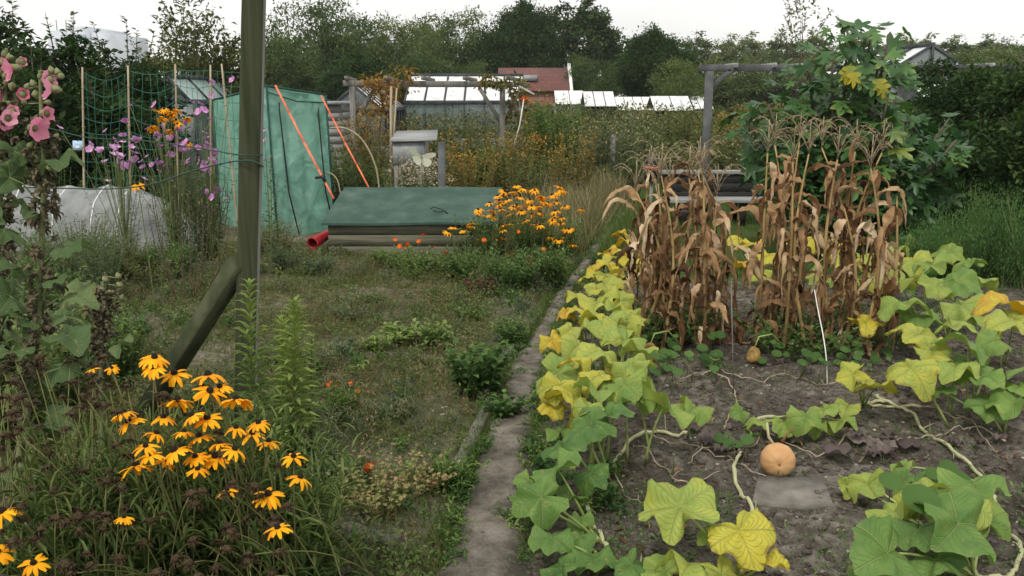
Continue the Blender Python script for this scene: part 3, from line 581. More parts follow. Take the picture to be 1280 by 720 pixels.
# bench
Y0 = 11.9
xl, xr = P(826, 215, Y0).x, P(1015, 215, Y0).x; zt = P(0, 215, Y0).z; zs = P(0, 250, Y0 - .35).z
t = thing('garden_bench', 'long dark plank garden bench with pale grey top rail behind the maize', 'bench', ((xl + xr) / 2, Y0, 0))
bl = MB(); bl.bar((xl, Y0, zt), (xr, Y0, zt), .16, .045); bl.build('top_rail', M['grey_wood'], t)
for k in range(3):
    zz = zt - .09 - k * .112; bl = MB(); bl.bar((xl + .02, Y0 - .03 - k * .02, zz), (xr - .02, Y0 - .03 - k * .02, zz), .03, .105); bl.build('back_plank', M['dark_wood'], t)
zs = max(zs, .28)
for k in range(3):
    bl = MB(); yy = Y0 - .45 + k * .13; bl.bar((xl + .02, yy, zs), (xr - .02, yy, zs), .12, .045); bl.build('seat_plank', M['grey_wood'], t)
for x in (xl + .25, (xl + xr) / 2, xr - .4):
    bl = MB(); bl.bar((x, Y0 - .42, 0), (x, Y0 - .42, zs - .03), .09, .09); bl.build('leg', M['dark_wood'], t)
    bl = MB(); bl.bar((x, Y0 + .02, 0), (x, Y0 + .02, zt - .03), .07, .09); bl.build('leg', M['dark_wood'], t)
# bucket bag with orange band on end of bench
q = P(815, 205, 11.4)
t = thing('bag', 'small black bag with an orange band beside the left bench end', 'bag', (q.x, 11.4, 0))
bl = MB(); bl.bar((q.x, 11.4, 0), (q.x, 11.4, q.z - .22), .04, .04); bl.build('stake', M['weathered_wood'], t)
bl = MB(); zc = q.z; bl.tube([(q.x, 11.4, zc - .22), (q.x, 11.4, zc - .2), (q.x, 11.4, zc), (q.x, 11.4, zc + .1), (q.x, 11.4, zc + .13)], [.07, .09, .1, .07, .02], 12); bl.build('body', M['black'], t, smooth=True)
bl = MB(); bl.tube([(q.x, 11.4, zc - .055), (q.x, 11.4, zc - .03)], .108, 12); bl.build('band', M['strap'], t)

# ================================================================== GREEN TENT
def lerp(a, b, t): return a + (b - a) * t
A1 = P(333, 107, 10.5); B1 = P(407, 118, 11.05); C1 = P(266, 125, 11.7)
def foot(v, dx=0, dy=0): return Vector((v.x + dx, v.y + dy, .0))
A0 = foot(A1, .06, -.1); B0 = foot(B1, .05); C0 = foot(C1, 0, 0); D1 = B1 + C1 - A1; D1.z = 1.55; D0 = foot(D1)
t = thing('tent_greenhouse', 'upright walk-in tent of pale green plastic sheeting with dark piping', 'tent', (A0.x, A0.y, 0))
def sheet(a0, b0, a1, b1, seed, amp=.03, n=36, m=46):
    A = np.zeros((m, n, 3)); a0, b0, a1, b1 = [np.array(v) for v in (a0, b0, a1, b1)]
    nrm = np.cross(b0 - a0, a1 - a0); nrm /= np.linalg.norm(nrm)
    U, V = np.meshgrid(np.linspace(0, 1, n), np.linspace(0, 1, m))
    pos = (a0[None, None] * (1 - U[..., None]) + b0[None, None] * U[..., None]) * (1 - V[..., None]) + (a1[None, None] * (1 - U[..., None]) + b1[None, None] * U[..., None]) * V[..., None]
    e = np.sin(U * PI) ** .5
    wr = (fbm(U * 3 + V * 1.5, V * 2.2, 4, seed) - .5) * 2 + .35 * np.sin((U * 3.2 + V * 2.4 + fbm(U * 2, V * 2, 2, seed + 3) * 3) * 4)
    return pos + nrm * (wr * amp * e)[..., None] + np.array((0, 0, -1.)) * (np.sin(U * PI) * .03 * V)[..., None]
fr = MB(); fr.grid(sheet(A0, B0, A1, B1, 4, .05)); fr.build('front_panel', M['tarp'], t, smooth=True)
fr = MB(); fr.grid(sheet(C0, A0, C1, A1, 14, .035)); fr.grid(sheet(B0, D0, B1, D1, 24)); fr.grid(sheet(D0, C0, D1, C1, 34)); fr.build('side_panel', M['tarp'], t, smooth=True)
fr = MB(); fr.grid(sheet(A1, B1, C1, D1, 44, .02)); fr.build('roof_panel', M['tarp'], t, smooth=True)
sm = MB()
for a, c in ((A0, A1), (B0, B1), (A1, B1), (C1, A1), (C0, C1)): sm.tube([a, lerp(a, c, .5) + Vector((.0, -.01, -.005)), c], .014, 6)
sm.build('piping', mat('dark_piping', (.01, .05, .04), (.02, .08, .06), bump=.1), t)
off = Vector((0, -.05, 0))
for u0, u1 in ((.2, .28), (.86, .9)):
    zi = MB(); zi.tube([lerp(A0, B0, u1 + .1) + off, lerp(lerp(A0, B0, u1), lerp(A1, B1, u0), .3) + off * .9, lerp(lerp(A0, B0, u0), lerp(A1, B1, u0 + .0), .86) + off, lerp(lerp(A0, B0, u0), lerp(A1, B1, u0), .9) + off * .4], .01, 6); zi.build('zip', M['black'], t)
zi = MB(); zi.tube([lerp(A1, B1, .03) + Vector((0, -.03, -.07)), lerp(A1, B1, .5) + Vector((0, -.05, -.13)), lerp(A1, B1, .97) + Vector((0, -.03, -.1))], .008, 6); zi.build('hem_cord', M['wire_green'], t)
# orange tie-down straps, each a thing
def strap(lab, a, c, w=.024):
    bl = MB(); mid = (a + c) / 2 + Vector((0, 0, -.015)); pts = [a, lerp(a, mid, .5), mid, lerp(mid, c, .5), c]
    for i in range(4): bl.bar(pts[i], pts[i + 1] + (pts[i+1] - pts[i]) * .01, w, .004 + .001 * (i % 2), up=(0, -1, .2))
    t = thing('tie_down_strap', lab, 'strap', a); bl.build('webbing', M['strap'], t); return t
a = lerp(A1, B1, .16) + Vector((0, -.04, .02)); c = P(417, 248, 9.75)
t = strap('orange tie-down strap with black buckle, from tent roof to behind the chest', a, c, .022)
k = lerp(a, c, .84); bl = MB(); bl.bar(k + Vector((-.09, -.02, .02)), k + Vector((.02, -.02, .03)), .03, .025); bl.bar(k + Vector((-.02, -.02, .05)), k + Vector((.02, -.02, -.02)), .04, .03); bl.build('buckle', M['black'], t)
a = lerp(A1, B1, .93) + Vector((0, -.04, -.02)); c = P(462, 236, 10.3)
strap('thinner orange strap on right corner of the tent, pegged at the chest back', a, c, .017)
# storage chest
Yf, Yb = 9.1, 9.95
lf, rf_ = P(401, 278, Yf), P(622, 284, Yf); zf = P(0, 280, Yf).z; lb, rb = P(431, 234, Yb), P(628, 236, Yb); zb = P(0, 235, Yb).z
t = thing('storage_chest', 'low wooden storage chest with sloping dark green felt lid', 'chest', ((lf.x + rf_.x) / 2, Yf, 0))
xl, xr = lf.x + .06, rf_.x - .06
for k in range(3):
    h0, h1 = zf * k / 3, zf * (k + 1) / 3 - .006
    bl = MB(); bl.box((xl, Yf + .05 + .003 * k, h0 - .03 * (k == 0)), (xr, Yf + .075, h1)); bl.build('front_board', M['chest_wood'], t)
def prism(mb, x0, x1):
    mb.add([(x0, Yf + .076, 0), (x0, Yb - .05, 0), (x0, Yb - .05, zb - .03), (x0, Yf + .076, zf - .02), (x1, Yf + .076, 0), (x1, Yb - .05, 0), (x1, Yb - .05, zb - .03), (x1, Yf + .076, zf - .02)], [(0, 1, 2, 3), (4, 7, 6, 5), (0, 3, 7, 4), (1, 5, 6, 2), (2, 6, 7, 3), (0, 4, 5, 1)])
bl = MB(); prism(bl, xl, xr); bl.build('carcass', M['chest_wood'], t)
n = 24; U, V = np.meshgrid(np.linspace(0, 1, n), np.linspace(0, 1, 12)); 
def lidA(dz):
    x = (lf.x * (1 - U) + rf_.x * U) * (1 - V) + (lb.x * (1 - U) + rb.x * U) * V; y = Yf + (Yb - Yf) * V
    return np.stack([x, y, zf + (zb - zf) * V + dz + (fbm(U * 3, V * 2, 2, 8) - .5) * .015], -1)
top = lidA(.012); bot = lidA(-.012); bl = MB(); bl.grid(top); bl.grid(bot[:, ::-1])
bl.grid(np.stack([bot[0], top[0]])); bl.grid(np.stack([top[-1], bot[-1]])); bl.grid(np.stack([top[:, 0], bot[:, 0]])); bl.grid(np.stack([bot[:, -1], top[:, -1]])); bl.build('lid', M['roof_felt'], t, smooth=False)
p = P(560, 266, 9.35); q = lambda a, b_: P(a, b_, 9.3) + Vector((0, 0, .01))
bl = MB(); bl.tube([q(538, 262), q(543, 260), q(552, 263), q(560, 268), q(556, 265), q(548, 266), q(541, 264)], .005, 5); bl.build('hasp', M['black'], t)
# red tub
t = thing('tub', 'red plastic tub lying tipped against left end of the chest', 'tub', G(398, 322) )
a = P(391, 304, 9.15); c = P(413, 291, 9.5); d = (c - a).normalized()
bl = MB(); bl.tube([a, a + d * .02, c - d * .04, c], [.055, .062, .05, .045], 18, cap=False); bl.tube([c - d * .03, c - d * .028], [.047, .047], 18); bl.build('body', M['red_plastic'], t, smooth=True)
th = np.linspace(0, 2 * PI, 25); u = d.cross(Vector((0, 0, 1))).normalized(); v = u.cross(d)
bl = MB(); bl.tube([a + (u * math.cos(x) + v * math.sin(x)) * .058 for x in th], .01, 6, cap=False); bl.build('rim', M['red_plastic'], t, smooth=True)

# ================================================================== TIMBER POST WITH BRACE, WIRES
Yp = 4.05; q0 = P(318, 0, Yp); q1 = P(309, 430, Yp)
dirp = (q0 - q1).normalized(); base = q1 - dirp * (q1.z / dirp.z); topp = q1 + dirp * ((2.4 - q1.z) / dirp.z)
t = thing('fence_post', 'tall weathered square timber post with diagonal brace beside black-eyed susans', 'post', (base.x, base.y, 0))
pb = MB()
prof = [(-.044, -.05), (.034, -.05), (.044, -.04), (.044, .04), (.034, .05), (-.034, .05), (-.044, .04), (-.048, -.04)]
m_ = 30; A = np.zeros((m_, 9, 3))
for i in range(m_):
    c = base - dirp * .1 + (topp - base + dirp * .1) * (i / (m_ - 1))
    for j in range(9):
        px_, py_ = prof[j % 8]; nn = (vnoise(np.array([i * .35]), np.array([j % 8 * 1.3]), 5)[0] - .5) * .008
        ca, sa = math.cos(R(8)), math.sin(R(8)); px2, py2 = px_ * ca - py_ * sa, px_ * sa + py_ * ca
        A[i, j] = (c.x + px2 * (1 + nn * 10), c.y + py2 * (1 + nn * 10), c.z)
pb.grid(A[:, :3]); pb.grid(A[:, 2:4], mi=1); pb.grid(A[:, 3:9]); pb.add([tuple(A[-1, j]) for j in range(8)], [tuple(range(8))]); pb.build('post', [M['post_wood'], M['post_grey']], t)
a = P(300, 328, 4.03); c = G(166, 528); bb = MB(); bb.bar(a, c + Vector((0, 0, -.05)), .085, .085, up=(.3, 0, 1)); bb.build('brace', M['brace_wood'], t)
def wire(lab, pts, r=.0028, name='fence_wire', m='wire_green'):
    P_ = np.array([tuple(p) for p in pts]); n = len(P_); s = np.linspace(0, n - 1, n * 10)
    W = np.zeros((len(s), 3))
    for i, x in enumerate(s):       # Catmull-Rom
        k = min(int(x), n - 2); f = x - k; p0 = P_[max(k-1, 0)]; p1 = P_[k]; p2 = P_[k+1]; p3 = P_[min(k+2, n-1)]
        W[i] = .5 * ((2*p1) + (-p0+p2)*f + (2*p0-5*p1+4*p2-p3)*f*f + (-p0+3*p1-3*p2+p3)*f**3)
    bl = MB(); bl.tube(W, r, 6); o = bl.build(name, M[m], org=W[0], smooth=True)
    if lab: props(o, lab, 'wire')
    return o
pw = lambda px, py, Y=3.96: P(px, py, Y)
wire('upper green garden wire wrapped round the tall post', [pw(-10, 148, 4.6), pw(60, 160, 4.5), pw(110, 172, 4.4), pw(180, 176, 4.3), pw(240, 184, 4.15), pw(296, 193, 3.985), pw(315, 194, 3.97), pw(327, 194, 4.02), pw(328, 191, 4.1)])
wire('lower green garden wire sagging left from the tall post', [pw(-10, 233, 4.6), pw(60, 235, 4.5), pw(140, 236, 4.4), pw(190, 230, 4.3), pw(240, 214, 4.15), pw(280, 204, 4.03), pw(300, 201, 3.98), pw(315, 201, 3.965), pw(325, 206, 3.99), pw(329, 208, 4.1)], .0033)
# bean canes and net
cl = [(103, 84, 105, 232, 'leftmost tall bamboo cane, holding the small blue tag'), (160, 82, 163, 234, 'tall bamboo cane second from left, above the fleece tunnel'), (219, 80, 223, 232, 'bamboo cane standing before the pointed glasshouse'), (263, 81, 264, 240, 'upright bamboo cane just left of the green tent'), (277, 80, 287, 180, 'leaning bamboo cane across the left face of the green tent')]
Yc = 10.2; tops = []
for a, b_, c, d, lab in cl:
    top = P(a, b_, Yc); lo = P(c, d, Yc); dr = (lo - top).normalized(); ft = top + dr * (top.z / -dr.z); tops.append((top, ft))
    bl = MB(); n = 9; pts = [lerp(ft, top, k / n) for k in range(n + 1)]; bl.tube(pts, [.0135 - .0004 * k for k in range(n + 1)], 7)
    for k in range(1, n): bl.tube([pts[k] - Vector((0, 0, .006)), pts[k] + Vector((0, 0, .006))], .016, 7)
    o = bl.build('bamboo_cane', M['cane'], org=ft); props(o, lab, 'cane', 'bamboo canes of the bean frame')
bl = MB()
def netpt(u, v):    # u along canes, v height
    x = u * 4; k = min(int(x), 3); f = x - k; order = [0, 1, 2, 3, 3]
    a = tops[order[k]]; c = tops[min(order[k] + 1, 3)]
    p = lerp(lerp(a[1], a[0], v), lerp(c[1], c[0], v), f) if k < 3 else lerp(tops[3][1], tops[3][0], v) + Vector((.5 * f, .1 * f, 0))
    return p + Vector((0, .02, -.10 * math.sin(f * PI) * (.6 + .5 * math.sin(v * 9 + k))))
for v in np.linspace(.3, .97, 9): bl.tube([netpt(u, v) for u in np.linspace(0, .99, 60)], .0032, 4)
for u in np.linspace(0.02, .99, 24): bl.tube([netpt(min(.99, u + .006 * math.sin(v * 11 + u * 30)), v) for v in np.linspace(.25, .97, 16)], .0024, 4)
o = bl.build('bean_net', M['net_green'], org=tops[0][1]); props(o, 'green plastic bean netting sagging between the bamboo canes', 'net')
p = P(97, 182, 9.9); bl = MB(); bl.add([(p.x - .06, 9.9, p.z - .05), (p.x + .04, 9.9, p.z - .05), (p.x + .055, 9.92, p.z + .05), (p.x - .055, 9.91, p.z + .055), (p.x - .06, 9.903, p.z - .05), (p.x + .04, 9.903, p.z - .05), (p.x + .055, 9.923, p.z + .05), (p.x - .055, 9.913, p.z + .055)], [(0, 1, 2, 3), (7, 6, 5, 4), (0, 4, 5, 1), (1, 5, 6, 2), (2, 6, 7, 3), (3, 7, 4, 0)])
t = thing('plant_tag', 'small pale blue plastic tag hanging on the leftmost bamboo cane', 'tag', p); bl.build('card', M['sign_blue'], t)
bl = MB(); bl.tube([p + Vector((0, 0, .05)), p + Vector((.01, .1, .1)), P(103, 165, 10.18)], .004, 4); bl.build('string', M['black'], t)
# fleece tunnel
t = thing('fleece_tunnel', 'low hoop tunnel covered in grey-white garden fleece behind the weeds, left', 'tunnel', G(130, 322))
L0 = G(-45, 312); L1 = G(238, 322); n, m_ = 70, 26; A = np.zeros((n, m_, 3)); hp = [.02, .22, .42, .58, .70, .86]
for i in range(n):
    u = i / (n - 1); c = lerp(L0, L1, u); nearh = min(abs(u - h) for h in hp)
    hgt = .68 * min(1, .35 + u * 8) * (1 - .05 * min(1, nearh / .09) ** 1.0) * (1 if u < .66 else max(0.02, 1 - ((u - .66) / .34) ** 2.0) ** .85)
    wd = .5 * (1 if u < .8 else max(.12, math.sqrt(max(0, 1 - ((u - .8) / .2) ** 2)))) 
    for j in range(m_):
        th = PI * j / (m_ - 1); nn = 1 + (fbm(np.array([u * 14]), np.array([j * .3]), 4, 3)[0] - .5) * .16
        A[i, j] = (c.x, c.y + .5 - math.cos(th) * wd * nn, math.sin(th) ** .8 * hgt * nn - .01)
bl = MB(); bl.grid(A); bl.build('fleece', M['fleece'], t, smooth=True)
for h in hp[1:-1]:
    i = int(h * (n - 1)); bl = MB(); bl.tube([A[i, j] + np.array((0, -.004 if j < m_ / 2 else .004, .0)) for j in range(m_)], .007, 6); bl.build('hoop', M['pale_white'], t)
# paving slab, edgings
c = G(988, 615); bl = MB(); s1, s2 = G(940, 632), G(1042, 636); s3, s4 = G(1028, 600), G(948, 597)
z0, z1 = -.03, .014; vs = [Vector((v.x, v.y, z)) for z in (z0, z1) for v in (s1, s2, s3, s4)]
bl.add([tuple(v) for v in vs], [(3, 2, 1, 0), (4, 5, 6, 7), (0, 1, 5, 4), (1, 2, 6, 5), (2, 3, 7, 6), (3, 0, 4, 7)]); o = bl.build('paving_slab', M['stone'], org=c); props(o, 'grey concrete slab sunk in the soil beneath the pumpkin', 'slab')
def edging(lab, pts, h=.06, wd=.035):
    A = []; rr = random.Random(3)
    for i, p in enumerate(pts):
        p = Vector(p); d = (Vector(pts[min(i + 1, len(pts) - 1)]) - Vector(pts[max(i - 1, 0)])).normalized(); s = Vector((d.y, -d.x, 0)) * wd * rr.uniform(.8, 1.15); hh = h * rr.uniform(.75, 1.15)
        A.append([p - s + Vector((0, 0, -.05)), p - s + Vector((0, 0, hh - .01)), p - s * .7 + Vector((0, 0, hh)), p + s * .7 + Vector((0, 0, hh)), p + s + Vector((0, 0, hh - .012)), p + s + Vector((0, 0, -.05)), p - s + Vector((0, 0, -.05))])
    bl = MB(); bl.grid(np.array([[tuple(v) for v in r] for r in A])); f = [tuple(v) for v in A[0][:6]]; g = [tuple(v) for v in A[-1][:6]]
    bl.add(f, [(0, 1, 2, 3, 4, 5)]); bl.add(g, [(5, 4, 3, 2, 1, 0)]); o = bl.build('bed_edging', M['edging'], org=pts[0]); props(o, lab, 'edging')
def curve_px(l, k=5):
    out = []
    for i in range(len(l) - 1):
        for j in range(k): f = j / k; out.append(G(l[i][0] * (1 - f) + l[i + 1][0] * f, l[i][1] * (1 - f) + l[i + 1][1] * f))
    out.append(G(*l[-1])); return out
edging('crumbling concrete edging along left side of the dirt path', curve_px([(562, 600), (585, 560), (603, 525), (618, 490)]), .03, .03)
edging('dark mossy edging kerb under the orange nasturtium, left of the path', curve_px([(345, 658), (400, 664), (460, 676), (498, 690)]), .05, .03)
edging('far stone edging between the weedy bed and the upper path', curve_px([(625, 455), (650, 425), (668, 400)]), .02, .022)
# ================================================================== TREES AND SHRUBS
def crown(mb, c, r, ncl, per, leaf, rng, tpl='rh', t0=.5, tv=.25, hollow=.45, aspect=.55, floor=None, clr=.24, droop=0., mi=0):
    """leaf clumps spread through an ellipsoid, denser towards the outside, uneven outline"""
    c = np.array(c, float); r = np.array(r, float); v, f = TPL[tpl]
    d = unit(rng.normal(size=(ncl, 3))); rad = (hollow + (1 - hollow) * rng.random(ncl) ** .6)
    lump = .78 + .5 * vnoise(d[:, 0] * 2.3 + c[0], d[:, 2] * 2.3 + d[:, 1] * 1.7, int(c[1] * 7) % 97)
    cc = c + d * r * (rad * lump)[:, None]
    cr = np.mean(r) * clr * (.6 + .8 * rng.random(ncl))
    ct_ = t0 + rng.normal(size=ncl) * tv * .6
    n = ncl * per; idx = np.repeat(np.arange(ncl), per)
    off = rng.normal(size=(n, 3)) * np.array((1, 1, .62)) * .6
    pos = cc[idx] + off * cr[idx][:, None]
    dr = unit(off + rng.normal(size=(n, 3)) * .8 + np.array((0, 0, -droop)))
    if floor is not None:
        k = pos[:, 2] > floor; pos, dr, idx = pos[k], dr[k], idx[k]; n = len(pos)
    up = unit(np.array((0, 0, 1.)) + rng.normal(size=(n, 3)) * .45)
    s = leaf * (.6 + .8 * rng.random(n))
    mb.batch(v, f, scaled(frames(dr, up), s * aspect, s), pos, np.clip(ct_[idx] + rng.normal(size=n) * tv * .5, 0, 1), mi)
    return cc
def sprigs(mb, sb, c, r, k, ln, leaf, rng, t0=.6, tpl='rh', aspect=.5):
    """shoots that break the outline"""
    v, f = TPL[tpl]
    for i in range(k):
        d = unit(rng.normal(size=3) + np.array((0, 0, 1.2))); d[2] = abs(d[2])
        p0 = np.array(c) + d * np.array(r) * .8; L_ = ln * rng.uniform(.5, 1.2); e = p0 + (d * .6 + np.array((0, 0, .7))) * L_
        m = 7; pts = [p0 + (e - p0) * q + np.array((0, 0, -.06 * L_ * q * q)) for q in np.linspace(0, 1, 5)]
        sb.tube(pts, np.linspace(.012, .003, 5) * max(1, leaf * 6), 4)
        q = rng.random(26); pos = p0 + (e - p0) * q[:, None]; az = rng.random(26) * 2 * PI
        dr = np.stack([np.cos(az), np.sin(az), .5 + 0 * az], 1); s = leaf * (.6 + .6 * rng.random(26))
        mb.batch(v, f, scaled(frames(dr, (0, 0, 1)), s * aspect, s), pos, np.clip(t0 + rng.normal(size=26) * .15, 0, 1))
def tree(name, label, cat, loc, r, zc, ncl, per, leaf, m, seed, t0=.5, tv=.25, trunk=.12, group=None, sprig=0, spl=.5, tpl='rh', lobes=None, hollow=.45, clr=.24, limbs=7):
    rng = np.random.default_rng(seed); loc = Vector((loc[0], loc[1], 0))
    t = thing(name, label, cat, loc, group); fb = MB(); sb = MB(); x, y = loc.x, loc.y
    lobes = lobes or [(0, 0, 0, 1)]; cs = []
    for (dx, dz, dy, k) in lobes:
        rr = (r[0] * k, r[1] * k, r[2] * k); c = (x + dx, y + dy, zc + dz)
        cc = crown(fb, c, rr, int(ncl * k), per, leaf, rng, tpl, t0, tv, hollow, floor=.05, clr=clr); cs += list(cc[:: max(1, len(cc) // max(1, int(limbs * k)))])
        if sprig: sprigs(fb, sb, c, rr, int(sprig * k) + 1, spl, leaf, rng, t0 + .1, tpl)
    h = zc + r[2] * .5
    pts = [(x + .03 * h * math.sin(q * 3 + seed), y, h * q) for q in np.linspace(0, 1, 7)]
    pts[0] = (x, y, -.05); sb.tube(pts, np.linspace(trunk, trunk * .25, 7), 8)
    for c in cs:
        b0 = np.array((x, y, min(c[2] * .6, h * .6) * rng.uniform(.5, 1))); mid = (b0 + c) / 2 + np.array((0, 0, .05 * h))
        sb.tube([b0, mid, c], [trunk * .45, trunk * .25, trunk * .08], 5)
    fb.build('crown', m, t); sb.build('trunk', M['bark'], t); return t
def dtree(src, px, Y, ztop_px, label, wpx=None, src_w=1, src_h=1, rz=0, group=None):
    """copy a tree so that its top stands ztop_px high and wpx wide as seen"""
    ht = P(0, ztop_px, Y).z / src_h; ws = (wpx / F * Y) / src_w if wpx else ht
    return dup(src, (P(px, 100, Y).x, Y, 0), label, group, rz, (ws, ws, ht))

# far trees beyond the allotments -------------------------------------------
far = 'trees along the far edge of the allotments'
tA = tree('broadleaf_tree', 'rounded dark broadleaf tree filling gap left of the tallest tree', 'tree', (P(560, 60, 62).x, 62), (3.6, 3.4, 3.2), 3.9, 150, 90, .22, M['far_leaf'], 11, .45, .25, .3, far, clr=.2, lobes=[(0, 0, 0, 1), (-2.2, -.9, .5, .6), (2.2, -1, -.3, .6)])
tB = tree('poplar_tree', 'loose upright poplar, first of the far row right of the pergola post', 'tree', (P(870, 60, 95).x, 95), (2.3, 2.2, 4.2), 5, 70, 60, .24, M['poplar_leaf'], 12, .5, .25, .22, far, clr=.2, hollow=.2, lobes=[(0, 0, 0, 1), (.8, 2.2, 0, .5), (-.9, 1.2, 0, .5)])
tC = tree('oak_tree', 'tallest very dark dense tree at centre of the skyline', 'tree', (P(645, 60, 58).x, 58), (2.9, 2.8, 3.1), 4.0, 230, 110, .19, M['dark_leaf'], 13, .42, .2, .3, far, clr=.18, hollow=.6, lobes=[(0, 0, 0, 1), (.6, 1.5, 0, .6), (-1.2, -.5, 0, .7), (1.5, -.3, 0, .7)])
tD = tree('broadleaf_tree', 'tall open-crowned tree with gaps of sky, right of the darkest tree', 'tree', (P(718, 60, 60).x, 60), (2.6, 2.4, 3.0), 4.4, 85, 85, .22, M['far_leaf'], 14, .42, .25, .28, far, clr=.2, hollow=.2, lobes=[(0, 0, 0, .8), (.9, 1.9, 0, .5), (-1.3, 1.4, 0, .5), (2.2, .2, 0, .5)])
def top_of(o):
    m = [c for c in o.children if c.name.startswith('crown')][0].data; n = len(m.vertices); a = np.zeros(n * 3, np.float32); m.vertices.foreach_get('co', a); a = a.reshape(-1, 3); return np.percentile(a[:, 2], 99.6), np.percentile(a[:, 0], 98.5) - np.percentile(a[:, 0], 1.5)
hA, wA = top_of(tA); hB, wB = top_of(tB); hC, wC = top_of(tC); hD, wD = top_of(tD)
def fit(o, h, w_, px, Y, top, wpx):
    k = P(0, top, Y).z / h; kw = (wpx / F * Y) / w_; o.location = (P(px, 100, Y).x, Y, 0); o.scale = (kw, kw, k)
fit(tA, hA, wA, 568, 62, 18, 120); fit(tC, hC, wC, 645, 58, 6, 92); fit(tD, hD, wD, 722, 60, 1, 100); fit(tB, hB, wB, 862, 95, 42, 60)
far_list = [
 (tA, hA, wA, 400, 52, 2, 120, 0.7, 'large dark tree rising right behind the timber post'),
 (tA, hA, wA, 450, 58, 22, 110, 2.1, 'round crowned tree above the left end of the pergola'),
 (tA, hA, wA, 500, 56, 26, 100, 3.3, 'rounded tree above the middle of the left pergola'),
 (tB, hB, wB, 530, 80, 22, 70, 1.0, 'pale loose tree behind the rounded ones above the pergola'),
 (tA, hA, wA, 350, 46, 45, 110, 4.0, 'lower tree peeping out right beside the timber post'),
 (tC, hC, wC, 440, 44, 70, 90, 1.2, 'low dark tree behind the gabled greenhouse'),
 (tA, hA, wA, 520, 46, 72, 110, 5.0, 'low broad green tree behind the long greenhouse'),
 (tA, hA, wA, 590, 48, 80, 60, .4, 'small green tree just left of the brick house'),
 (tC, hC, wC, 825, 46, 40, 92, 2.6, 'broad rounded dark green bush-like tree left of the right pergola'),
 (tD, hD, wD, 765, 66, 62, 60, 1.5, 'medium open tree between the tall trees and the rounded one'),
 (tA, hA, wA, 735, 44, 74, 70, 3.0, 'grey-green willow-like tree just right of the brick house'),
 (tA, hA, wA, 850, 40, 76, 70, 2.0, 'low bronze-green tree above the white cold houses'),
 (tB, hB, wB, 905, 92, 45, 55, .5, 'second poplar in the far row, right of the pergola post'),
 (tB, hB, wB, 940, 97, 42, 60, 1.5, 'third poplar in the far row above the pergola beam'),
 (tB, hB, wB, 982, 90, 44, 60, 2.5, 'fourth poplar in the far row, left of the fig'),
 (tB, hB, wB, 1022, 94, 40, 62, 3.4, 'fifth poplar in the far row, against the fig top'),
 (tB, hB, wB, 1068, 92, 46, 62, 4.4, 'sixth poplar in the far row, hidden by the fig'),
 (tB, hB, wB, 1112, 90, 45, 66, 5.2, 'seventh poplar in the far row, above the glass roof'),
 (tB, hB, wB, 1156, 93, 44, 66, .9, 'eighth poplar in the far row, right of the glass roof ridge'),
 (tB, hB, wB, 1200, 90, 46, 66, 1.9, 'ninth poplar in the far row above the dark hedge'),
 (tB, hB, wB, 1243, 95, 45, 66, 2.9, 'tenth poplar in the far row, near the right edge'),
 (tB, hB, wB, 1285, 92, 46, 66, 3.9, 'last poplar in the far row, cut by the right edge'),
 (tB, hB, wB, 1330, 92, 44, 66, 3.9, 'poplar beyond the right edge of view'),
 (tA, hA, wA, 915, 60, 78, 110, 1.1, 'low green tree under the poplars, left of the right pergola beam'),
 (tA, hA, wA, 990, 62, 76, 120, 2.3, 'low green tree under the poplars behind the fig'),
 (tA, hA, wA, 1100, 64, 74, 130, 3.8, 'low green tree under the poplars behind the glass roof'),
 (tA, hA, wA, 1215, 50, 62, 130, 5.1, 'broad low tree above the dark hedge at right'),
 (tA, hA, wA, 1300, 52, 56, 120, .2, 'broad low tree at the far right edge')]
for (s, h, w_, px, Y, top, wpx, rz, lab) in far_list:
    dtree(s, px, Y, top, lab, wpx, w_, h, rz, far)

# dark elders on the left ----------------------------------------------------
g = 'dark elder bushes behind the bean canes'
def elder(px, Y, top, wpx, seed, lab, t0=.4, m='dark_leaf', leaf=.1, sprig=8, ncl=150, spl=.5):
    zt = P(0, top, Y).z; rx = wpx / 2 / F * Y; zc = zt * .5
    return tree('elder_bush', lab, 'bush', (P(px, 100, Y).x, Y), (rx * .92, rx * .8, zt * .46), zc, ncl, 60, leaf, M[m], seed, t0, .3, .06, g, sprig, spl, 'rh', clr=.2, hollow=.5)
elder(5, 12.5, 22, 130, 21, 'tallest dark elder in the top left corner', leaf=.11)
elder(85, 13, 50, 120, 22, 'dark elder behind the leftmost bamboo cane', .42)
elder(158, 13.5, 52, 120, 23, 'dark elder bush between the first two bamboo canes, one shoot high', .36, sprig=14, spl=.7)
elder(40, 11.4, 90, 120, 24, 'lower dark elder behind the pink hollyhock', .3, ncl=120)
elder(130, 11.8, 110, 110, 25, 'lower dark elder behind the fleece tunnel', .3, ncl=120)
elder(232, 21, 52, 110, 26, 'airy olive bush just left of the timber post', .55, 'olive_leaf', .12, 16, 70, 1.0)
elder(285, 19, 50, 90, 27, 'olive green bush directly behind the timber post', .5, 'olive_leaf', .12, 12, 90, .6)
elder(200, 17.5, 95, 90, 28, 'low dark bush behind the pointed glasshouse', .4, ncl=80)
# slim high sapling at px 235, top 5
tree('sapling', 'slender wispy sapling rising highest left of the timber post', 'tree', (P(240, 60, 18).x, 18), (.55, .5, 1.05), P(0, 52, 18).z, 42, 26, .1, M['olive_leaf'], 31, .45, .25, .035, None, 10, .5, hollow=.1, clr=.3)
tree('sapling', 'bare-topped wispy tree left of the fig crown against the sky', 'tree', (P(1002, 60, 30).x, 30), (.8, .7, 1.6), P(0, 52, 30).z, 26, 16, .12, M['olive_leaf'], 32, .6, .25, .04, None, 12, .9, hollow=.1, clr=.3)
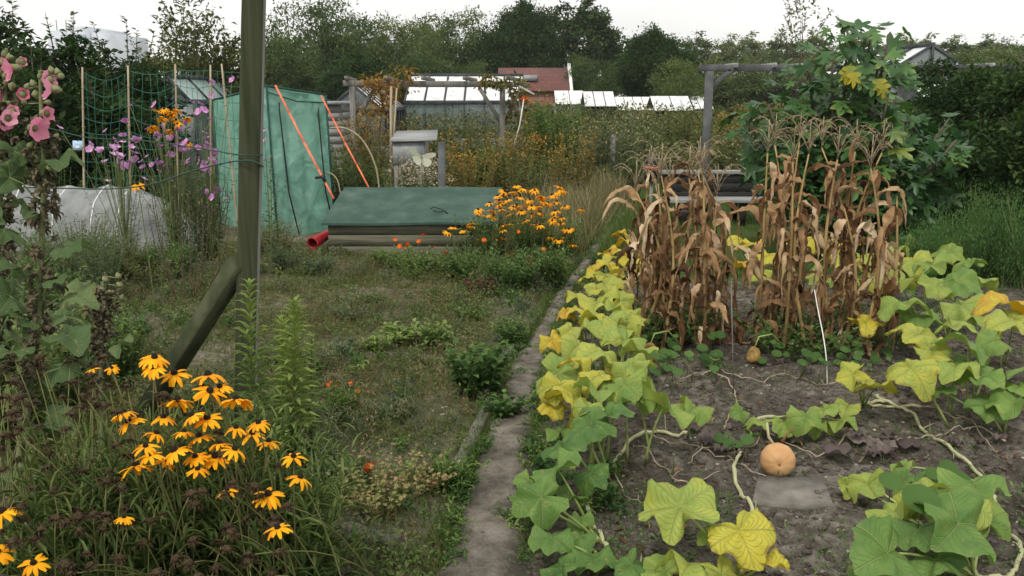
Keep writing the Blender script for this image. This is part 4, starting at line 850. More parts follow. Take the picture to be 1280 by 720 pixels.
# dark hedge on the right -----------------------------------------------------
g = 'dark evergreen bushes at the right edge'
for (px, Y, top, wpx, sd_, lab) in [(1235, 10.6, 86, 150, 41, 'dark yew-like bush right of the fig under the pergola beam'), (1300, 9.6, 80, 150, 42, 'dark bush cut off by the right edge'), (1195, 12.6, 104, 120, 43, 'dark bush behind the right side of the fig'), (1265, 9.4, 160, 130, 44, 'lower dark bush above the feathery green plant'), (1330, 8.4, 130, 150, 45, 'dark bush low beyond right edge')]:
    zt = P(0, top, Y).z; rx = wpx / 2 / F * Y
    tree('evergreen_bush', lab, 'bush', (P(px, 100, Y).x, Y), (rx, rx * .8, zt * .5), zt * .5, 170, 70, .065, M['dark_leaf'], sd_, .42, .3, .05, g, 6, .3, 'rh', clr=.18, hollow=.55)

# herbs: stems that fan out from a base, leaves along them --------------------
def herb(fb, sb, base, n, h, spread, ll, lw, per, rng, t0=.5, tv=.15, tpl='lf', el=(.2, .9), r=.004, z0=.1, tops=None, bend=.3, droop=0, lean=(0, 0)):
    v, f = TPL[tpl]; bx, by, bz = base; tips = []
    for i in range(n):
        a = rng.random() * 2 * PI; sp = spread * math.sqrt(rng.random()); H = h * rng.uniform(.65, 1.05)
        b0 = np.array((bx + math.cos(a) * sp * .35, by + math.sin(a) * sp * .35, bz)); e = np.array((bx + math.cos(a) * sp + lean[0], by + math.sin(a) * sp + lean[1], bz + H))
        mid = (b0 + e) / 2 + np.array((-math.cos(a), -math.sin(a), .3)) * sp * bend * .5
        q = np.linspace(0, 1, 6)[:, None]; pts = b0 * (1 - q) ** 2 + 2 * mid * q * (1 - q) + e * q * q
        if sb is not None: sb.tube(pts, np.linspace(r, r * .5, 6), 4, cap=False)
        k = max(2, int(per * rng.uniform(.7, 1.2))); u = z0 + (1 - z0) * (np.arange(k) + rng.random(k) * .6) / k
        u = np.clip(u, 0, 1)[:, None]; pos = b0 * (1 - u) ** 2 + 2 * mid * u * (1 - u) + e * u * u
        az = np.arange(k) * 2.4 + rng.random() * 6 + rng.normal(size=k) * .3; ev = rng.uniform(el[0], el[1], k)
        dr = np.stack([np.cos(az) * np.cos(ev), np.sin(az) * np.cos(ev), np.sin(ev) - droop], 1)
        s = (1.15 - .55 * u[:, 0]) * rng.uniform(.7, 1.2, k)
        fb.batch(v, f, scaled(frames(dr, (0, 0, 1)), s * lw, s * ll), pos, np.clip(t0 + rng.normal(size=k) * tv + (u[:, 0] - .5) * .2, 0, 1))
        tips.append(e)
    return tips
def dots(mb, tips, rng, k, rad, s, t0=.5, tpl='rh', tv=.2):
    v, f = TPL[tpl]; T = np.repeat(np.array(tips), k, 0); n = len(T); T = T + rng.normal(size=(n, 3)) * np.array((rad, rad, rad * .6))
    mb.batch(v, f, scaled(frames(unit(rng.normal(size=(n, 3))), (0, 0, 1)), s * .8, s), T, np.clip(t0 + rng.normal(size=n) * tv, 0, 1))
def plant(name, label, cat, loc, n, h, spread, ll, lw, per, m, seed, t0=.5, tpl='lf', group=None, top=None, el=(.2, .9), r=.004, bend=.3, tv=.18, droop=0, stem='stem_green', z0=.1, bases=1, bsp=0, lean=(0, 0)):
    rng = np.random.default_rng(seed); loc = Vector((loc[0], loc[1], 0)); t = thing(name, label, cat, loc, group); fb = MB(); sb = MB(); tips = []
    for k in range(bases):
        b0 = (loc.x + rng.normal() * bsp * (k > 0), loc.y + rng.normal() * bsp * .6 * (k > 0), -.01)
        tips += herb(fb, sb, b0, n, h, spread, ll, lw, per, rng, t0, tv, tpl, el, r, z0, None, bend, droop, lean)
    fb.build('foliage', M[m], t); sb.build('stem', M[stem], t)
    if top:
        tb = MB(); dots(tb, tips, rng, top[1], top[2], top[3], top[4] if len(top) > 4 else .5); tb.build('flower_head', M[top[0]], t)
    return t
def at(px, top, Y): return P(px, top, Y).x, P(px, top, Y).z
# yellow-brown and green bushes in the middle distance
mid = [ # px, top, Y, halfwidth_px, n, kind, label
 (430, 175, 12.6, 34, 'dark', 'dark green bush right of the tent, behind the thin orange strap'),
 (455, 150, 15.5, 30, 'autumn', 'rusty brown bush under the left post of the pergola'),
 (462, 188, 12.0, 28, 'dark', 'low dark green bush above the left end of the chest lid'),
 (525, 205, 11.6, 34, 'dryw', 'low heap of grey-white dried flowers behind the chest'),
 (588, 182, 12.6, 34, 'autumn', 'yellow-brown bush right of the short dark post'),
 (560, 176, 14.0, 34, 'yellow', 'yellow flowering bush behind the butterfly'),
 (540, 135, 16.2, 34, 'dark', 'dark climber bush in middle of the left pergola'),
 (585, 140, 16.0, 30, 'olive', 'olive climber bush right of centre under the pergola'),
 (515, 150, 15.2, 26, 'autumnr', 'reddish-brown climber left of centre under the pergola'),
 (610, 165, 14.2, 26, 'green', 'upright fresh green bush at right post of the pergola'),
 (640, 172, 13.2, 34, 'autumn', 'broad yellow-brown bush behind the golden coneflowers'),
 (680, 160, 13.6, 34, 'yellow', 'tall yellow-tipped bush right behind the golden coneflowers'),
 (715, 175, 12.8, 30, 'autumn', 'yellow-brown bush at right end of the bushy bank'),
 (660, 185, 12.0, 30, 'olive', 'olive green bush in front of the yellow-brown bank'),
 (675, 112, 17.5, 34, 'green', 'tall airy green bush in front of the brick house'),
 (705, 120, 17.0, 28, 'green', 'tall airy green bush right of the brick house end'),
 (745, 145, 16.0, 32, 'greyg', 'tall grey-green asparagus-like bush left of the grass path'),
 (775, 158, 15.5, 26, 'greyg', 'grey-green weedy bush by the weathered short post'),
 (800, 140, 19.0, 36, 'greyg', 'pale weedy thicket behind the first maize'),
 (850, 132, 21.0, 36, 'olive', 'olive thicket left of the right pergola post'),
 (930, 130, 20.0, 34, 'autumn', 'rusty shrub right of the right pergola post'),
 (905, 158, 15.0, 30, 'olive', 'olive shrub right behind the bench near pergola post'),
 (945, 168, 13.8, 34, 'dryg', 'rounded pale-tipped shrub behind the middle of the bench'),
 (985, 172, 13.2, 28, 'dark', 'dark shrub behind the right end of the bench'),
 (840, 175, 14.5, 26, 'dark', 'dark shrub behind left end of the bench'),
 (790, 185, 14.2, 18, 'dark', 'dark low shrub beside the weathered post'),
 (300, 235, 12.6, 26, 'dark', 'dark shrub at the foot of the tent behind the timber post'),
 (250, 200, 12.4, 30, 'greyg', 'grey-green bush behind mauve mallow, left of the tent'),
 (195, 215, 12.0, 34, 'greyg', 'grey-green bush above right end of the fleece tunnel'),
 (60, 205, 10.9, 40, 'dark', 'dark low bush behind left end of the fleece tunnel'),
 (130, 212, 11.0, 40, 'dark', 'dark low bush behind the middle of the fleece tunnel'),
]
KS = {'dark': ('dark_leaf', .55, .065, .035, None), 'autumn': ('autumn_leaf', .62, .06, .032, ('autumn_leaf', 9, .05, .035, .8)), 'autumnr': ('autumn_leaf', .8, .07, .04, None),
      'yellow': ('autumn_leaf', .5, .06, .03, ('petal_gold', 3, .05, .024, .2)), 'olive': ('olive_leaf', .5, .07, .035, None), 'green': ('fresh_leaf', .4, .09, .03, None),
      'greyg': ('grey_leaf', .6, .09, .025, ('straw', 5, .06, .03, .5)), 'dryg': ('olive_leaf', .55, .05, .025, ('dry_flower', 9, .06, .03, .5)), 'dryw': ('grey_leaf', .7, .05, .02, ('dry_flower', 26, .08, .03, .8))}
for i, (px, top, Y, hwp, kind, lab) in enumerate(mid):
    m, t0, ll, lw, tp = KS[kind]; x, zt = at(px, top, Y); zt = max(zt * (1.0 + .10 * math.sin(i * 2.7)), .5); sp = hwp / F * Y * 1.05
    sc = Y / 13.5
    plant('shrub', lab, 'shrub', (x, Y), 34, zt * .98, sp, ll * 1.45 * sc, lw * 1.6 * sc, 30, m, 100 + i, t0, 'rh', top=tp and (tp[0], tp[1], tp[2] * sc * 1.3, tp[3] * sc * 1.2, tp[4]), r=.006, bend=-.2, el=(-.2, .9), tv=.22, z0=.02)

# lower growth hiding the far ground, one object: nobody could count it
rng = np.random.default_rng(5)
fb = MB(); n = 200000; X = rng.uniform(-16, 22, n); Y = 11.5 + 28 * rng.random(n) ** 1.5
keep = ~((X > path_x(Y) - .5) & (Y < 15.5) & (X < 6)) & ~((Y < 13) & (X > -4) & (X < -.2))
X, Y = X[keep], Y[keep]; n = len(X); hh = .25 + .75 * vnoise(X * .8, Y * .8, 4) + np.clip((Y - 19) / 8, 0, .45)
Z = hh * rng.random(n) * np.clip((Y - 9) / 8, .3, 1.0)
fb.batch(RH_V, RH_F, scaled(frames(unit(rng.normal(size=(n, 3)) + (0, 0, .8)), (0, 0, 1)), .034 * Y / 14, .062 * Y / 14), np.stack([X, Y, Z], 1), np.clip(vnoise(X * .6, Y * .6, 9) * 1.1 - .1 + rng.normal(size=n) * .15 + .1, 0, 1))
o = fb.build('undergrowth', M['olive_leaf']); props(o, 'mixed low green undergrowth over the distant plots', 'undergrowth', kind='stuff')

# grasses ---------------------------------------------------------------------
def blades(mb, X, Y, h, wd, rng, t, lean=.35, tpl='bl', z=None):
    n = len(X); az = rng.random(n) * 2 * PI; l = lean * rng.random(n) + .05
    d = np.stack([np.cos(az) * l, np.sin(az) * l, 1 - l * .3], 1); Z = ground_h(X, Y) - .005 if z is None else z
    v, f = TPL[tpl]; mb.batch(v, f, scaled(frames(d, np.stack([np.cos(az + 1.3), np.sin(az + 1.3), .2 + 0 * az], 1)), wd, h), np.stack([X, Y, Z], 1), np.clip(t, 0, 1))
n = 42000; X = rng.uniform(.6, 7, n); Y = rng.uniform(7.9, 15.5, n); k = (X > path_x(Y) + .15 + .3 * vnoise(X * 3, Y * 3, 2)) & (rng.random(n) < .35 + vnoise(X * 1.5, Y * 1.5, 6)); X, Y = X[k], Y[k]
mb = MB(); blades(mb, X, Y, rng.uniform(.03, .1, len(X)), .008, rng, .35 + .5 * vnoise(X * 2, Y * 2, 5) + rng.normal(size=len(X)) * .12)
o = mb.build('lawn_grass', M['lawn_leaf']); props(o, 'short green grass around the bench', 'grass', kind='stuff')
# tall pale grasses beside the upper path
n = 8000; X = rng.uniform(-.6, 1.7, n) ; Y = rng.uniform(9.3, 14.5, n); X = path_x(Y) - .2 - 1.1 * rng.random(n) ** 1.3 + .1 * rng.normal(size=n)
mb = MB(); blades(mb, X, Y, rng.uniform(.2, .75, len(X)) * (.5 + .6 * vnoise(X * 2, Y * 2, 12)), .009, rng, rng.random(len(X)) ** 1.2, lean=.5)
o = mb.build('tall_grass', M['straw']); props(o, 'tall pale straw grass left of the upper path', 'grass', kind='stuff')
mb = MB(); blades(mb, X[::2] + .05, Y[::2], rng.uniform(.1, .4, len(X[::2])), .01, rng, rng.random(len(X[::2])), lean=.5)
n = 5000; Yq = rng.uniform(9, 15, n); Xq = path_x(Yq) + .15 + .5 * rng.random(n) ** 1.6; blades(mb, Xq, Yq, rng.uniform(.08, .35, n), .009, rng, rng.random(n), lean=.5)
o = mb.build('green_grass', M['lawn_leaf']); props(o, 'green grass mixed along both sides of the upper path', 'grass', kind='stuff')

# ================================================================== FIG
def figtpl():
    out = [(0, 0, 0)]; 
    prof = [(-.12, .02), (-.34, .05), (-.5, .22), (-.36, .30), (-.2, .36), (-.42, .62), (-.46, .76), (-.26, .7), (-.12, .56), (-.13, .84), (0, 1.0), (.13, .84), (.12, .56), (.26, .7), (.46, .76), (.42, .62), (.2, .36), (.36, .3), (.5, .22), (.34, .05), (.12, .02)]
    v = [(0, .3, 0)] + [(x, y, .28 * abs(x) - .45 * max(0, y - .35) ** 1.4 - .25 * x * x) for x, y in prof]
    f = [(0, k + 2, k + 1) for k in range(len(prof) - 1)] + [(0, 1, len(prof))]
    return v, f
FG_V, FG_F = figtpl(); TPL['fg'] = (FG_V, FG_F)
rng = np.random.default_rng(61); Yf_ = 8.9; fx = PX(1050, Yf_, .6)
t = thing('fig_tree', 'large bushy fig tree with broad lobed leaves behind the maize', 'tree', (fx, Yf_, 0)); fb = MB(); sb = MB(); pos = []; drs = []; tt = []
ends = [(1090, 35), (1060, 30), (1112, 42), (1040, 60), (1100, 70), (1010, 75), (1118, 88), (1070, 95), (990, 110), (1040, 120), (1110, 125), (1142, 138), (960, 130), (1185, 150), (1010, 150), (1075, 155), (1140, 165), (1195, 175), (945, 155), (980, 175), (1170, 200), (1115, 205), (1045, 200), (1000, 215), (960, 205), (1150, 240), (1090, 240), (1130, 280), (1060, 260), (1180, 230), (1000, 250), (1110, 300), (1160, 290), (1205, 165), (930, 140), (1080, 60), (1020, 105), (1070, 210), (1130, 215)]
for i, (px, py) in enumerate(ends):
    yy = Yf_ + rng.uniform(-.75, .65) ; e = np.array(P(px, py, yy)); b0 = np.array((fx + rng.normal() * .1, Yf_ + rng.normal() * .08, 0.)); mid_ = np.array((fx + (e[0] - fx) * .55, Yf_ + (yy - Yf_) * .6, e[2] * .45))
    q = np.linspace(0, 1, 8)[:, None]; pts = b0 * (1 - q) ** 2 + 2 * mid_ * q * (1 - q) + e * q * q; sb.tube(pts, np.linspace(.035, .009, 8), 6)
    k = 50; u = 1 - .65 * rng.random(k) ** 1.1; u = u[:, None]; pp = b0 * (1 - u) ** 2 + 2 * mid_ * u * (1 - u) + e * u * u
    az = np.arange(k) * 2.4 + rng.random() * 6; pet = rng.uniform(.08, .2, k)
    o_ = np.stack([np.cos(az), np.sin(az), rng.uniform(-.1, .7, k)], 1); lp = pp + o_ * pet[:, None]
    for a, c in zip(pp[::2], lp[::2]): sb.tube([a, c], .004, 3, cap=False)
    pos.append(lp); drs.append(unit(o_ + np.array((0, -.25, -.55)) + rng.normal(size=(k, 3)) * .25)); tt.append(np.clip(.45 + rng.normal(size=k) * .18 + (.12 if py < 130 else -.05), 0, .8))
pos, drs, tt = map(np.concatenate, (pos, drs, tt))
s = rng.uniform(.10, .24, len(pos)); up = unit(np.array((-.1, -.55, 1.)) + rng.normal(size=(len(pos), 3)) * .5)
fb.batch(FG_V, FG_F, scaled(frames(drs, up), s * 1.05, s), pos, tt)
yl = np.array([P(1060, 88, Yf_ - .8), P(1066, 96, Yf_ - .85), P(1056, 92, Yf_ - .8), P(1098, 104, Yf_ - .8), P(1103, 110, Yf_ - .8)]); fb.batch(FG_V, FG_F, scaled(frames(np.tile((.1, -.2, -1.), (5, 1)), (0, -1, .3)), .14, .14), yl + (0, 0, .04), [.9, .93, .88, .92, .9])
fb.build('crown', M['fig_leaf'], t, smooth=False); sb.build('trunk', M['bark'], t)
# dense shade interior so that the lower fig is not see-through: more leaves low down
# feathery plant right
rng = np.random.default_rng(62)
for i, (px, top, Y, hwp, lab) in enumerate([(1245, 235, 8.2, 40, 'tall feathery green asparagus fern at the right edge'), (1200, 262, 8.0, 40, 'lower feathery green fern beside the fig foot'), (1285, 245, 7.6, 40, 'feathery green fern cut by the right edge'), (1165, 285, 8.0, 30, 'small feathery fern between the fig and squash')]):
    zt = P(px, top, Y).z; t = thing('fern_plant', lab, 'fern', (P(px, top, Y).x, Y, 0), 'feathery green plants at right'); fb = MB(); sb = MB()
    sp = hwp / F * Y
    for k in range(26):
        a = rng.random() * 2 * PI; e = np.array((t.location.x + math.cos(a) * sp * rng.random(), Y + math.sin(a) * sp, zt * rng.uniform(.6, 1.05))); b0 = np.array((t.location.x + rng.normal() * .08, Y + rng.normal() * .08, 0)); 
        sb.tube([b0, (b0 + e) / 2, e], [.005, .004, .002], 4, cap=False); m_ = 420; u = .15 + .85 * rng.random(m_)[:, None]; c = b0 + (e - b0) * u + rng.normal(size=(m_, 3)) * .085
        fb.batch(BL_V, BL_F, scaled(frames(rng.normal(size=(m_, 3)) + (0, 0, .15), (0, 0, 1)), .004, .034), c, np.clip(.5 + rng.normal(size=m_) * .2, 0, 1))
    fb.build('foliage', M['fern'], t); sb.build('stem', M['stem_green'], t)
# pergola climber
rng = np.random.default_rng(63); t = thing('climbing_vine', 'thin reddish climbing vine on left end of the weathered pergola', 'vine', (P(475, 130, 16.3).x, 16.3, 0)); fb = MB(); sb = MB()
pts = [(P(478, 230, 16.3)), P(474, 170, 16.35), P(478, 130, 16.3), P(474, 104, 16.35), P(500, 100, 16.4)]; sb.tube(pts, .015, 5)
for p in pts[2:] + [P(480, 118, 16.3), P(468, 140, 16.3), P(472, 110, 16.3)]: crown(fb, p, (.3, .2, .22), 8, 12, .09, rng, t0=.85, tv=.2, hollow=.1, clr=.5)
fb.build('foliage', M['autumn_leaf'], t); sb.build('stem', M['stem_brown'], t)
t = thing('climbing_vine', 'leafy vine with one red bloom at right end of the weathered pergola', 'vine', (P(640, 130, 16.3).x, 16.3, 0)); fb = MB(); sb = MB()
pts = [P(650, 230, 16.3), P(648, 150, 16.3), P(636, 108, 16.2), P(610, 100, 16.2)]; sb.tube(pts, .015, 5)
for p in pts[1:] + [P(644, 130, 16.3), P(655, 112, 16.4)]: crown(fb, p, (.25, .2, .2), 8, 12, .09, rng, t0=.5, tv=.3, hollow=.1, clr=.5)
fb.build('foliage', M['autumn_leaf'], t); sb.build('stem', M['stem_brown'], t); fb = MB(); crown(fb, P(656, 123, 16), (.05, .05, .05), 3, 8, .05, rng, clr=.4); fb.build('bloom', M['petal_orange'], t)
# hops-like growth over the right pergola beam
t = thing('climbing_vine', 'dark straggling climber along the right pergola beam beyond the fig', 'vine', (P(1200, 90, 11.5).x, 11.5, 0)); fb = MB(); sb = MB(); pts = [P(1230, 300, 11.3), P(1228, 150, 11.4), P(1215, 90, 11.4), P(1150, 86, 11.45), P(1280, 88, 11.45)]; sb.tube(pts[:4], .016, 5)
for px in range(1110, 1290, 12): crown(fb, P(px, 90 + rng.normal() * 4, 11.42), (.16, .14, .12), 7, 9, .07, rng, t0=.35, hollow=.1, clr=.5)
fb.build('foliage', M['dark_leaf'], t); sb.build('stem', M['stem_brown'], t)
# ================================================================== WEEDS AND SOIL LITTER
rng = np.random.default_rng(90)
def scatter(n, x0, x1, y0, y1, keep):
    X = rng.uniform(x0, x1, n); Y = y0 + (y1 - y0) * rng.random(n) ** 1.25; k = keep(X, Y); return X[k], Y[k]
left = lambda X, Y: X < path_x(Y) - np.interp(Y, _py, _pw) * .95 - .02
patch = lambda X, Y, s=2.2, k=3: fbm(X * s, Y * s, 3, k)
# mossy tiny leaves
X, Y = scatter(210000, -4.2, 1.2, 2.4, 10, lambda X, Y: left(X, Y) & (rng.random(len(X)) < np.clip((patch(X, Y) - .36) * 4.5, .03, 1)))
n = len(X); hh = .015 + .12 * np.clip(patch(X, Y, 3.1, 8) - .35, 0, 1) * 2; Z = ground_h(X, Y) + hh * rng.random(n)
mb = MB(); mb.batch(RH_V, RH_F, scaled(frames(unit(rng.normal(size=(n, 3)) + (0, 0, .3)), (0, 0, 1)), rng.uniform(.007, .018, n), rng.uniform(.014, .036, n)), np.stack([X, Y, Z], 1), np.clip(.0 + .95 * patch(X, Y, 2.6, 12) + rng.normal(size=n) * .18, 0, 1))
o = mb.build('weed_cover', M['weed_leaf']); props(o, 'patchy low weeds and moss over the left bed', 'weeds', kind='stuff')
X, Y = scatter(90000, -4.2, 1.2, 2.4, 10, lambda X, Y: left(X, Y) & (rng.random(len(X)) < np.clip((patch(X, Y, 2.6, 22) - .38) * 4, .02, 1)))
mb = MB(); n = len(X); blades(mb, X, Y, rng.uniform(.03, .13, n), .0035, rng, rng.random(n) * .7 + .1, lean=.7)
o = mb.build('weed_grass', M['weed_leaf']); props(o, 'thin wispy weed grass over the left bed', 'grass', kind='stuff')
X, Y = scatter(12000, -4.2, 1.2, 2.4, 10, lambda X, Y: left(X, Y) & (rng.random(len(X)) < np.clip((patch(X, Y, 2.0, 32) - .4) * 4, .02, 1)))
mb = MB(); n = len(X); blades(mb, X, Y, rng.uniform(.05, .17, n), .003, rng, rng.random(n) * .5, lean=.9); 
k = rng.choice(n, 4000); v_, f_ = TPL['rh']; mb.batch(v_, f_, scaled(frames(rng.normal(size=(4000, 3)), (0, 0, 1)), .008, .012), np.stack([X[k] + rng.normal(size=4000) * .02, Y[k], ground_h(X[k], Y[k]) + rng.uniform(.02, .12, 4000)], 1), rng.random(4000) * .6)
o = mb.build('dry_stalks', M['dry_leaf']); props(o, 'thin dead brown weed stalks over the left bed', 'weeds', kind='stuff')
# right soil: sparse weeds
rgt = lambda X, Y: X > path_x(Y) + np.interp(Y, _py, _pw) * .9
X, Y = scatter(60000, -.2, 4.8, 2.4, 8.3, lambda X, Y: rgt(X, Y) & (rng.random(len(X)) < np.clip((patch(X, Y, 2.4, 43) - .54) * 5, .012, .9)))
mb = MB(); n = len(X); mb.batch(LF_V, LF_F, scaled(frames(unit(rng.normal(size=(n, 3)) + (0, 0, .5)), (0, 0, 1)), rng.uniform(.006, .014, n), rng.uniform(.012, .03, n)), np.stack([X, Y, ground_h(X, Y) + .04 * rng.random(n)], 1), np.clip(.4 + rng.normal(size=n) * .22, 0, 1))
X, Y = scatter(16000, -.2, 4.8, 2.4, 8.3, lambda X, Y: rgt(X, Y) & (rng.random(len(X)) < np.clip((patch(X, Y, 2.4, 53) - .5) * 5, .02, .9)))
blades(mb, X, Y, rng.uniform(.03, .09, len(X)), .003, rng, .3 + .4 * rng.random(len(X)), lean=.7)
o = mb.build('sparse_weeds', M['fresh_leaf']); props(o, 'sparse small green weeds in the dark soil', 'weeds', kind='stuff')
# grass tufts along path edges and edging
mb = MB(); n = 9000; Y = 2.6 + 6 * rng.random(n); sd_ = rng.choice([-1, 1], n, p=[.7, .3]); X = path_x(Y) + sd_ * (np.interp(Y, _py, _pw) * (.85 + .3 * rng.random(n)) + np.abs(rng.normal(size=n)) * .035)
k = vnoise(X * 0 + sd_ * 5, Y * 3.5, 71) + .15 * rng.normal(size=n) > .5; X, Y = X[k], Y[k]; blades(mb, X, Y, rng.uniform(.03, .11, len(X)), .004, rng, rng.random(len(X)), lean=.8)
o = mb.build('edge_grass', M['lawn_leaf']); props(o, 'small grass tufts along the edges of the dirt path', 'grass', kind='stuff')
# clods, pebbles
def ico():
    p = (1 + 5 ** .5) / 2; v = [(-1, p, 0), (1, p, 0), (-1, -p, 0), (1, -p, 0), (0, -1, p), (0, 1, p), (0, -1, -p), (0, 1, -p), (p, 0, -1), (p, 0, 1), (-p, 0, -1), (-p, 0, 1)]
    f = [(0, 11, 5), (0, 5, 1), (0, 1, 7), (0, 7, 10), (0, 10, 11), (1, 5, 9), (5, 11, 4), (11, 10, 2), (10, 7, 6), (7, 1, 8), (3, 9, 4), (3, 4, 2), (3, 2, 6), (3, 6, 8), (3, 8, 9), (4, 9, 5), (2, 4, 11), (6, 2, 10), (8, 6, 7), (9, 8, 1)]
    return np.array(v) / 1.9, f
IV, IF_ = ico()
def rocks(name, lab, m, X, Y, s, flat=.6, cat='soil'):
    mb = MB(); n = len(X); fr = frames(rng.normal(size=(n, 3)), (0, 0, 1)); sc = fr * (s[:, None, None] * rng.uniform(.6, 1.2, (n, 1, 3))); sc[:, 2, :] *= flat
    V = IV * (1 + .25 * rng.normal(size=IV.shape)); mb.batch(V, IF_, sc, np.stack([X, Y, ground_h(X, Y) + s * .1], 1), rng.random(n))
    o = mb.build(name, m); props(o, lab, cat, kind='stuff')
X, Y = scatter(34000, -.2, 4.6, 2.4, 8, rgt); rocks('soil_clods', 'small dark crumbs and clods of soil', mat('clod', (.055, .043, .035), (.14, .12, .1), scale=3, bump=.3, rough=1), X, Y, .004 + .018 * rng.random(len(X)) ** 3)
X, Y = scatter(2600, -2.5, 3.5, 2.5, 7, lambda X, Y: X == X); rocks('pebbles', 'scattered small pale pebbles on soil and path', mat('pebble', (.2, .17, .14), (.42, .38, .33), scale=3, bump=0), X, Y, .003 + .008 * rng.random(len(X)) ** 2, cat='pebbles')
# leaf litter
X, Y = scatter(2600, -1.6, 4.2, 2.5, 7.5, lambda X, Y: rng.random(len(X)) < np.clip((patch(X, Y, 2, 66) - .42) * 4, .04, 1))
n = len(X); mb = MB(); mb.batch(LA_V, LA_F, scaled(frames(unit(rng.normal(size=(n, 3)) * (1, 1, .35)), (0, 0, 1)), rng.uniform(.008, .02, n), rng.uniform(.02, .06, n), rng.uniform(.03, .08, n)), np.stack([X, Y, ground_h(X, Y) + .012], 1), rng.random(n) * .55)
o = mb.build('leaf_litter', M['dry_leaf']); props(o, 'shrivelled dead leaf litter over the soil', 'litter', kind='stuff')
# bigger withered leaf heaps
def withered(lab, px, py, seed, k=9, s=.07):
    r_ = np.random.default_rng(seed); c = G(px, py); mb = MB()
    for i in range(k):
        n = 9; U, V = np.meshgrid(np.linspace(-1, 1, n), np.linspace(-1, 1, n)); sz = s * r_.uniform(.5, 1.1); ox, oy = r_.normal(size=2) * .09
        rad = np.sqrt(U ** 2 + V ** 2); sh = np.clip(1.2 - .35 * rad, .3, 2); zz = .02 + .03 * np.abs(np.sin(U * 2.6 + i) * np.cos(V * 2.3 + i * 2)) + .02 * fbm(U * 3 + i * 9, V * 3, 2, seed)
        mb.grid(np.stack([c.x + ox + U * sh * sz, c.y + oy + V * sh * sz, gz(c.x, c.y) + zz], -1), t=r_.uniform(0, .45))
    o = mb.build('withered_leaf_heap', M['withered'], org=c, smooth=True); props(o, lab, 'dead leaves', kind='stuff')
M['withered'] = leafmat('withered', [(0, (.09, .07, .065)), (.4, (.2, .165, .15)), (1, (.42, .38, .33))], nscale=20, namp=.6)
withered('crumpled grey-brown dead squash leaves right of the pumpkin', 1090, 572, 1); withered('single curled greyish dead leaf between pumpkin and right vine', 1078, 560, 2, 3, .05)
withered('dark crumpled dead leaves just left of the pumpkin', 918, 552, 3, 7, .05); withered('shrivelled brown dead leaf heap among left vines', 880, 556, 4, 5, .05); withered('crumpled dead leaf clump at right middle near the long vine', 1215, 556, 5, 5, .05); withered('dead pale leaf scraps on soil by the bottom of the path', 392, 690, 6, 3, .03)

# ================================================================== SQUASH
def squash_leaf(mb, c, size, nrm, fwd, t, rng, droop=.5):
    nt_, nr = 50, 7; th = np.linspace(-PI, PI, nt_); r = np.linspace(0, 1, nr)[:, None] ** .9
    lob = .5 * (1 + rng.uniform(.03, .09) * np.cos(5 * th)) * (1 - .12 * np.abs(th) / PI) * (1 + .025 * np.sin(23 * th + rng.random() * 6) + .04 * np.sin(3 * th + rng.random() * 6))
    lob *= 1 + .13 * (fbm(th * 3 + rng.random() * 50, th * 0, 4, 3) - .5) + .02 * rng.normal(size=nt_) * (np.abs(th) < 3.1); lob *= np.clip((PI - np.abs(th)) / .42, .16, 1) ** .55
    x = np.sin(th) * lob * r; y = np.cos(th) * lob * r
    rr = r * np.ones_like(th); f = rng.uniform(-.15, 1.0); kk = rng.integers(2, 5)
    z = .17 * rr * (.5 - .5 * np.cos(5 * th)) * (1 - rr * .4) + f * .3 * np.abs(x) - droop * np.clip(rr - .35, 0, 1) ** 2 * .6 * (1 + .5 * np.sin(th * 2 + rng.random() * 6)) + .14 * rr ** 2 * np.sin(kk * th + rng.random() * 6) + .05 * rr ** 3 * np.sin(9 * th + rng.random() * 6) + .02 * (fbm(x * 9 + c[0] * 50, y * 9, 2, 5) - .5)
    V = np.stack([x, y, z], -1) * size
    fr = frames(np.array([fwd], float), np.array(nrm, float))[0]
    W = V @ fr.T + np.array(c); uv = np.stack([rr, np.broadcast_to(th, rr.shape)], -1); mb.grid(W, t=t, uv=uv)
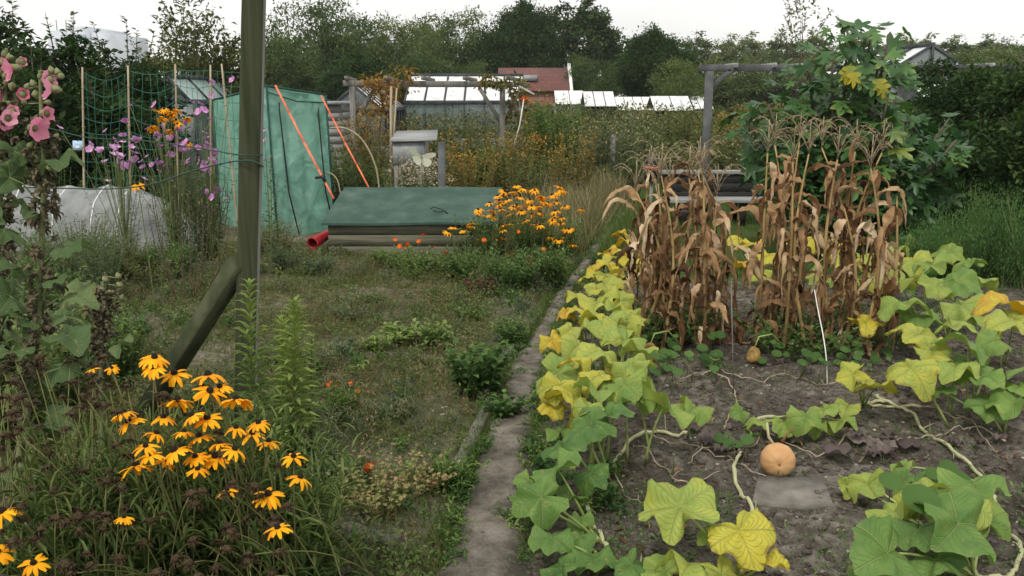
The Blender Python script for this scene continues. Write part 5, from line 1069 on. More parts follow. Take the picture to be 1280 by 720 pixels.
def squash_plant(label, root, leaves, vines=(), seed=0, droop=.5, petr=.0065, extra=None):
    """leaves: (px, py, width px, tint, height)"""
    r_ = np.random.default_rng(seed); root = Vector(root); t = thing('squash_plant', label, 'squash plant', root); fb = MB(); pb = MB()
    vpts = []
    for vp in vines: vpts += [G(a, b, .03) for a, b in vp]
    for (px, py, wpx, tint, z) in leaves:
        c = G(px, py, z); D = (c - Vector((0, 0, CH))).length; size = wpx / F * D * 1.06
        if vpts and z < .3: b0 = min(vpts, key=lambda q: (q - c).length) + Vector((0, 0, -.01))
        else:
            b0 = Vector((c.x * .6 + root.x * .4 + r_.normal() * .05, c.y + r_.uniform(-.02, .2), 0))
            if (b0 - c).xy.length > .35: b0 = Vector((c.x, c.y, 0)) + (b0 - c).xy.normalized().to_3d() * .3
        b0.z = gz(b0.x, b0.y)
        az = r_.uniform(0, 2 * PI); out = (c - b0); out.z = 0
        tocam = Vector((-c.x, -c.y, 0)).normalized()
        nrm = Vector((0, 0, 1)) + tocam * r_.uniform(-.2, .42) + Vector((r_.normal() * .35, r_.normal() * .25, 0)); nrm.normalize()
        fw = Vector((math.cos(az), math.sin(az), 0)); fw = (fw + (out.normalized() if out.length > .01 else fw) * .5 + tocam * .5); fw = (fw - nrm * fw.dot(nrm)).normalized()
        squash_leaf(fb, c, size, nrm, fw, min(1, max(0, tint + r_.normal() * .05)), r_, droop * r_.uniform(.5, 2.0))
        m = b0.lerp(c, .5) + Vector((0, 0, .25 * (c - b0).length)) * .4 + Vector((r_.normal() * .02, r_.normal() * .02, 0))
        q = [b0 * (1 - u) ** 2 + m * 2 * u * (1 - u) + (c - nrm * .004) * u * u for u in np.linspace(0, 1, 8)]
        pb = MB(); pb.tube(q, np.linspace(petr, petr * .6, 8), 6); pb.build('leaf_stalk', M['petiole'], t, smooth=True)
    fb.build('foliage', M['squash_leaf'], t, smooth=True)
    for i, vp in enumerate(vines): vine_mesh([G(a, b, .03) for a, b in vp], .0085, r_).build('vine', M['stem_pale'], t, smooth=True)
    return t
def smooth_path(P_, k=8):
    P_ = np.array([tuple(p) for p in P_]); n = len(P_); out = []
    for x in np.linspace(0, n - 1, (n - 1) * k + 1):
        i = min(int(x), n - 2); f = x - i; p0 = P_[max(i-1, 0)]; p1 = P_[i]; p2 = P_[i+1]; p3 = P_[min(i+2, n-1)]
        out.append(.5 * ((2*p1) + (-p0+p2)*f + (2*p0-5*p1+4*p2-p3)*f*f + (-p0+3*p1-3*p2+p3)*f**3))
    return np.array(out)
def vine_mesh(pts, r, r_, lift=.012):
    W = smooth_path(pts); W[:, 2] = ground_h(W[:, 0], W[:, 1]) + lift + .02 * vnoise(np.arange(len(W)) * .25, np.zeros(len(W)), int(r_.integers(99)))
    W[:, :2] += r_.normal(size=(len(W), 2)) * .003; rr = r * (1 + .25 * (np.arange(len(W)) % 8 == 0)); mb = MB(); mb.tube(W, rr, 7)
    # tendrils and stubs at nodes
    for i in range(4, len(W) - 4, 9):
        d = r_.normal(size=3); d[2] = abs(d[2]) * .6; d = d / np.linalg.norm(d); L_ = r_.uniform(.03, .1); mb.tube([W[i], W[i] + d * L_ * .6, W[i] + d * L_ + (0, 0, -.01)], [.003, .002, .001], 4)
    return mb
M['petiole'] = mat('petiole', (.16, .24, .06), (.36, .42, .14), scale=8, bump=.15, rough=.5)
near = [(677,622,66,.12,.24),(690,672,52,.12,.14),(725,650,34,.3,.1),(705,560,58,.1,.28),(740,528,58,.12,.34),(762,520,46,.15,.34),(698,588,66,.12,.25),(738,592,48,.12,.18),(665,604,40,.2,.15),(742,700,58,.12,.08),(702,710,52,.1,.08),(790,706,50,.15,.08),(655,625,34,.15,.2),(715,622,40,.15,.12),(725,672,44,.15,.1)]
midl = [(830,508,78,.3,.30),(868,510,44,.32,.26),(716,500,66,.62,.36),(700,482,50,.7,.38),(745,490,58,.3,.38),(780,480,56,.2,.38),(772,508,46,.15,.33),(748,470,46,.6,.4),(698,466,58,.33,.33),(790,456,56,.35,.38),(752,442,56,.55,.4),(722,432,46,.42,.38),(780,425,52,.35,.4),(690,505,40,.75,.3),(725,455,40,.7,.4),(735,512,40,.5,.36),(800,500,50,.2,.3),(702,540,40,.3,.2)]
farl = [(760,400,48,.42,.38),(730,410,48,.45,.38),(800,440,46,.35,.36),(690,425,34,.78,.32),(707,391,25,.97,.34),(745,380,46,.5,.38),(775,376,42,.45,.38),(726,372,38,.55,.38),(790,396,42,.38,.34),(756,357,42,.5,.38),(712,412,34,.55,.36),(742,396,40,.6,.4),(768,388,36,.5,.4),(772,412,44,.4,.38),(718,388,30,.6,.36),(786,412,38,.5,.36)]
vfar = [(732,346,24,.8,.38),(782,346,36,.7,.36),(762,332,36,.85,.38),(786,326,32,.85,.36),(772,313,27,.92,.33),(782,301,25,.9,.32),(777,292,22,.95,.28),(755,345,32,.6,.38),(745,362,30,.65,.38),(770,352,32,.55,.38),(790,338,26,.9,.36),(765,322,24,.7,.36),(792,310,22,.8,.3),(740,335,22,.9,.36),(757,318,20,.85,.3)]
vA = [(748, 600), (736, 630), (742, 655), (757, 678), (765, 700), (800, 708), (840, 714)]
squash_plant('squash plant with large grey-green leaves nearest along right edge of the path', G(735, 655), near, [vA], 1)
squash_plant('squash plant with mixed green and yellow-green leaves beside the path bend', G(760, 540), [(a, b, c, d + .08, e) for a, b, c, d, e in midl], [[(860, 545), (800, 540), (750, 600)]], 2)
squash_plant('yellowing squash plant along the path, left of the first maize', G(752, 440), [(a, b, c, d + .1, e) for a, b, c, d, e in farl], [], 3)
squash_plant('bright yellow squash plant at far end of the path row', G(765, 370), vfar, [], 4)
vB = [(925, 560), (918, 590), (934, 620), (950, 645), (962, 665), (945, 690), (925, 716)]
squash_plant('squash plant with two big yellow-green leaves at bottom centre', G(900, 712), [(850,634,92,.48,.26),(924,664,76,.78,.22),(950,708,58,.8,.1),(862,706,70,.5,.1),(902,718,50,.5,.08),(888,660,40,.3,.16),(830,716,50,.4,.08)], [vB], 25, droop=.35)
vC = [(1095, 495), (1135, 508), (1165, 540), (1200, 572), (1238, 604), (1248, 640), (1275, 680), (1262, 712), (1218, 712), (1185, 680)]
squash_plant('big squash plant with overlapping broad leaves at bottom right', G(1150, 680), [(1085,605,48,.4,.1),(1130,602,38,.2,.14),(1117,640,58,.45,.18),(1150,616,58,.55,.22),(1147,662,58,.18,.2),(1110,692,84,.15,.2),(1197,654,90,.25,.26),(1085,712,50,.2,.1),(1235,650,44,.3,.2),(1170,700,60,.2,.14),(1205,630,60,.55,.26),(1216,606,72,.3,.26),(1128,582,26,.3,.1),(1170,640,50,.4,.22),(1165,605,40,.15,.16),(1060,606,30,.4,.06),(1180,625,50,.65,.24)], [vC], 6)
vD = [(930, 532), (965, 526), (1010, 520), (1060, 510), (1095, 497), (1130, 505)]
squash_plant('trailing squash vine with small leaves stretched behind the pumpkin', G(1095, 500), [(1006,521,40,.35,.14),(1050,527,36,.48,.1),(976,527,34,.42,.1),(947,527,30,.3,.1),(1030,512,36,.35,.15),(938,545,22,.2,.08),(1060,508,28,.5,.12),(1020,532,26,.4,.08),(925,515,24,.3,.1)], [vD], 7)
squash_plant('squash pair of round yellow leaves at front of the right maize', G(1080, 500), [(1066,468,38,.78,.28),(1096,483,48,.68,.22),(1082,478,24,.6,.2)], [[(1150, 505), (1100, 500), (1080, 505)]], 8, droop=.2)
squash_plant('squash plant with blotchy yellow-green leaves at middle right', G(1200, 500), [(1149,418,58,.58,.4),(1138,460,56,.6,.32),(1211,431,56,.35,.4),(1193,458,52,.5,.32),(1227,471,46,.3,.28),(1175,464,26,.1,.26),(1177,489,28,.1,.2),(1235,509,42,.15,.15),(1267,504,50,.2,.2),(1275,482,34,.4,.26),(1190,408,50,.5,.4),(1262,402,50,.5,.42),(1243,426,36,.3,.38),(1215,455,44,.2,.28),(1168,440,44,.45,.34),(1290,470,50,.2,.3)], [], 9)
squash_plant('squash plant with green and gold leaves behind the right maize', G(1180, 400), [(1130,380,56,.32,.4),(1122,350,42,.55,.4),(1165,332,42,.35,.38),(1195,352,48,.3,.4),(1142,326,42,.6,.36),(1212,328,36,.3,.34),(1255,379,60,.88,.42),(1268,398,40,.6,.36),(1202,382,48,.42,.38),(1105,326,36,.5,.34),(1170,358,44,.4,.4),(1150,395,48,.3,.32),(1232,396,42,.4,.34),(1100,372,40,.7,.3),(1225,352,38,.3,.34),(1185,315,34,.4,.32),(1150,350,40,.2,.3),(1090,345,34,.5,.3)], [], 10)
squash_plant('squash plant with yellow leaves glimpsed between the two maize clumps', G(955, 345), [(940,305,34,.9,.32),(928,328,20,.98,.28),(1046,320,34,.7,.32),(1082,402,40,.82,.25),(1050,308,30,.8,.34),(985,318,30,.7,.3),(960,320,32,.8,.3),(1005,305,28,.85,.32),(925,300,28,.8,.3),(1030,345,34,.5,.28),(1065,360,34,.6,.26),(950,340,28,.5,.2)], [], 11)
squash_plant('low squash leaves at the far side of the maize against the lawn', G(1110, 320), [(1090,306,28,.6,.3),(1120,310,30,.5,.3),(1150,304,30,.4,.3),(1075,322,30,.6,.28),(1200,300,28,.5,.3)], [], 12)
r_ = np.random.default_rng(77)
for lab, pts, r in [('dry pale dead vine winding across soil left of the pumpkin', [(850, 478), (885, 470), (915, 488), (920, 515), (905, 535), (922, 560)], .005), ('thin brown dead vine looping between left squash and pumpkin', [(800, 545), (850, 560), (890, 570), (930, 588), (955, 600)], .003),
                    ('thin dry stem lying along the soil at right middle', [(1075, 575), (1130, 560), (1180, 545), (1225, 540), (1255, 560)], .004), ('thin twisted dead vine under the trailing squash leaves', [(935, 545), (980, 552), (1020, 575), (1050, 560), (1062, 530)], .0035),
                    ('fine dead root-like vine in front of the right maize', [(900, 470), (940, 480), (1000, 474), (1040, 486), (1085, 470)], .003), ('curling dead vine beside the dark withered leaves', [(860, 585), (900, 560), (945, 556), (960, 530), (1000, 540)], .003),
                    ('dry fork of vine near the right side of the soil', [(1135, 505), (1180, 520), (1215, 535), (1245, 575)], .003), ('thin stem lying over soil left of the bottom centre squash', [(790, 560), (830, 590), (850, 610), (900, 600)], .0025),
                    ('thin dead tendril trailing into the bottom centre soil', [(880, 640), (830, 640), (780, 620), (765, 590)], .0028)]:
    mb = vine_mesh([G(a, b) for a, b in pts], r, r_); o = mb.build('dead_vine', M['dead_vine'] if 'dead_vine' in M else M.setdefault('dead_vine', mat('dead_vine', (.2, .15, .1), (.42, .35, .26), scale=12, bump=.3)), org=G(*pts[0]), smooth=True); props(o, lab, 'vine')
# nasturtium round leaves, bottom right and under maize
def round_leaves(label, pts, seed, cat='nasturtium'):
    r_ = np.random.default_rng(seed); t = thing('nasturtium_plant', label, cat, G(*pts[0][:2])); fb = MB(); sb = MB()
    for px, py, wpx, z in pts:
        c = G(px, py, z); sz = wpx / F * (c - Vector((0, 0, CH))).length; n = 16; th = np.linspace(0, 2 * PI, n + 1); rr = np.linspace(0, 1, 4)[:, None]
        A = np.stack([np.cos(th) * rr * .5, np.sin(th) * rr * .5, .12 * rr ** 2 + .02 * np.sin(5 * th) * rr], -1) * sz; nr = unit(np.array((r_.normal() * .3, -.5, 1)) + 0); fr = frames(np.array([(1, 0, 0.)]), nr)[0]
        fb.grid(A @ fr.T + np.array(c), t=np.clip(.35 + r_.normal() * .12, 0, 1)); b0 = np.array((c.x + r_.normal() * .03, c.y + .04, 0)); sb.tube([b0, (b0 + np.array(c)) / 2 + (.01, 0, .01), np.array(c)], .0022, 5)
    fb.build('foliage', M['fresh_leaf'], t, smooth=True); sb.build('stem', M['stem_green'], t)
round_leaves('dark round nasturtium leaves poking up among bottom right squash', [(1150, 627, 42, .3), (1112, 603, 26, .24), (1166, 593, 18, .2), (1185, 585, 20, .14), (1200, 600, 22, .12)], 1)
rr_ = random.Random(4)
for lab, (cx, cy, n, w_, h_, s0) in {'low round-leaved plants at foot of the left maize': (845, 440, 46, 60, 24, 18), 'low round-leaved plants at foot of the right maize': (1040, 438, 50, 90, 20, 17), 'small round-leaved plant beside the left squash row': (915, 545, 8, 20, 14, 20),
                                     'small round-leaved plant right of the left maize': (830, 455, 14, 26, 14, 18)}.items():
    round_leaves(lab, [(cx + rr_.uniform(-w_, w_), cy + rr_.uniform(-h_, h_), rr_.uniform(.3, .8) * s0, rr_.uniform(.02, .16)) for _ in range(n)], cx)

# ================================================================== PUMPKIN
c0 = G(972, 596); Yq = c0.y + .03; cc = P(972, 577, Yq); Rp = 20.5 / F * (cc - Vector((0, 0, CH))).length; cc.z = max(cc.z, Rp * .85)
t = thing('pumpkin', 'small round pale orange pumpkin resting on the concrete slab', 'pumpkin', (cc.x, cc.y, 0))
n, m_ = 44, 72; ax = Vector((-.18, -1, .12)).normalized(); fr = frames(np.array([tuple(ax)]), (0, 0, 1))[0]
ph = np.linspace(0, PI, n)[:, None]; th = np.linspace(0, 2 * PI, m_)[None, :]
rad = Rp * (1 - .022 * (np.abs(np.cos(th * 5)) ** 4) * np.sin(ph)) * (1 - .10 * np.exp(-(ph / .22) ** 2) - .14 * np.exp(-((PI - ph) / .25) ** 2)) + 0 * th
A = np.stack([rad * np.sin(ph) * np.cos(th), .92 * rad * np.cos(ph) + 0 * th, rad * np.sin(ph) * np.sin(th)], -1) @ fr.T + np.array(cc); A[..., 0] += .0
b = MB(); b.grid(A); b.build('fruit', M['pumpkin'], t, smooth=True)
p0 = cc + ax * Rp * .83; b = MB(); b.tube([p0 - ax * .004, p0 + ax * .004], [.008, .006], 10); b.build('blossom_scar', M['cork'], t)
q0 = cc - ax * Rp * .75; b = MB(); b.tube([q0, q0 - ax * .03 + Vector((0, 0, .03)), cc + Vector((-.03, .06, Rp + .01)), cc + Vector((-.034, .08, Rp + .07))], [.011, .008, .006, .006], 8); b.build('stalk', M['stem_pale'], t, smooth=True)
b = MB(); b.tube([cc + Vector((.035, .06, Rp * .8)), cc + Vector((.055, .065, Rp + .02)), cc + Vector((.085, .07, Rp + .055))], [.008, .005, .002], 6); b.build('dried_tendril', M['dry_leaf'], t)
for lab, px, py, s in [('small rotting brown-yellow squash fruit hanging before the maize', 942, 444, 15), ('rotting brown squash fruit at left foot of the first maize', 812, 440, 20)]:
    c = G(px, py + 6, .03); c.z = gz(c.x, c.y) + .05; t = thing('squash_fruit', lab, 'squash', c); r0 = s / 2 / F * 6
    A = np.stack([r0 * np.sin(ph) * np.cos(th) * (1 + .12 * np.cos(4 * th)), r0 * .9 * np.sin(ph) * np.sin(th), r0 * 1.35 * np.cos(ph) + 0 * th - r0 * .3 * np.sin(ph) ** 2], -1) + np.array(c); A += .012 * (fbm(A[..., 0] * 30, A[..., 2] * 30, 2, 1) - .5)[..., None]
    b = MB(); b.grid(A); b.build('fruit', M['rot'], t, smooth=True); b = MB(); b.tube([c + Vector((0, 0, r0)), c + Vector((.03, .02, r0 + .07)), c + Vector((.12, .05, r0 + .08)), c + Vector((.22, .1, .02))], .005, 6); b.build('stalk', M['petiole'], t, smooth=True)

# ================================================================== MAIZE
def maize(label, px, base_py, top_py, seed, ears=1, nleaf=9, group='dried maize stalks', tas=True, lean=0):
    r_ = np.random.default_rng(seed); b0 = np.array(G(px, base_py)); b0[2] = gz(b0[0], b0[1]) - .01; top = np.array(P(px + lean, top_py, b0[1])); top[0] += 0
    H = top[2]; t = thing('maize_stalk', label, 'maize', b0, group); sb = MB(); fb = MB()
    th_ = .21 if tas else .05; q = np.linspace(0, 1, 12)[:, None]; bend = r_.normal(size=2) * .09
    st = b0 + (top - (0, 0, th_) - b0) * q + np.concatenate([np.sin(q * PI) * bend[0], np.sin(q * PI) * bend[1], 0 * q], 1)
    sb.tube(st, np.interp(q[:, 0], [0, .6, 1], [.012, .009, .004]) * (1 + .2 * (np.arange(12) % 2)), 8)
    sb.build('stalk', M['corn_stalk'], t, smooth=True)
    def ribbon(p, az, L_, w0, stiff, tw, t0, elev=1.0, m=24):
        pos = np.array(p, float); d = np.array((math.cos(az) * math.cos(elev), math.sin(az) * math.cos(elev), math.sin(elev))); pts = [pos]; ds = [d]; step = L_ / m; kink = r_.integers(4, 12)
        for i in range(m):
            g = (.11 if i < kink else .3) / stiff; d = d + np.array((0, 0, -g)) + r_.normal(size=3) * .13; d /= np.linalg.norm(d); 
            pos = pos + d * step
            if pos[2] < .02: pos[2] = .02 + .02 * r_.random(); d[2] = abs(d[2]) * .3
            pts.append(pos); ds.append(d)
        pts = np.array(pts); ds = np.array(ds); u = np.linspace(0, 1, m + 1)
        side0 = np.array((-math.sin(az), math.cos(az), 0)); A = np.zeros((m + 1, 5, 3)); w = w0 * np.minimum(1, .35 + u * 5) * (1 - u ** 2.2) ** .8 * (1 + .25 * np.sin(u * 14 + r_.random() * 6)); ang = tw * u * u + .5 * np.sin(u * 7 + r_.random() * 6)
        curl = r_.uniform(.5, 1.6)
        for i in range(m + 1):
            s_ = side0 - ds[i] * side0.dot(ds[i]) if False else side0 - ds[i] * np.dot(side0, ds[i]); s_ /= np.linalg.norm(s_) + 1e-9; n_ = np.cross(s_, ds[i])
            ca, sa = math.cos(ang[i]), math.sin(ang[i]); s2 = s_ * ca + n_ * sa; n2 = n_ * ca - s_ * sa
            for j, k in enumerate((-1, -.5, 0, .5, 1)):
                cu = curl * (.4 + u[i]); A[i, j] = pts[i] + s2 * w[i] * .5 * math.sin(k * cu) / max(cu, .3) * 1.0 + n2 * w[i] * .5 * (1 - math.cos(k * cu)) / max(cu, .3) + n2 * r_.normal() * w[i] * .11
        fb.grid(A, t=t0)
    az0 = r_.random() * 6
    for i in range(nleaf):
        u = .05 + .93 * (i + r_.random() * .5) / nleaf; k = min(u, .97) * 11; i0 = int(k); p = st[i0] + (st[min(i0 + 1, 11)] - st[i0]) * (k - i0)
        az = az0 + PI * i + r_.normal() * .6; ribbon(p, az, r_.uniform(.25, .6) * (1 - .25 * abs(u - .5)), r_.uniform(.035, .07), r_.choice([.3, .45, .8, 1.7], p=[.22, .26, .3, .22]), r_.normal() * 2.6, np.clip(r_.normal() * .22 + .5, 0, 1), r_.uniform(.6, 1.35))
        if r_.random() < .8: ribbon(p - (0, 0, .05), az + r_.normal(), r_.uniform(.15, .35), r_.uniform(.02, .05), .3, r_.normal() * 3, np.clip(r_.normal() * .25 + .35, 0, 1), .3)
    fb.build('foliage', M['dry_leaf'], t, smooth=True)
    for e in range(ears):
        u = r_.uniform(.35, .6); p = st[int(u * 11)]; az = r_.random() * 6; d = np.array((math.cos(az) * .5, math.sin(az) * .5, .9)); eb = MB(); pts = [p + d * x for x in np.linspace(.0, .2, 7)]
        eb.tube(pts, [.006, .02, .026, .026, .022, .013, .003], 8); eb2 = np.array(pts[-1])
        for _ in range(6): eb.tube([np.array(pts[3]) + r_.normal(size=3) * .012, eb2 + r_.normal(size=3) * .012, eb2 + r_.normal(size=3) * .03 + (0, 0, .02)], [.012, .006, .001], 4)
        eb.build('ear', M['husk'], t, smooth=True)
    if tas:
        tb = MB(); b1 = st[-1]; tb.tube([b1, b1 + (0, 0, th_)], [.004, .0025], 5)
        for k in range(9):
            az = k * 2.4 + r_.random(); z0 = b1 + (0, 0, r_.uniform(.0, .09)); d = np.array((math.cos(az), math.sin(az), 0)); L_ = r_.uniform(.1, .19); pts = [z0, z0 + d * L_ * .35 + (0, 0, L_ * .6), z0 + d * L_ * .75 + (0, 0, L_ * .8), z0 + d * L_ * 1.1 + (0, 0, L_ * .62)]; P_ = smooth_path(pts, 4); tb.tube(P_, .002, 4)
            n = 18; qq = P_[np.clip((r_.random(n) * len(P_)).astype(int), 1, len(P_) - 1)]; tb.batch(RH_V, RH_F, scaled(frames(r_.normal(size=(n, 3)), (0, 0, 1)), .005, .013), qq, .5)
        n = 26; qq = b1 + np.array((0, 0, 1)) * (r_.random(n) * th_)[:, None]; tb.batch(RH_V, RH_F, scaled(frames(unit(r_.normal(size=(n, 3)) + (0, 0, .8)), (0, 0, 1)), .005, .014), qq, .5)
        tb.build('tassel', M['tassel'], t)
M['husk'] = mat('husk', (.3, .2, .09), (.55, .44, .26), scale=14, bump=.4, stretch=(1, 1, .3))
lefts = [(820, 424, 190, 4, 'pale dried maize stalk just behind the front left one'), (872, 424, 170, 4, 'dried maize stalk with hanging ear close by the pergola post'), (796, 425, 200, 0, 'leftmost dried maize stalk, leaning over the squash row'), (812, 408, 185, 0, 'second dried maize stalk from the left'), (826, 436, 178, 2, 'dried maize stalk in front of the left clump, leaf trailing to the ground'), (842, 402, 192, -4, 'dried maize stalk deep inside the left clump'), (855, 430, 182, 8, 'dried maize stalk near the middle of the left clump'), (868, 405, 176, 6, 'tall dried maize stalk left of the pergola post'), (881, 436, 178, 0, 'thick yellow maize stalk standing before the pergola post'), (896, 430, 205, 2, 'rightmost stalk of the left maize clump with a bent pale leaf'), (834, 420, 250, 2, 'short broken maize stalk low in the left clump'), (806, 436, 262, 4, 'short broken maize stalk at left front by the squash')]
rights = [(948, 432, 150, 14, 'leftmost stalk of the right maize clump with swept tassel'), (965, 415, 142, 6, 'tall maize stalk second in the right clump'), (980, 440, 160, 14, 'maize stalk in front left of the right clump'), (996, 418, 138, 6, 'tallest tassel left of centre in the right maize clump'), (1010, 442, 150, 4, 'maize stalk at front centre of the right clump, by the white string'), (1024, 420, 145, 6, 'maize stalk behind the white string'), (1040, 436, 158, 10, 'maize stalk right of the white string'), (1058, 420, 150, 14, 'maize stalk in the right clump with curled brown leaves'), (1072, 445, 168, 20, 'maize stalk leaning right, second from the right side'), (1092, 430, 150, 14, 'rightmost tall maize stalk with a bare upper stem'), (1104, 442, 235, 18, 'short maize stalk at right edge of the right clump'), (990, 425, 240, 0, 'short leafy maize stalk low in the right clump'), (1050, 440, 250, 6, 'short broken maize stalk low right of the string')]
for i, (px, b_, tp, ln, lab) in enumerate(lefts): maize(lab, px, b_, tp, 200 + i, ears=i % 2, tas=tp < 220, lean=ln, nleaf=14 if tp < 220 else 9, group='dried maize stalks of the left clump')
for i, (px, b_, tp, ln, lab) in enumerate(rights): maize(lab, px, b_, tp, 300 + i, ears=(i + 1) % 2, tas=tp < 220, lean=ln, nleaf=12 if tp < 220 else 9, group='dried maize stalks of the right clump')
mb = MB(); a = G(917, 492); c = P(914, 350, a.y); mb.tube([a, (a + c) / 2, c], .003, 6); o = mb.build('metal_rod', M['weathered_wood'], org=a); props(o, 'thin grey metal rod stuck in soil between the maize clumps', 'rod')
a = G(1034, 482); pts = [a, P(1033, 450, a.y), P(1029, 420, a.y + .1), P(1022, 385, a.y + .25), P(1018, 362, a.y + .3)]; mb = MB(); mb.tube(smooth_path(pts), .0032, 6); o = mb.build('white_string', M['paint_sky_white'], org=a); props(o, 'white string hanging down in front of the right maize', 'string')
# faint shrub mass under the maize
plant('weed_plant', 'low green weeds growing inside the left maize clump', 'weed', G(850, 425).xy, 30, .3, .45, .06, .03, 12, 'fresh_leaf', 401, .3, stem='stem_green', bases=3, bsp=.2)
plant('weed_plant', 'low green weeds growing inside the right maize clump', 'weed', G(1030, 430).xy, 34, .3, .55, .06, .03, 12, 'fresh_leaf', 402, .3, bases=3, bsp=.3)

# ================================================================== CONEFLOWERS
def cone_flower_meshes(rp, seed, npet=13):
    r_ = np.random.default_rng(seed); pb = MB(); w = .25 * rp
    for k in range(npet):
        if r_.random() < .07: continue
        a = 2 * PI * k / npet + r_.normal() * .13; L_ = rp * r_.uniform(.82, 1.05); dr = r_.uniform(.3, .8); A = np.zeros((6, 3, 3))
        for i, u in enumerate(np.linspace(0, 1, 6)):
            ww = w * (.45 + .9 * math.sin(min(1, u * 1.15 + .12) * PI * .62)) * (1 if u < .8 else (1.25 - u) / .45 * .8); rr = .16 * rp + L_ * u * (1 - .12 * dr * u); z = .12 * rp * u - dr * rp * u * u * .95
            for j, s in enumerate((-1, 0, 1)): A[i, j] = (math.cos(a) * rr - math.sin(a) * s * ww * .5, math.sin(a) * rr + math.cos(a) * s * ww * .5, z - .05 * rp * abs(s) + r_.normal() * .01 * rp)
        pb.grid(A, t=np.clip(r_.normal() * .2 + .5, 0, 1))
    o = pb.build('petals', M['petal_gold'], smooth=True); me = o.data; bpy.data.objects.remove(o)
    cb = MB(); cb.tube([(0, 0, -.04 * rp), (0, 0, .05 * rp), (0, 0, .18 * rp), (0, 0, .3 * rp), (0, 0, .36 * rp)], [.17 * rp, .24 * rp, .22 * rp, .13 * rp, .03 * rp], 12); o = cb.build('flower_centre', M['cone'], smooth=True); mc = o.data; bpy.data.objects.remove(o)
    return me, mc
def seed_mesh(rp, seed):
    r_ = np.random.default_rng(seed); cb = MB(); cb.tube([(0, 0, -.2 * rp), (0, 0, -.05 * rp), (0, 0, .12 * rp), (0, 0, .26 * rp), (0, 0, .3 * rp)], [.1 * rp, .4 * rp, .42 * rp, .24 * rp, .05 * rp], 10)
    n = 26; a = r_.random(n) * 2 * PI; d = np.stack([np.cos(a), np.sin(a), r_.uniform(-.35, .1, n)], 1); cb.batch(LA_V, LA_F, scaled(frames(d, (0, 0, 1)), .2 * rp, rp * r_.uniform(.6, 1.1, n)), np.zeros((n, 3)) + (0, 0, -.02 * rp), .3, 0)
    o = cb.build('seed_head', M['seed_head']); m = o.data; bpy.data.objects.remove(o); return m
FM = [cone_flower_meshes(.052, s, 11 + s % 5) for s in range(9)]; SM = [seed_mesh(.03, s) for s in range(4)]
def child(name, me, parent, loc, rot=(0, 0, 0), sc=1):
    o = bpy.data.objects.new(name, me); COL.objects.link(o); o.parent = parent; o.location = loc; o.rotation_euler = rot; o.scale = (sc, sc, sc); return o
def stemcurve(sb, b0, e, r=.0028, r_=None):
    b0 = np.array(b0); e = np.array(e); m = (b0 + e) / 2 + np.array((0, 0, .08)) + (b0 - e) * np.array((.15, .15, 0)); q = np.linspace(0, 1, 7)[:, None]; sb.tube(b0 * (1 - q) ** 2 + 2 * m * q * (1 - q) + e * q * q, np.linspace(r, r * .7, 7), 5); return m
fl = [(193,447,1),(191,460,.9),(218,467,1),(260,469,1),(116,461,.5),(140,460,.5),(222,501,1),(262,489,1),(275,484,.8),(295,500,1),(155,516,.9),(161,527,.9),(204,522,.9),(240,520,.8),(259,523,1.05),(195,542,.85),(250,546,1),(218,564,.95),(182,558,.8),(169,584,1),(315,542,.9),(323,529,.8),(295,535,.8),(336,552,.85),(293,562,.9),(269,571,.95),(244,571,.8),(187,569,.8),(247,587,.75),(367,571,.8),(375,597,.85),(335,618,1.1),(347,660,.85),(4,640,1.1),(-4,690,.9),(42,704,.8),(284,613,.6),(155,647,.55),(208,577,.7),(230,540,.7),(275,555,.7)]
cl_ = [(195, 470, 'topmost clump of black-eyed susans, by the diagonal brace'), (265, 500, 'clump of black-eyed susans right of centre, beside the leafy green spike'), (205, 560, 'middle clump of black-eyed susans with many dark seed heads'), (275, 560, 'lower middle clump of black-eyed susans'), (340, 590, 'rightmost clump of black-eyed susans with drooping flowers'), (15, 680, 'clump of black-eyed susans at the bottom left corner'), (105, 540, 'mostly faded clump of black-eyed susans left of the flowers'), (130, 640, 'faded coneflower clump covered in dark seed heads, bottom left')]
rngf = np.random.default_rng(12); things_ = []
for cx, cy, lab in cl_:
    Yr = 2.75 - (cy - 450) / 250 * .35; gx_ = PX(cx, Yr, .6); t = thing('coneflower_plant', lab, 'flower', (gx_, Yr + .05, 0), 'black-eyed susans in the left foreground'); things_.append([t, MB(), cx, cy, MB()])
def nearest(px, py): return min(things_, key=lambda q: (q[2] - px) ** 2 + .6 * (q[3] - py) ** 2)
for px, py, s in fl:
    T = nearest(px, py); Yr = 2.62 - (py - 450) / 250 * .42 + rngf.normal() * .05; p = P(px, py, Yr); o = T[0].location
    k = rngf.integers(9); ro = (R(rngf.normal() * 14), R(rngf.normal() * 14), rngf.random() * 6); ro2 = Matrix.Rotation(ro[0], 4, 'X') @ Matrix.Rotation(ro[1], 4, 'Y') @ Matrix.Rotation(ro[2], 4, 'Z')
    sc_ = s * (.78 + .16 * rngf.random()); f_ = child('flower', FM[k][0], T[0], p - o, ro2.to_euler(), sc_); child('flower_centre', FM[k][1], f_, (0, 0, 0)); b0 = (o.x + rngf.normal() * .09 + (p.x - o.x) * .5, o.y + rngf.normal() * .08, -.02); stemcurve(T[1], b0, p - Vector((0, 0, .004)))
def seedat(px, py, Yr, sc=1):
    T = nearest(px, py); p = P(px, py, Yr); o = T[0].location; child('seed_head', SM[rngf.integers(4)], T[0], p - o, (rngf.normal() * .25, rngf.normal() * .25, rngf.random() * 6), sc * rngf.uniform(.75, 1.15)); stemcurve(T[1], (o.x + rngf.normal() * .1 + (p.x - o.x) * .7, o.y + rngf.normal() * .1, -.02), p, .0024)
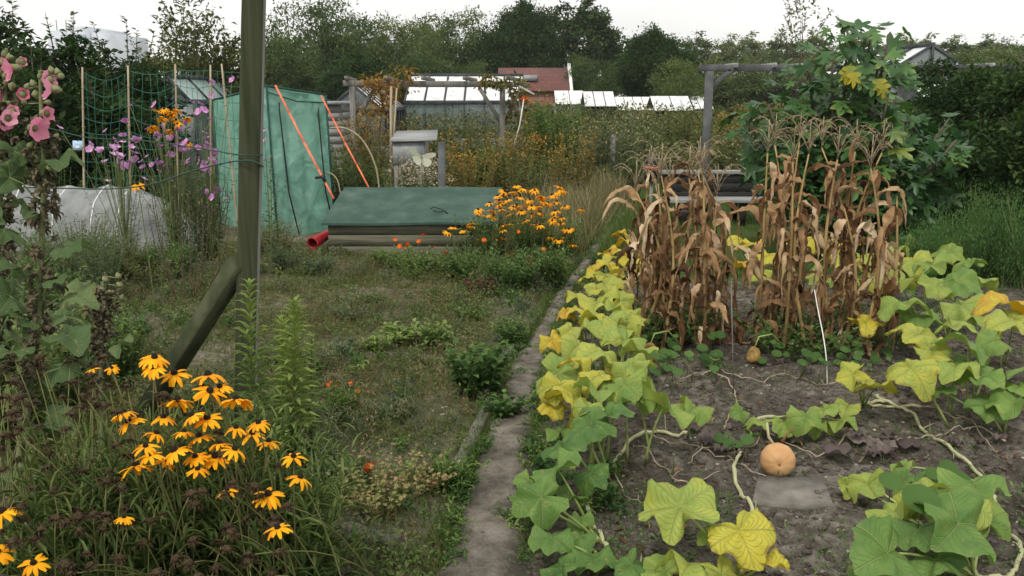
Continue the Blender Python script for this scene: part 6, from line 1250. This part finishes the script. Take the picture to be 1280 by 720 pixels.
for i in range(150):
    px = rngf.uniform(-5, 365) if i % 3 else rngf.uniform(0, 160); lo = 440 if px < 150 else (480 if px < 300 else 575); py = rngf.uniform(lo, 725)
    if 150 < px < 330 and py < 600 and rngf.random() < .6: continue
    seedat(px, py, 2.72 - (py - 450) / 250 * .5 + rngf.normal() * .12, 1)
for T in things_:
    o = T[0].location; r_ = rngf; herb(T[4], None, (o.x, o.y + .1, 0), 46, .62, .28, .11, .012, 12, r_, .45, .25, 'la', (.6, 1.4), droop=.1); herb(T[4], None, (o.x, o.y + .05, 0), 40, .42, .3, .14, .02, 8, r_, .35, .2, 'la', (.5, 1.4))
    T[1].build('stem', M['stem_cone'] if 'stem_cone' in M else M.setdefault('stem_cone', mat('stem_cone', (.12, .15, .045), (.22, .2, .08), scale=9, bump=.2)), T[0]); T[4].build('foliage', M['cone_leaf'], T[0])
# second clump by the chest
g = 'golden coneflowers beside the chest'; FS = [[(598,262),(612,254),(607,270),(590,283),(626,262),(634,250),(622,245)], [(640,240),(655,236),(668,238),(650,246),(662,250),(676,246),(690,244),(646,258),(672,258),(684,254)], [(636,268),(652,264),(664,268),(656,276),(640,280),(628,288),(676,266),(668,280),(680,288)], [(696,252),(706,258),(694,264),(702,272),(690,276),(700,240),(712,286),(706,296),(716,306),(698,300),(688,296)], [(560,290),(580,288),(566,284),(600,300)]]
LB = ['left golden coneflower clump leaning over the chest lid', 'topmost golden coneflower clump right of the chest', 'middle golden coneflower clump in front of the chest corner', 'right golden coneflower clump drooping to the path side', 'few stray yellow coneflowers before the chest boards']
for lst, lab in zip(FS, LB):
    cx = np.mean([a for a, b_ in lst]); Yr = 8.75; t = thing('coneflower_plant', lab, 'flower', (PX(cx, Yr, .3), Yr, 0), g); sb = MB(); fb = MB(); o = t.location
    ext = [(a + rngf.normal() * 9, b_ + rngf.normal() * 6) for a, b_ in lst] if len(lst) > 5 else []
    for a, b_ in lst + ext:
        p = P(a, b_, Yr + rngf.normal() * .12); k = rngf.integers(9); f_ = child('flower', FM[k][0], t, p - o, (R(8 + rngf.normal() * 14), R(rngf.normal() * 14), rngf.random() * 6), 1.05 * rngf.uniform(.8, 1.1)); child('flower_centre', FM[k][1], f_, (0, 0, 0)); stemcurve(sb, (o.x + rngf.normal() * .07 + .4 * (p.x - o.x), Yr + rngf.normal() * .07, 0), p, .003)
    herb(fb, sb, (o.x, Yr + .05, 0), 30 if len(lst) > 5 else 8, .5, .28, .09, .02, 14, rngf, .45, .2, 'la', (.1, 1.1)); sb.build('stem', M['stem_green'], t); fb.build('foliage', M['fresh_leaf'], t)
# yellow ones before the pointed glasshouse
t = thing('coneflower_plant', 'tall yellow coneflowers among mauve flowers, left of the green tent', 'flower', (PX(212, 8.6, .8), 8.6, 0)); sb = MB(); fb = MB(); o = t.location
for a, b_ in [(197,138),(205,136),(213,140),(222,138),(206,147),(195,158),(190,160),(212,163),(222,155),(234,148),(220,150),(203,150),(235,179),(215,145)]:
    p = P(a, b_, 8.6 + rngf.normal() * .1); k = rngf.integers(9); f_ = child('flower', FM[k][0], t, p - o, (R(30), R(rngf.normal() * 14), rngf.random() * 6), .95); child('flower_centre', FM[k][1], f_, (0, 0, 0)); stemcurve(sb, (o.x + rngf.normal() * .06, 8.6 + rngf.normal() * .05, 0), p, .004)
herb(fb, sb, (o.x, 8.6, 0), 8, 1.3, .3, .1, .025, 16, rngf, .45, .2, 'la', (.1, 1)); sb.build('stem', M['stem_green'], t); fb.build('foliage', M['grey_leaf'], t)
p = P(172, 230, 6.5); t = thing('coneflower_plant', 'single yellow flower on a tall stem in front of the fleece tunnel', 'flower', (p.x, 6.5, 0)); f_ = child('flower', FM[0][0], t, p - t.location, (R(20), 0, 0), 1.1); child('flower_centre', FM[0][1], f_, (0, 0, 0)); sb = MB(); stemcurve(sb, (p.x + .05, 6.5, 0), p, .004); sb.build('stem', M['stem_green'], t)
# mauve mallow/cosmos
def small_blooms(label, cat, name, base, fl_px, Yr, rad, m, seed, h, nst, group=None, folm='grey_leaf', ll=.06, lw=.02, per=16, spread=.4, stem='stem_green', el=(.1, 1), npet=5, wide=.75, t0=.5):
    r_ = np.random.default_rng(seed); t = thing(name, label, cat, (base[0], base[1], 0), group); sb = MB(); fb = MB(); o = t.location
    pb = MB(); 
    for k in range(npet):
        a = 2 * PI * k / npet; pb.batch(CX_V, CX_F, scaled(frames(np.array([(math.cos(a), math.sin(a), .35)]), (0, 0, 1)), rad * wide * 1.3, rad), np.zeros((1, 3)), r_.random())
    q = pb.build('bloom', M[m]); me = q.data; bpy.data.objects.remove(q)
    for a, b_ in fl_px:
        p = P(a, b_, Yr + r_.normal() * .15); child('bloom', me, t, p - o, (R(35 + r_.normal() * 25), R(r_.normal() * 25), r_.random() * 6), r_.uniform(.7, 1.15)); stemcurve(sb, (o.x + r_.normal() * .004, Yr + r_.normal() * .004, 0), p, .002 if h < .6 else .0035)
    herb(fb, sb, (o.x, o.y, 0), nst, h, spread, ll, lw, per, r_, t0, .2, 'lf', el, r=.002); sb.build('stem', M[stem], t); fb.build('foliage', M[folm], t); return t
def cloud(cx, cy, sx, sy, n, seed): r_ = np.random.default_rng(seed); return [(cx + r_.normal() * sx, cy + r_.normal() * sy) for _ in range(n)]
g = 'mauve flowers left of the timber post'
small_blooms('mauve flowering mallow in front of the leftmost bean canes', 'flower', 'mallow_plant', (PX(150, 8.8, .8), 8.8), cloud(145, 192, 26, 17, 30, 1), 8.8, .045, 'petal_mauve', 501, 1.0, 8, g, per=18)
small_blooms('tall mauve mallow with many blooms around the yellow coneflowers', 'flower', 'mallow_plant', (PX(215, 8.7, .8), 8.7), cloud(205, 185, 28, 22, 42, 2), 8.7, .045, 'petal_mauve', 502, 1.1, 9, g, per=18)
small_blooms('mauve mallow against the green tent', 'flower', 'mallow_plant', (PX(258, 8.9, .8), 8.9), cloud(262, 215, 14, 45, 30, 3) + [(240, 128), (250, 130), (268, 118), (255, 138), (262, 121)], 8.9, .045, 'petal_mauve', 503, 1.2, 12, g, per=22)
small_blooms('mauve blooms just right of the timber post', 'flower', 'mallow_plant', (PX(335, 8.9, .8), 8.9), [(330, 165), (331, 176), (333, 200), (326, 181), (338, 215)], 8.9, .04, 'petal_mauve', 504, .9, 4, g, per=16, spread=.2)
# brown spent plant with dark stem below them
plant('shrub', 'dark-stemmed spent plant standing behind the diagonal brace', 'shrub', G(232, 375).xy, 14, .95, .42, .045, .02, 26, 'grey_leaf', 511, .4, stem='stem_brown', r=.004, bend=-.5, top=('weed_leaf', 6, .04, .02, .8), z0=.3)
# ================================================================== HOLLYHOCK
def hollyhock(label, basepx, Yr, pts_px, blooms, buds, lvs, seed, big=.033):
    r_ = np.random.default_rng(seed); W = [P(a, b_, Yr + d) for a, b_, d in pts_px]; b0 = Vector((PX(basepx, Yr, 0), Yr, -.02)); t = thing('hollyhock', label, 'flower', (b0.x, b0.y, 0)); sb = MB(); C = smooth_path([b0] + W[::-1], 10); sb.tube(C, np.linspace(.016, .005, len(C)), 8); o = t.location
    sb.build('stem', M['stem_hh'] if 'stem_hh' in M else M.setdefault('stem_hh', mat('stem_hh', (.09, .12, .05), (.2, .21, .1), scale=14, bump=.3)), t, smooth=True)
    for a, b_, s, d in blooms:
        p = P(a, b_, Yr + d); n = 40; th = np.linspace(0, 2 * PI, n + 1)[None]; r = np.linspace(.04, 1, 8)[:, None]; rad = big * s
        z = rad * (.85 * r ** .8 + .06 * np.sin(th * 15) * r + .13 * np.sin(th * 5 + 1) * r ** 2); x = np.cos(th) * r * rad * (1 + .07 * np.cos(5 * th)); y = np.sin(th) * r * rad * (1 + .07 * np.cos(5 * th)); ax = np.array((r_.uniform(.4, 1.6) * r_.choice([1, 1, -1]), -.55, .15 + r_.normal() * .2)); fr = frames(np.array([(0.2, .1, 1.)]), ax)[0]
        nn = unit(ax); s1 = unit(np.cross(nn, (0, 0, 1.))); s2 = np.cross(s1, nn); A = x[..., None] * s1 + y[..., None] * s2 + z[..., None] * nn + np.array(p); bb = MB(); bb.grid(A, t=r_.uniform(.3, .9)); bo = bb.build('flower', M['petal_pink'], t, smooth=True)
        cb = MB(); c0 = np.array(p); cb.tube([c0, c0 + nn * rad * .45, c0 + nn * rad * .55], [.005, .006, .002], 6); cb.build('stamen', M['bud'], bo)
        cb = MB(); cb.tube([c0 - nn * .018, c0 - nn * .006, c0 + nn * .012], [.004, .013, .015], 8); cb.build('sepal', M['bud'], bo)
    bb = MB(); bpts = []
    for a, b_, s, d in buds:
        p = np.array(P(a, b_, Yr + d)); rr = .0105 * s; up = unit(r_.normal(size=3) * .5 + (0, -.3, .6)); bb.tube([p - up * rr * 1.2, p - up * rr * .6, p, p + up * rr * .8, p + up * rr * 1.5], [rr * .3, rr * .95, rr * 1.1, rr * .7, rr * .1], 8); bpts.append(p)
        k = np.argmin(((C - p) ** 2).sum(1)); bb.tube([C[k], p - up * rr], .0025, 4)
    bb.build('bud', M['bud'], t, smooth=True)
    o_ = [c for c in t.children if c.name.startswith('bud')][0]; o_['kind'] = 'stuff'
    db = MB(); n = 150
    for k in range(n):
        i = r_.integers(int(len(C) * .22), int(len(C) * .86)); p = C[i] + r_.normal(size=3) * (.026, .026, .01); rr = r_.uniform(.008, .018); db.batch(LA_V, LA_F, scaled(frames(r_.normal(size=(6, 3)), (0, 0, 1)), rr, rr * 2.2), np.repeat(p[None], 6, 0), r_.random(6) * .4)
        db.tube([p - (0, 0, rr * .5), p, p + (0, 0, rr * .6)], [rr * .5, rr, rr * .4], 7, t=.1)
    d_ = db.build('seed_pods', M['seed_pod'] if 'seed_pod' in M else M.setdefault('seed_pod', mat('seed_pod', (.06, .05, .03), (.17, .14, .08), scale=60, bump=.6)), t); d_['kind'] = 'stuff'
    lb = MB()
    for a, b_, wpx, tint, d in lvs:
        p = P(a, b_, Yr + d); k = np.argmin(((C - np.array(p)) ** 2).sum(1)); k = max(0, k - 4); dv = Vector(p) - Vector(C[k]); sz = wpx / F * (p - Vector((0, 0, CH))).length
        squash_leaf(lb, p, sz, (r_.normal() * .3, -.45 + r_.normal() * .2, 1), tuple((dv.normalized() + Vector((0, -.3, -.35)))), tint, r_, .6); lb.tube([C[k], Vector(C[k]).lerp(p, .6) + Vector((0, 0, .02)), p], .003, 5, t=.3)
    lb.build('foliage', M['holly_leaf'], t, smooth=True)
M['holly_leaf'] = leafmat('holly_leaf', [(0, (.05, .10, .035)), (.5, (.12, .19, .08)), (.8, (.24, .29, .12)), (1, (.4, .38, .12))], nscale=11, veins=True)
hollyhock('tall hollyhock with pink blooms and brown seed pods at left edge', 20, 2.9, [(50, 88, 0), (52, 150, 0), (55, 220, .02), (52, 300, .03), (48, 390, .04), (38, 480, .04), (22, 600, 0)],
          [(70, 112, 1.1, -.03), (40, 160, 1.15, -.06), (55, 142, .7, -.02), (57, 100, .8, 0), (8, 148, .8, 0), (2, 152, .8, .02), (28, 118, .6, .03), (14, 140, .6, .03)],
          [(64, 88, 1, 0), (76, 95, 1, 0), (42, 105, 1, 0), (62, 100, 1.1, -.02), (72, 90, .9, 0), (34, 108, .9, 0), (44, 118, 1, 0), (30, 128, .8, 0), (60, 128, .8, 0), (50, 95, .8, 0), (38, 182, 1, 0), (70, 170, .8, 0), (45, 200, 1, 0), (62, 210, 1, 0)],
          [(72, 201, 46, .25, -.05), (18, 190, 40, .2, 0), (12, 222, 44, .2, 0), (85, 310, 46, .3, 0), (20, 340, 40, .3, 0), (85, 420, 60, .3, -.05), (30, 400, 44, .25, 0), (12, 370, 50, .25, 0), (60, 530, 70, .35, -.05), (18, 590, 46, .5, -.1), (95, 370, 46, .6, 0), (15, 440, 50, .3, -.1), (75, 460, 50, .25, 0), (70, 350, 34, .35, 0), (5, 290, 44, .3, 0), (35, 260, 34, .35, 0), (55, 590, 40, .4, 0)], 601)
hollyhock('second hollyhock stem leaning off the left edge with open pink bloom', -14, 3.0, [(8, 60, 0), (6, 120, 0), (2, 200, 0), (-4, 320, 0), (-10, 460, 0)],
          [(20, 85, 1.15, -.03), (2, 155, .9, -.03), (-8, 120, .9, 0), (25, 78, .5, 0)], [(6, 68, 1, 0), (2, 78, 1.2, 0), (12, 72, 1, 0), (8, 95, 1.2, 0), (15, 108, 1.1, 0), (3, 110, 1, 0), (10, 130, 1.1, 0), (0, 90, 1, 0)],
          [(8, 220, 44, .25, 0), (5, 270, 40, .3, 0), (8, 400, 50, .35, 0)], 602)
hollyhock('low spent hollyhock spike with pale seed pods in front of the tunnel', 128, 3.9, [(130, 345, 0), (128, 390, 0), (126, 450, 0)], [], [(132, 350, 1.2, 0), (128, 362, 1.2, 0), (136, 366, 1.2, 0), (130, 378, 1.2, 0), (124, 372, 1.1, 0), (148, 345, 1.2, 0), (150, 356, 1.2, 0), (145, 366, 1.1, 0), (152, 372, 1.1, 0), (134, 392, 1.1, 0), (126, 400, 1.2, 0)], [(105, 368, 40, .6, 0), (150, 430, 34, .5, 0), (100, 430, 40, .4, 0), (80, 395, 34, .4, 0)], 603)
# ================================================================== LEAFY SPIKES (goldenrod)
def spike(label, px, base_py, top_py, seed, dens, ll, tip=0.1, Y=None, lean=0, t0=.45, m='fresh_leaf'):
    r_ = np.random.default_rng(seed); b0 = G(px, base_py) if Y is None else Vector((PX(px, Y, 0), Y, 0)); top = P(px + lean, top_py, b0.y); t = thing('leafy_stem', label, 'plant', b0); sb = MB(); fb = MB(); C = smooth_path([b0, b0.lerp(top, .5) + Vector((.01, 0, 0)), top], 10); sb.tube(C, np.linspace(.006, .003, len(C)), 6)
    u = .08 + .92 * (np.arange(dens) / dens); pos = np.stack([np.interp(u, np.linspace(0, 1, len(C)), C[:, k]) for k in range(3)], 1); az = np.arange(dens) * 2.4; ev = .1 + .7 * u + r_.normal(size=dens) * .15
    d = np.stack([np.cos(az) * np.cos(ev), np.sin(az) * np.cos(ev), np.sin(ev)], 1); s = ll * (1 - .65 * u ** 3) * r_.uniform(.8, 1.15, dens); fb.batch(LA_V, LA_F, scaled(frames(d, (0, 0, 1)), s * .26, s, s * .9), pos, np.clip(t0 - .25 + .5 * u + r_.normal(size=dens) * .12, 0, 1)); 
    sb.build('stem', M['stem_green'], t); fb.build('foliage', M[m], t)
spike('tall leafy green spike directly against the timber post', 311, 590, 352, 701, 130, .11, Y=3.75, t0=.8)
spike('bright green leafy spike right of the timber post', 362, 590, 378, 702, 170, .13, lean=6, Y=3.75, t0=1.05)
spike('second bright leafy spike with yellow-green tip beside the first', 350, 590, 400, 703, 100, .12, lean=2, Y=3.85, t0=.95)
spike('short leafy spike at the right of the bright pair', 380, 590, 420, 704, 70, .1, lean=10, Y=3.9, t0=.75)
spike('small leafy stem above the tent foot, right of the post', 338, 300, 195, 705, 60, .1, Y=8.0, t0=.3, m='grey_leaf')
for i, (px, py) in enumerate([(300, 430), (330, 460), (290, 520)]): pass
plant('weed_plant', 'bushy pale green herb at foot of the bright leafy spikes', 'weed', G(395, 590).xy, 20, .3, .2, .05, .012, 18, 'grey_leaf', 711, .6)
# ================================================================== LEFT BED PLANTS
F_ = 'fresh_leaf'; M['yellowish'] = leafmat('yellowish', [(0, (.09, .14, .04)), (.5, (.25, .26, .09)), (.8, (.38, .28, .13)), (1, (.4, .24, .15))], nscale=20, namp=.6)
bed = [ # label, px, py(base), width px, height m, leaf len, width, material, tint, n, per
 ('dark green crinkly leafy plant beside the path, left of the squash row', 600, 495, 95, .34, .07, .05, F_, .3, 40, 16),
 ('low dark leafy plant close to the path under the crinkly one', 630, 520, 60, .12, .05, .04, F_, .25, 22, 10),
 ('pale lettuce-like plant in middle of the weedy bed', 500, 430, 60, .16, .06, .05, F_, .9, 26, 12),
 ('pale green leafy plant right of the red bloom', 545, 438, 50, .2, .06, .04, F_, .75, 24, 12),
 ('pale herb left of the lettuce-like plant', 470, 440, 50, .14, .05, .03, F_, .85, 20, 10),
 ('small green plant between lettuce and chest bed', 430, 445, 46, .12, .05, .03, 'grey_leaf', .5, 20, 10),
 ('bright green carrot-like plant at left front of the chest', 490, 335, 60, .22, .06, .02, F_, .6, 40, 16),
 ('green leafy plant before the middle of the chest', 530, 345, 60, .25, .06, .025, F_, .5, 40, 16),
 ('green marigold foliage right before the chest', 575, 350, 70, .3, .06, .025, F_, .4, 44, 16),
 ('tall green foliage under the golden coneflowers', 640, 365, 90, .4, .07, .025, F_, .35, 60, 18),
 ('green foliage at right foot of the golden coneflowers', 690, 360, 60, .4, .07, .022, F_, .45, 44, 18),
 ('dark reddish leafy plant low before the coneflowers', 597, 372, 50, .18, .05, .03, 'redleaf', .4, 26, 12),
 ('low grey-green weed at left end of the chest', 400, 345, 60, .25, .05, .02, 'grey_leaf', .5, 34, 14),
 ('grey-green weed between timber post and chest', 360, 345, 60, .35, .05, .02, 'grey_leaf', .4, 40, 16),
 ('reddish-brown weeds at the foot of the green tent', 350, 322, 60, .42, .045, .018, 'weed_leaf', .85, 44, 16),
 ('brownish weeds behind the timber post', 300, 345, 60, .4, .045, .018, 'weed_leaf', .7, 40, 16),
 ('green weeds left of the diagonal brace', 150, 440, 70, .35, .06, .025, F_, .35, 40, 14),
 ('broad-leaved weeds between hollyhock and brace', 100, 440, 80, .45, .08, .045, F_, .35, 40, 14),
 ('tangled weeds at foot of the fleece tunnel middle', 120, 360, 90, .5, .05, .02, 'grey_leaf', .45, 60, 18),
 ('brown-tipped weeds at right end of the fleece tunnel', 195, 358, 80, .28, .045, .018, 'weed_leaf', .5, 50, 18),
 ('dark weeds at left foot of the fleece tunnel', 50, 370, 90, .5, .05, .022, 'grey_leaf', .3, 60, 18),
 ('green ferny weeds in front of the fleece tunnel', 85, 350, 80, .42, .05, .018, F_, .3, 60, 18),
 ('weeds among the low hollyhock at left middle', 60, 480, 100, .5, .08, .04, 'grey_leaf', .5, 46, 14),
 ('weeds at the left edge under the hollyhock', 10, 470, 80, .6, .08, .04, 'grey_leaf', .4, 46, 14),
 ('low weeds between the brace foot and the coneflowers', 250, 520, 80, .18, .05, .03, F_, .3, 30, 10),
 ('small green weed left of the marigolds', 410, 530, 50, .1, .05, .015, 'grey_leaf', .6, 20, 10),
 ('grassy silver-green tuft in middle of the left bed', 495, 525, 70, .12, .07, .008, 'grey_leaf', .6, 40, 12),
 ('weedy tuft beside the concrete edging', 560, 610, 60, .14, .07, .01, F_, .5, 34, 12),
 ('low weeds right of the bright leafy spikes', 420, 610, 60, .15, .05, .018, 'grey_leaf', .5, 34, 12),
 ('small weeds at left end of the dark edging kerb', 380, 640, 60, .12, .05, .012, 'lawn_leaf', .4, 30, 12),
]
M['redleaf'] = leafmat('redleaf', [(0, (.06, .02, .025)), (.6, (.15, .05, .05)), (1, (.12, .12, .05))])
for i, (lab, px, py, wpx, h, ll, lw, m, t0, n, per) in enumerate(bed):
    c = G(px, py); sp = wpx / 2 / F * c.y * 1.05; tpl = 'lf' if lw / ll > .4 else 'la'
    plant('herb_plant', lab, 'plant', c.xy, n, h, sp, ll, lw * 1.15, per, m, 800 + i, t0, tpl, r=.0025, bend=.1, el=(-.1, 1.1), stem='stem_green', top=('weed_leaf', 2, .02, .012, .85) if 'weeds' in lab else None)
# taller brown seedy weeds in left
small_blooms('orange-flowered marigold before the chest, left', 'flower', 'marigold_plant', G(515, 352).xy, [(494, 300), (500, 308), (510, 306), (529, 294), (524, 302), (542, 309), (506, 312)], 8.2, .028, 'petal_orange', 520, .25, 16, 'orange marigolds before the chest', F_, per=12, spread=.25, npet=9)
small_blooms('orange-flowered marigold under the golden coneflowers', 'flower', 'marigold_plant', G(600, 358).xy, [(557, 316), (605, 300), (648, 290), (665, 323), (618, 341), (680, 312), (660, 330), (700, 320), (570, 325), (640, 318), (620, 300)], 8.0, .028, 'petal_orange', 521, .3, 16, 'orange marigolds before the chest', F_, per=12, spread=.4, npet=9)
small_blooms('small orange pot marigolds in middle of the left bed', 'flower', 'marigold_plant', G(430, 520).xy, [(410, 481), (421, 483), (423, 477), (438, 479), (441, 481), (447, 489), (422, 497), (414, 478)], 4.6, .014, 'petal_orange', 522, .16, 22, None, F_, per=10, spread=.13, npet=11, ll=.06, lw=.014)
small_blooms('single red bloom beside the lettuce-like plant', 'flower', 'poppy_plant', G(527, 432).xy, [(527, 415), (524, 418)], 5.9, .03, 'petal_orange', 523, .12, 8, None, F_, per=8, spread=.1, npet=5)
small_blooms('orange nasturtium with yellowed leaves above the mossy edging kerb', 'flower', 'nasturtium_plant', G(470, 640).xy, [(461, 585), (465, 588), (460, 590), (472, 650), (467, 582)], 3.5, .026, 'petal_orange', 524, .22, 46, None, 'yellowish', per=10, spread=.28, ll=.03, lw=.028, stem='stem_green', npet=5)
small_blooms('spreading nasturtium with tan withered leaves left of the path edge', 'flower', 'nasturtium_plant', G(520, 615).xy, [], 3.7, .026, 'petal_orange', 525, .15, 40, None, 'yellowish', per=9, spread=.24, ll=.028, lw=.026, t0=.7)
small_blooms('patch of small purple flower spikes in the left bed', 'flower', 'lavender_plant', G(500, 500).xy, cloud(500, 484, 18, 7, 26, 9), 4.9, .012, 'petal_purple', 526, .14, 24, None, 'grey_leaf', per=9, spread=.22, ll=.03, lw=.005)
# many small weed tufts that nobody could count
rng = np.random.default_rng(333)
def tufts(name, lab, mname, N, x0, x1, y0, y1, keep, h, ll, lw, t0, seed, tpl='lf', el=(-.1, 1.2), n=7, per=7):
    fb = MB(); X, Y = scatter(N, x0, x1, y0, y1, keep)
    for x, y in zip(X, Y):
        k = rng.uniform(.5, 1.3); herb(fb, None, (x, y, gz(x, y)), n, h * k, .07 * k + .02, ll * k, lw * k, per, rng, np.clip(t0 + rng.normal() * .25, 0, 1), .15, tpl, el)
    o = fb.build(name, M[mname]); props(o, lab, 'weeds', kind='stuff')
tufts('right_weeds', 'green weeds spreading on soil along the right side of the bed', 'fresh_leaf', 900, 2.6, 7, 4.2, 9.5, lambda X, Y: (X > 1.2 + .42 * Y) & (patch(X, Y, 1.4, 251) > .42), .16, .06, .025, .35, 6)
clump = lambda s, k, c: (lambda X, Y: left(X, Y) & (rng.random(len(X)) < np.clip((patch(X, Y, s, k) - c) * 6, .03, 1)))
tufts('broad_weeds', 'many small leafy green weeds dotted over the left bed', 'fresh_leaf', 1100, -4, 1.2, 2.9, 8.75, clump(1.7, 201, .46), .10, .04, .02, .35, 1)
tufts('grey_weeds', 'many small grey-green feathery weeds over the left bed', 'grey_leaf', 1300, -4, 1.2, 2.9, 8.75, clump(1.5, 211, .44), .14, .035, .008, .5, 2, 'la')
tufts('brown_weeds', 'many small brown seeding weeds over the left bed', 'weed_leaf', 800, -4, 1.2, 2.9, 8.75, clump(1.3, 221, .44), .16, .028, .009, .8, 3, 'la')
tufts('path_weeds', 'small weeds rooted in cracks and edges of the path', 'fresh_leaf', 5200, -1, 2.4, 2.9, 12.5, lambda X, Y: np.abs(np.abs(X - path_x(Y)) - np.interp(Y, _py, _pw)) < .05, .06, .03, .012, .4, 4)
tufts('squash_weeds', 'low green weeds under the squash leaves beside the path', 'fresh_leaf', 420, 0, 2, 3.3, 9, lambda X, Y: (X > path_x(Y) + np.interp(Y, _py, _pw)) & (X < path_x(Y) + np.interp(Y, _py, _pw) + .4), .09, .04, .02, .3, 5)
lush = [('dense dark weeds hiding the lower half of the fleece tunnel', 100, 345, 130, .52, .045, .018, 'grey_leaf', .35, 110, 24), ('olive brown weeds before the tunnel middle', 160, 352, 90, .42, .045, .02, 'olive_leaf', .5, 80, 20), ('bushy green weeds before the right end of the tunnel', 205, 345, 70, .3, .045, .02, 'fresh_leaf', .3, 60, 18), ('lush green weeds filling the gap left of the hollyhock leaves', 30, 560, 120, .6, .09, .04, 'cone_leaf', .45, 44, 13), ('olive weedy stems under the middle of the hollyhock', 80, 520, 110, .6, .07, .03, 'cone_leaf', .5, 44, 15), ('tall weedy stems right of the hollyhock', 115, 470, 90, .6, .06, .025, 'grey_leaf', .5, 44, 16),
 ('leafy weeds behind the faded coneflowers', 60, 440, 110, .7, .07, .03, 'fresh_leaf', .35, 50, 16), ('greenery left of the brace foot', 150, 480, 80, .45, .06, .03, 'fresh_leaf', .5, 40, 14), ('tall green weeds rising before the fleece tunnel', 120, 380, 100, .75, .05, .018, 'grey_leaf', .4, 60, 20),
 ('green growth below the mauve mallow', 215, 345, 70, .3, .06, .02, 'fresh_leaf', .4, 70, 22), ('thick green growth between mallow and tent', 262, 322, 70, .9, .06, .02, 'grey_leaf', .45, 60, 22), ('dark green weeds at left behind the hollyhock', 20, 400, 100, .8, .06, .025, 'fresh_leaf', .25, 60, 18),
 ('weedy growth behind the post at the tent foot', 330, 318, 60, .4, .05, .02, 'fresh_leaf', .35, 50, 18), ('small bushy herb in the middle of the left bed', 440, 400, 60, .14, .04, .014, 'grey_leaf', .6, 30, 12), ('feathery green herb near the bend of the path', 640, 430, 50, .2, .05, .02, 'fresh_leaf', .45, 30, 14), ('low leafy green herb between bed and upper path', 590, 400, 60, .15, .04, .02, 'fresh_leaf', .55, 30, 12),
 ('pale green herb tuft left of the marigold patch', 395, 470, 50, .2, .05, .014, 'grey_leaf', .7, 30, 14)]
for i, (lab, px, py, wpx, h, ll, lw, m, t0, n, per) in enumerate(lush):
    c = G(px, py); plant('herb_plant', lab, 'plant', c.xy, n, h, wpx / 2 / F * c.y * 1.1, ll, lw * 1.15, per, m, 1800 + i, t0, 'lf' if lw / ll > .4 else 'la', r=.0025, bend=.1, el=(-.1, 1.1))
# ================================================================== BUTTERFLY
c = P(527, 197, 2.3); t = thing('butterfly', 'pale cream butterfly in flight with raised wings above the chest', 'butterfly', c)
b = MB(); b.tube([c + Vector((.0, .012, -.009)), c + Vector((0, .006, -.004)), c, c + Vector((.0, -.008, .003)), c + Vector((0, -.013, .005))], [.001, .0026, .003, .0026, .0012], 8); bo = b.build('body', M['stem_pale'], t, smooth=True)
for s in (-1, 1): b = MB(); b.tube([c + Vector((s * .001, -.012, .005)), c + Vector((s * .006, -.024, .012))], [.0004, .0003], 4); b.build('antenna', M['black'], t)
tipL = P(509, 186, 2.28) - c; tipR = P(545, 194, 2.28) - c
for tip in (tipL, tipR):
    tip = Vector(tip); ax = tip.normalized(); fw = Vector((0, -.55, .85)); n = 9; 
    def wing(pl): 
        v = [tuple(c)] + [tuple(c + tip * u + fw * w_ * .6 + Vector((0, 0, zz))) for u, w_, zz in pl]; k = len(pl); b = MB(); b.add(v, [(0, i + 1, i + 2) for i in range(k - 1)]); 
        v2 = [(x, y, z - .0004) for x, y, z in v]; b.add(v2, [(0, i + 2, i + 1) for i in range(k - 1)]); b.build('wing', M['butterfly'], t, smooth=True)
    wing([(.05, .010, 0), (.4, .017, 0), (.8, .016, 0), (1, .010, 0), (1.02, .002, 0), (.9, -.006, 0), (.6, -.010, -.001), (.3, -.006, 0)])
    wing([(.25, -.004, -.001), (.55, -.008, -.003), (.68, -.016, -.006), (.6, -.024, -.009), (.42, -.028, -.012), (.2, -.024, -.012), (.05, -.014, -.008)])
# curved pale hose behind the strap, little scraps
wire('thin yellowish hoop arching out of the bushes right of the tent', [P(412, 160, 11.6), P(430, 160, 11.6), P(448, 170, 11.6), P(460, 186, 11.6), P(470, 210, 11.6), P(474, 236, 11.6)], .012, 'garden_hoop', 'cane')
wire('small pale hoop at the right foot of the tent', [P(406, 216, 11.0), P(414, 217, 11.0), P(422, 226, 11.0), P(426, 245, 11.0)], .008, 'garden_hoop', 'cane')
for o in list(bpy.data.objects):
    if o.name.startswith('flower_head'): o['kind'] = 'stuff'
# ================================================================== AIR
m, nt = newmat('haze'); pv = nt.nodes.new('ShaderNodeVolumePrincipled'); pv.inputs['Color'].default_value = (.88, .9, .9, 1); pv.inputs['Density'].default_value = .00045
ov = nt.nodes.new('ShaderNodeOutputMaterial'); nt.links.new(pv.outputs[0], ov.inputs['Volume'])
b = MB(); b.box((-262, -32, -2), (262, 424, 22)); o = b.build('haze', m); props(o, kind='stuff')
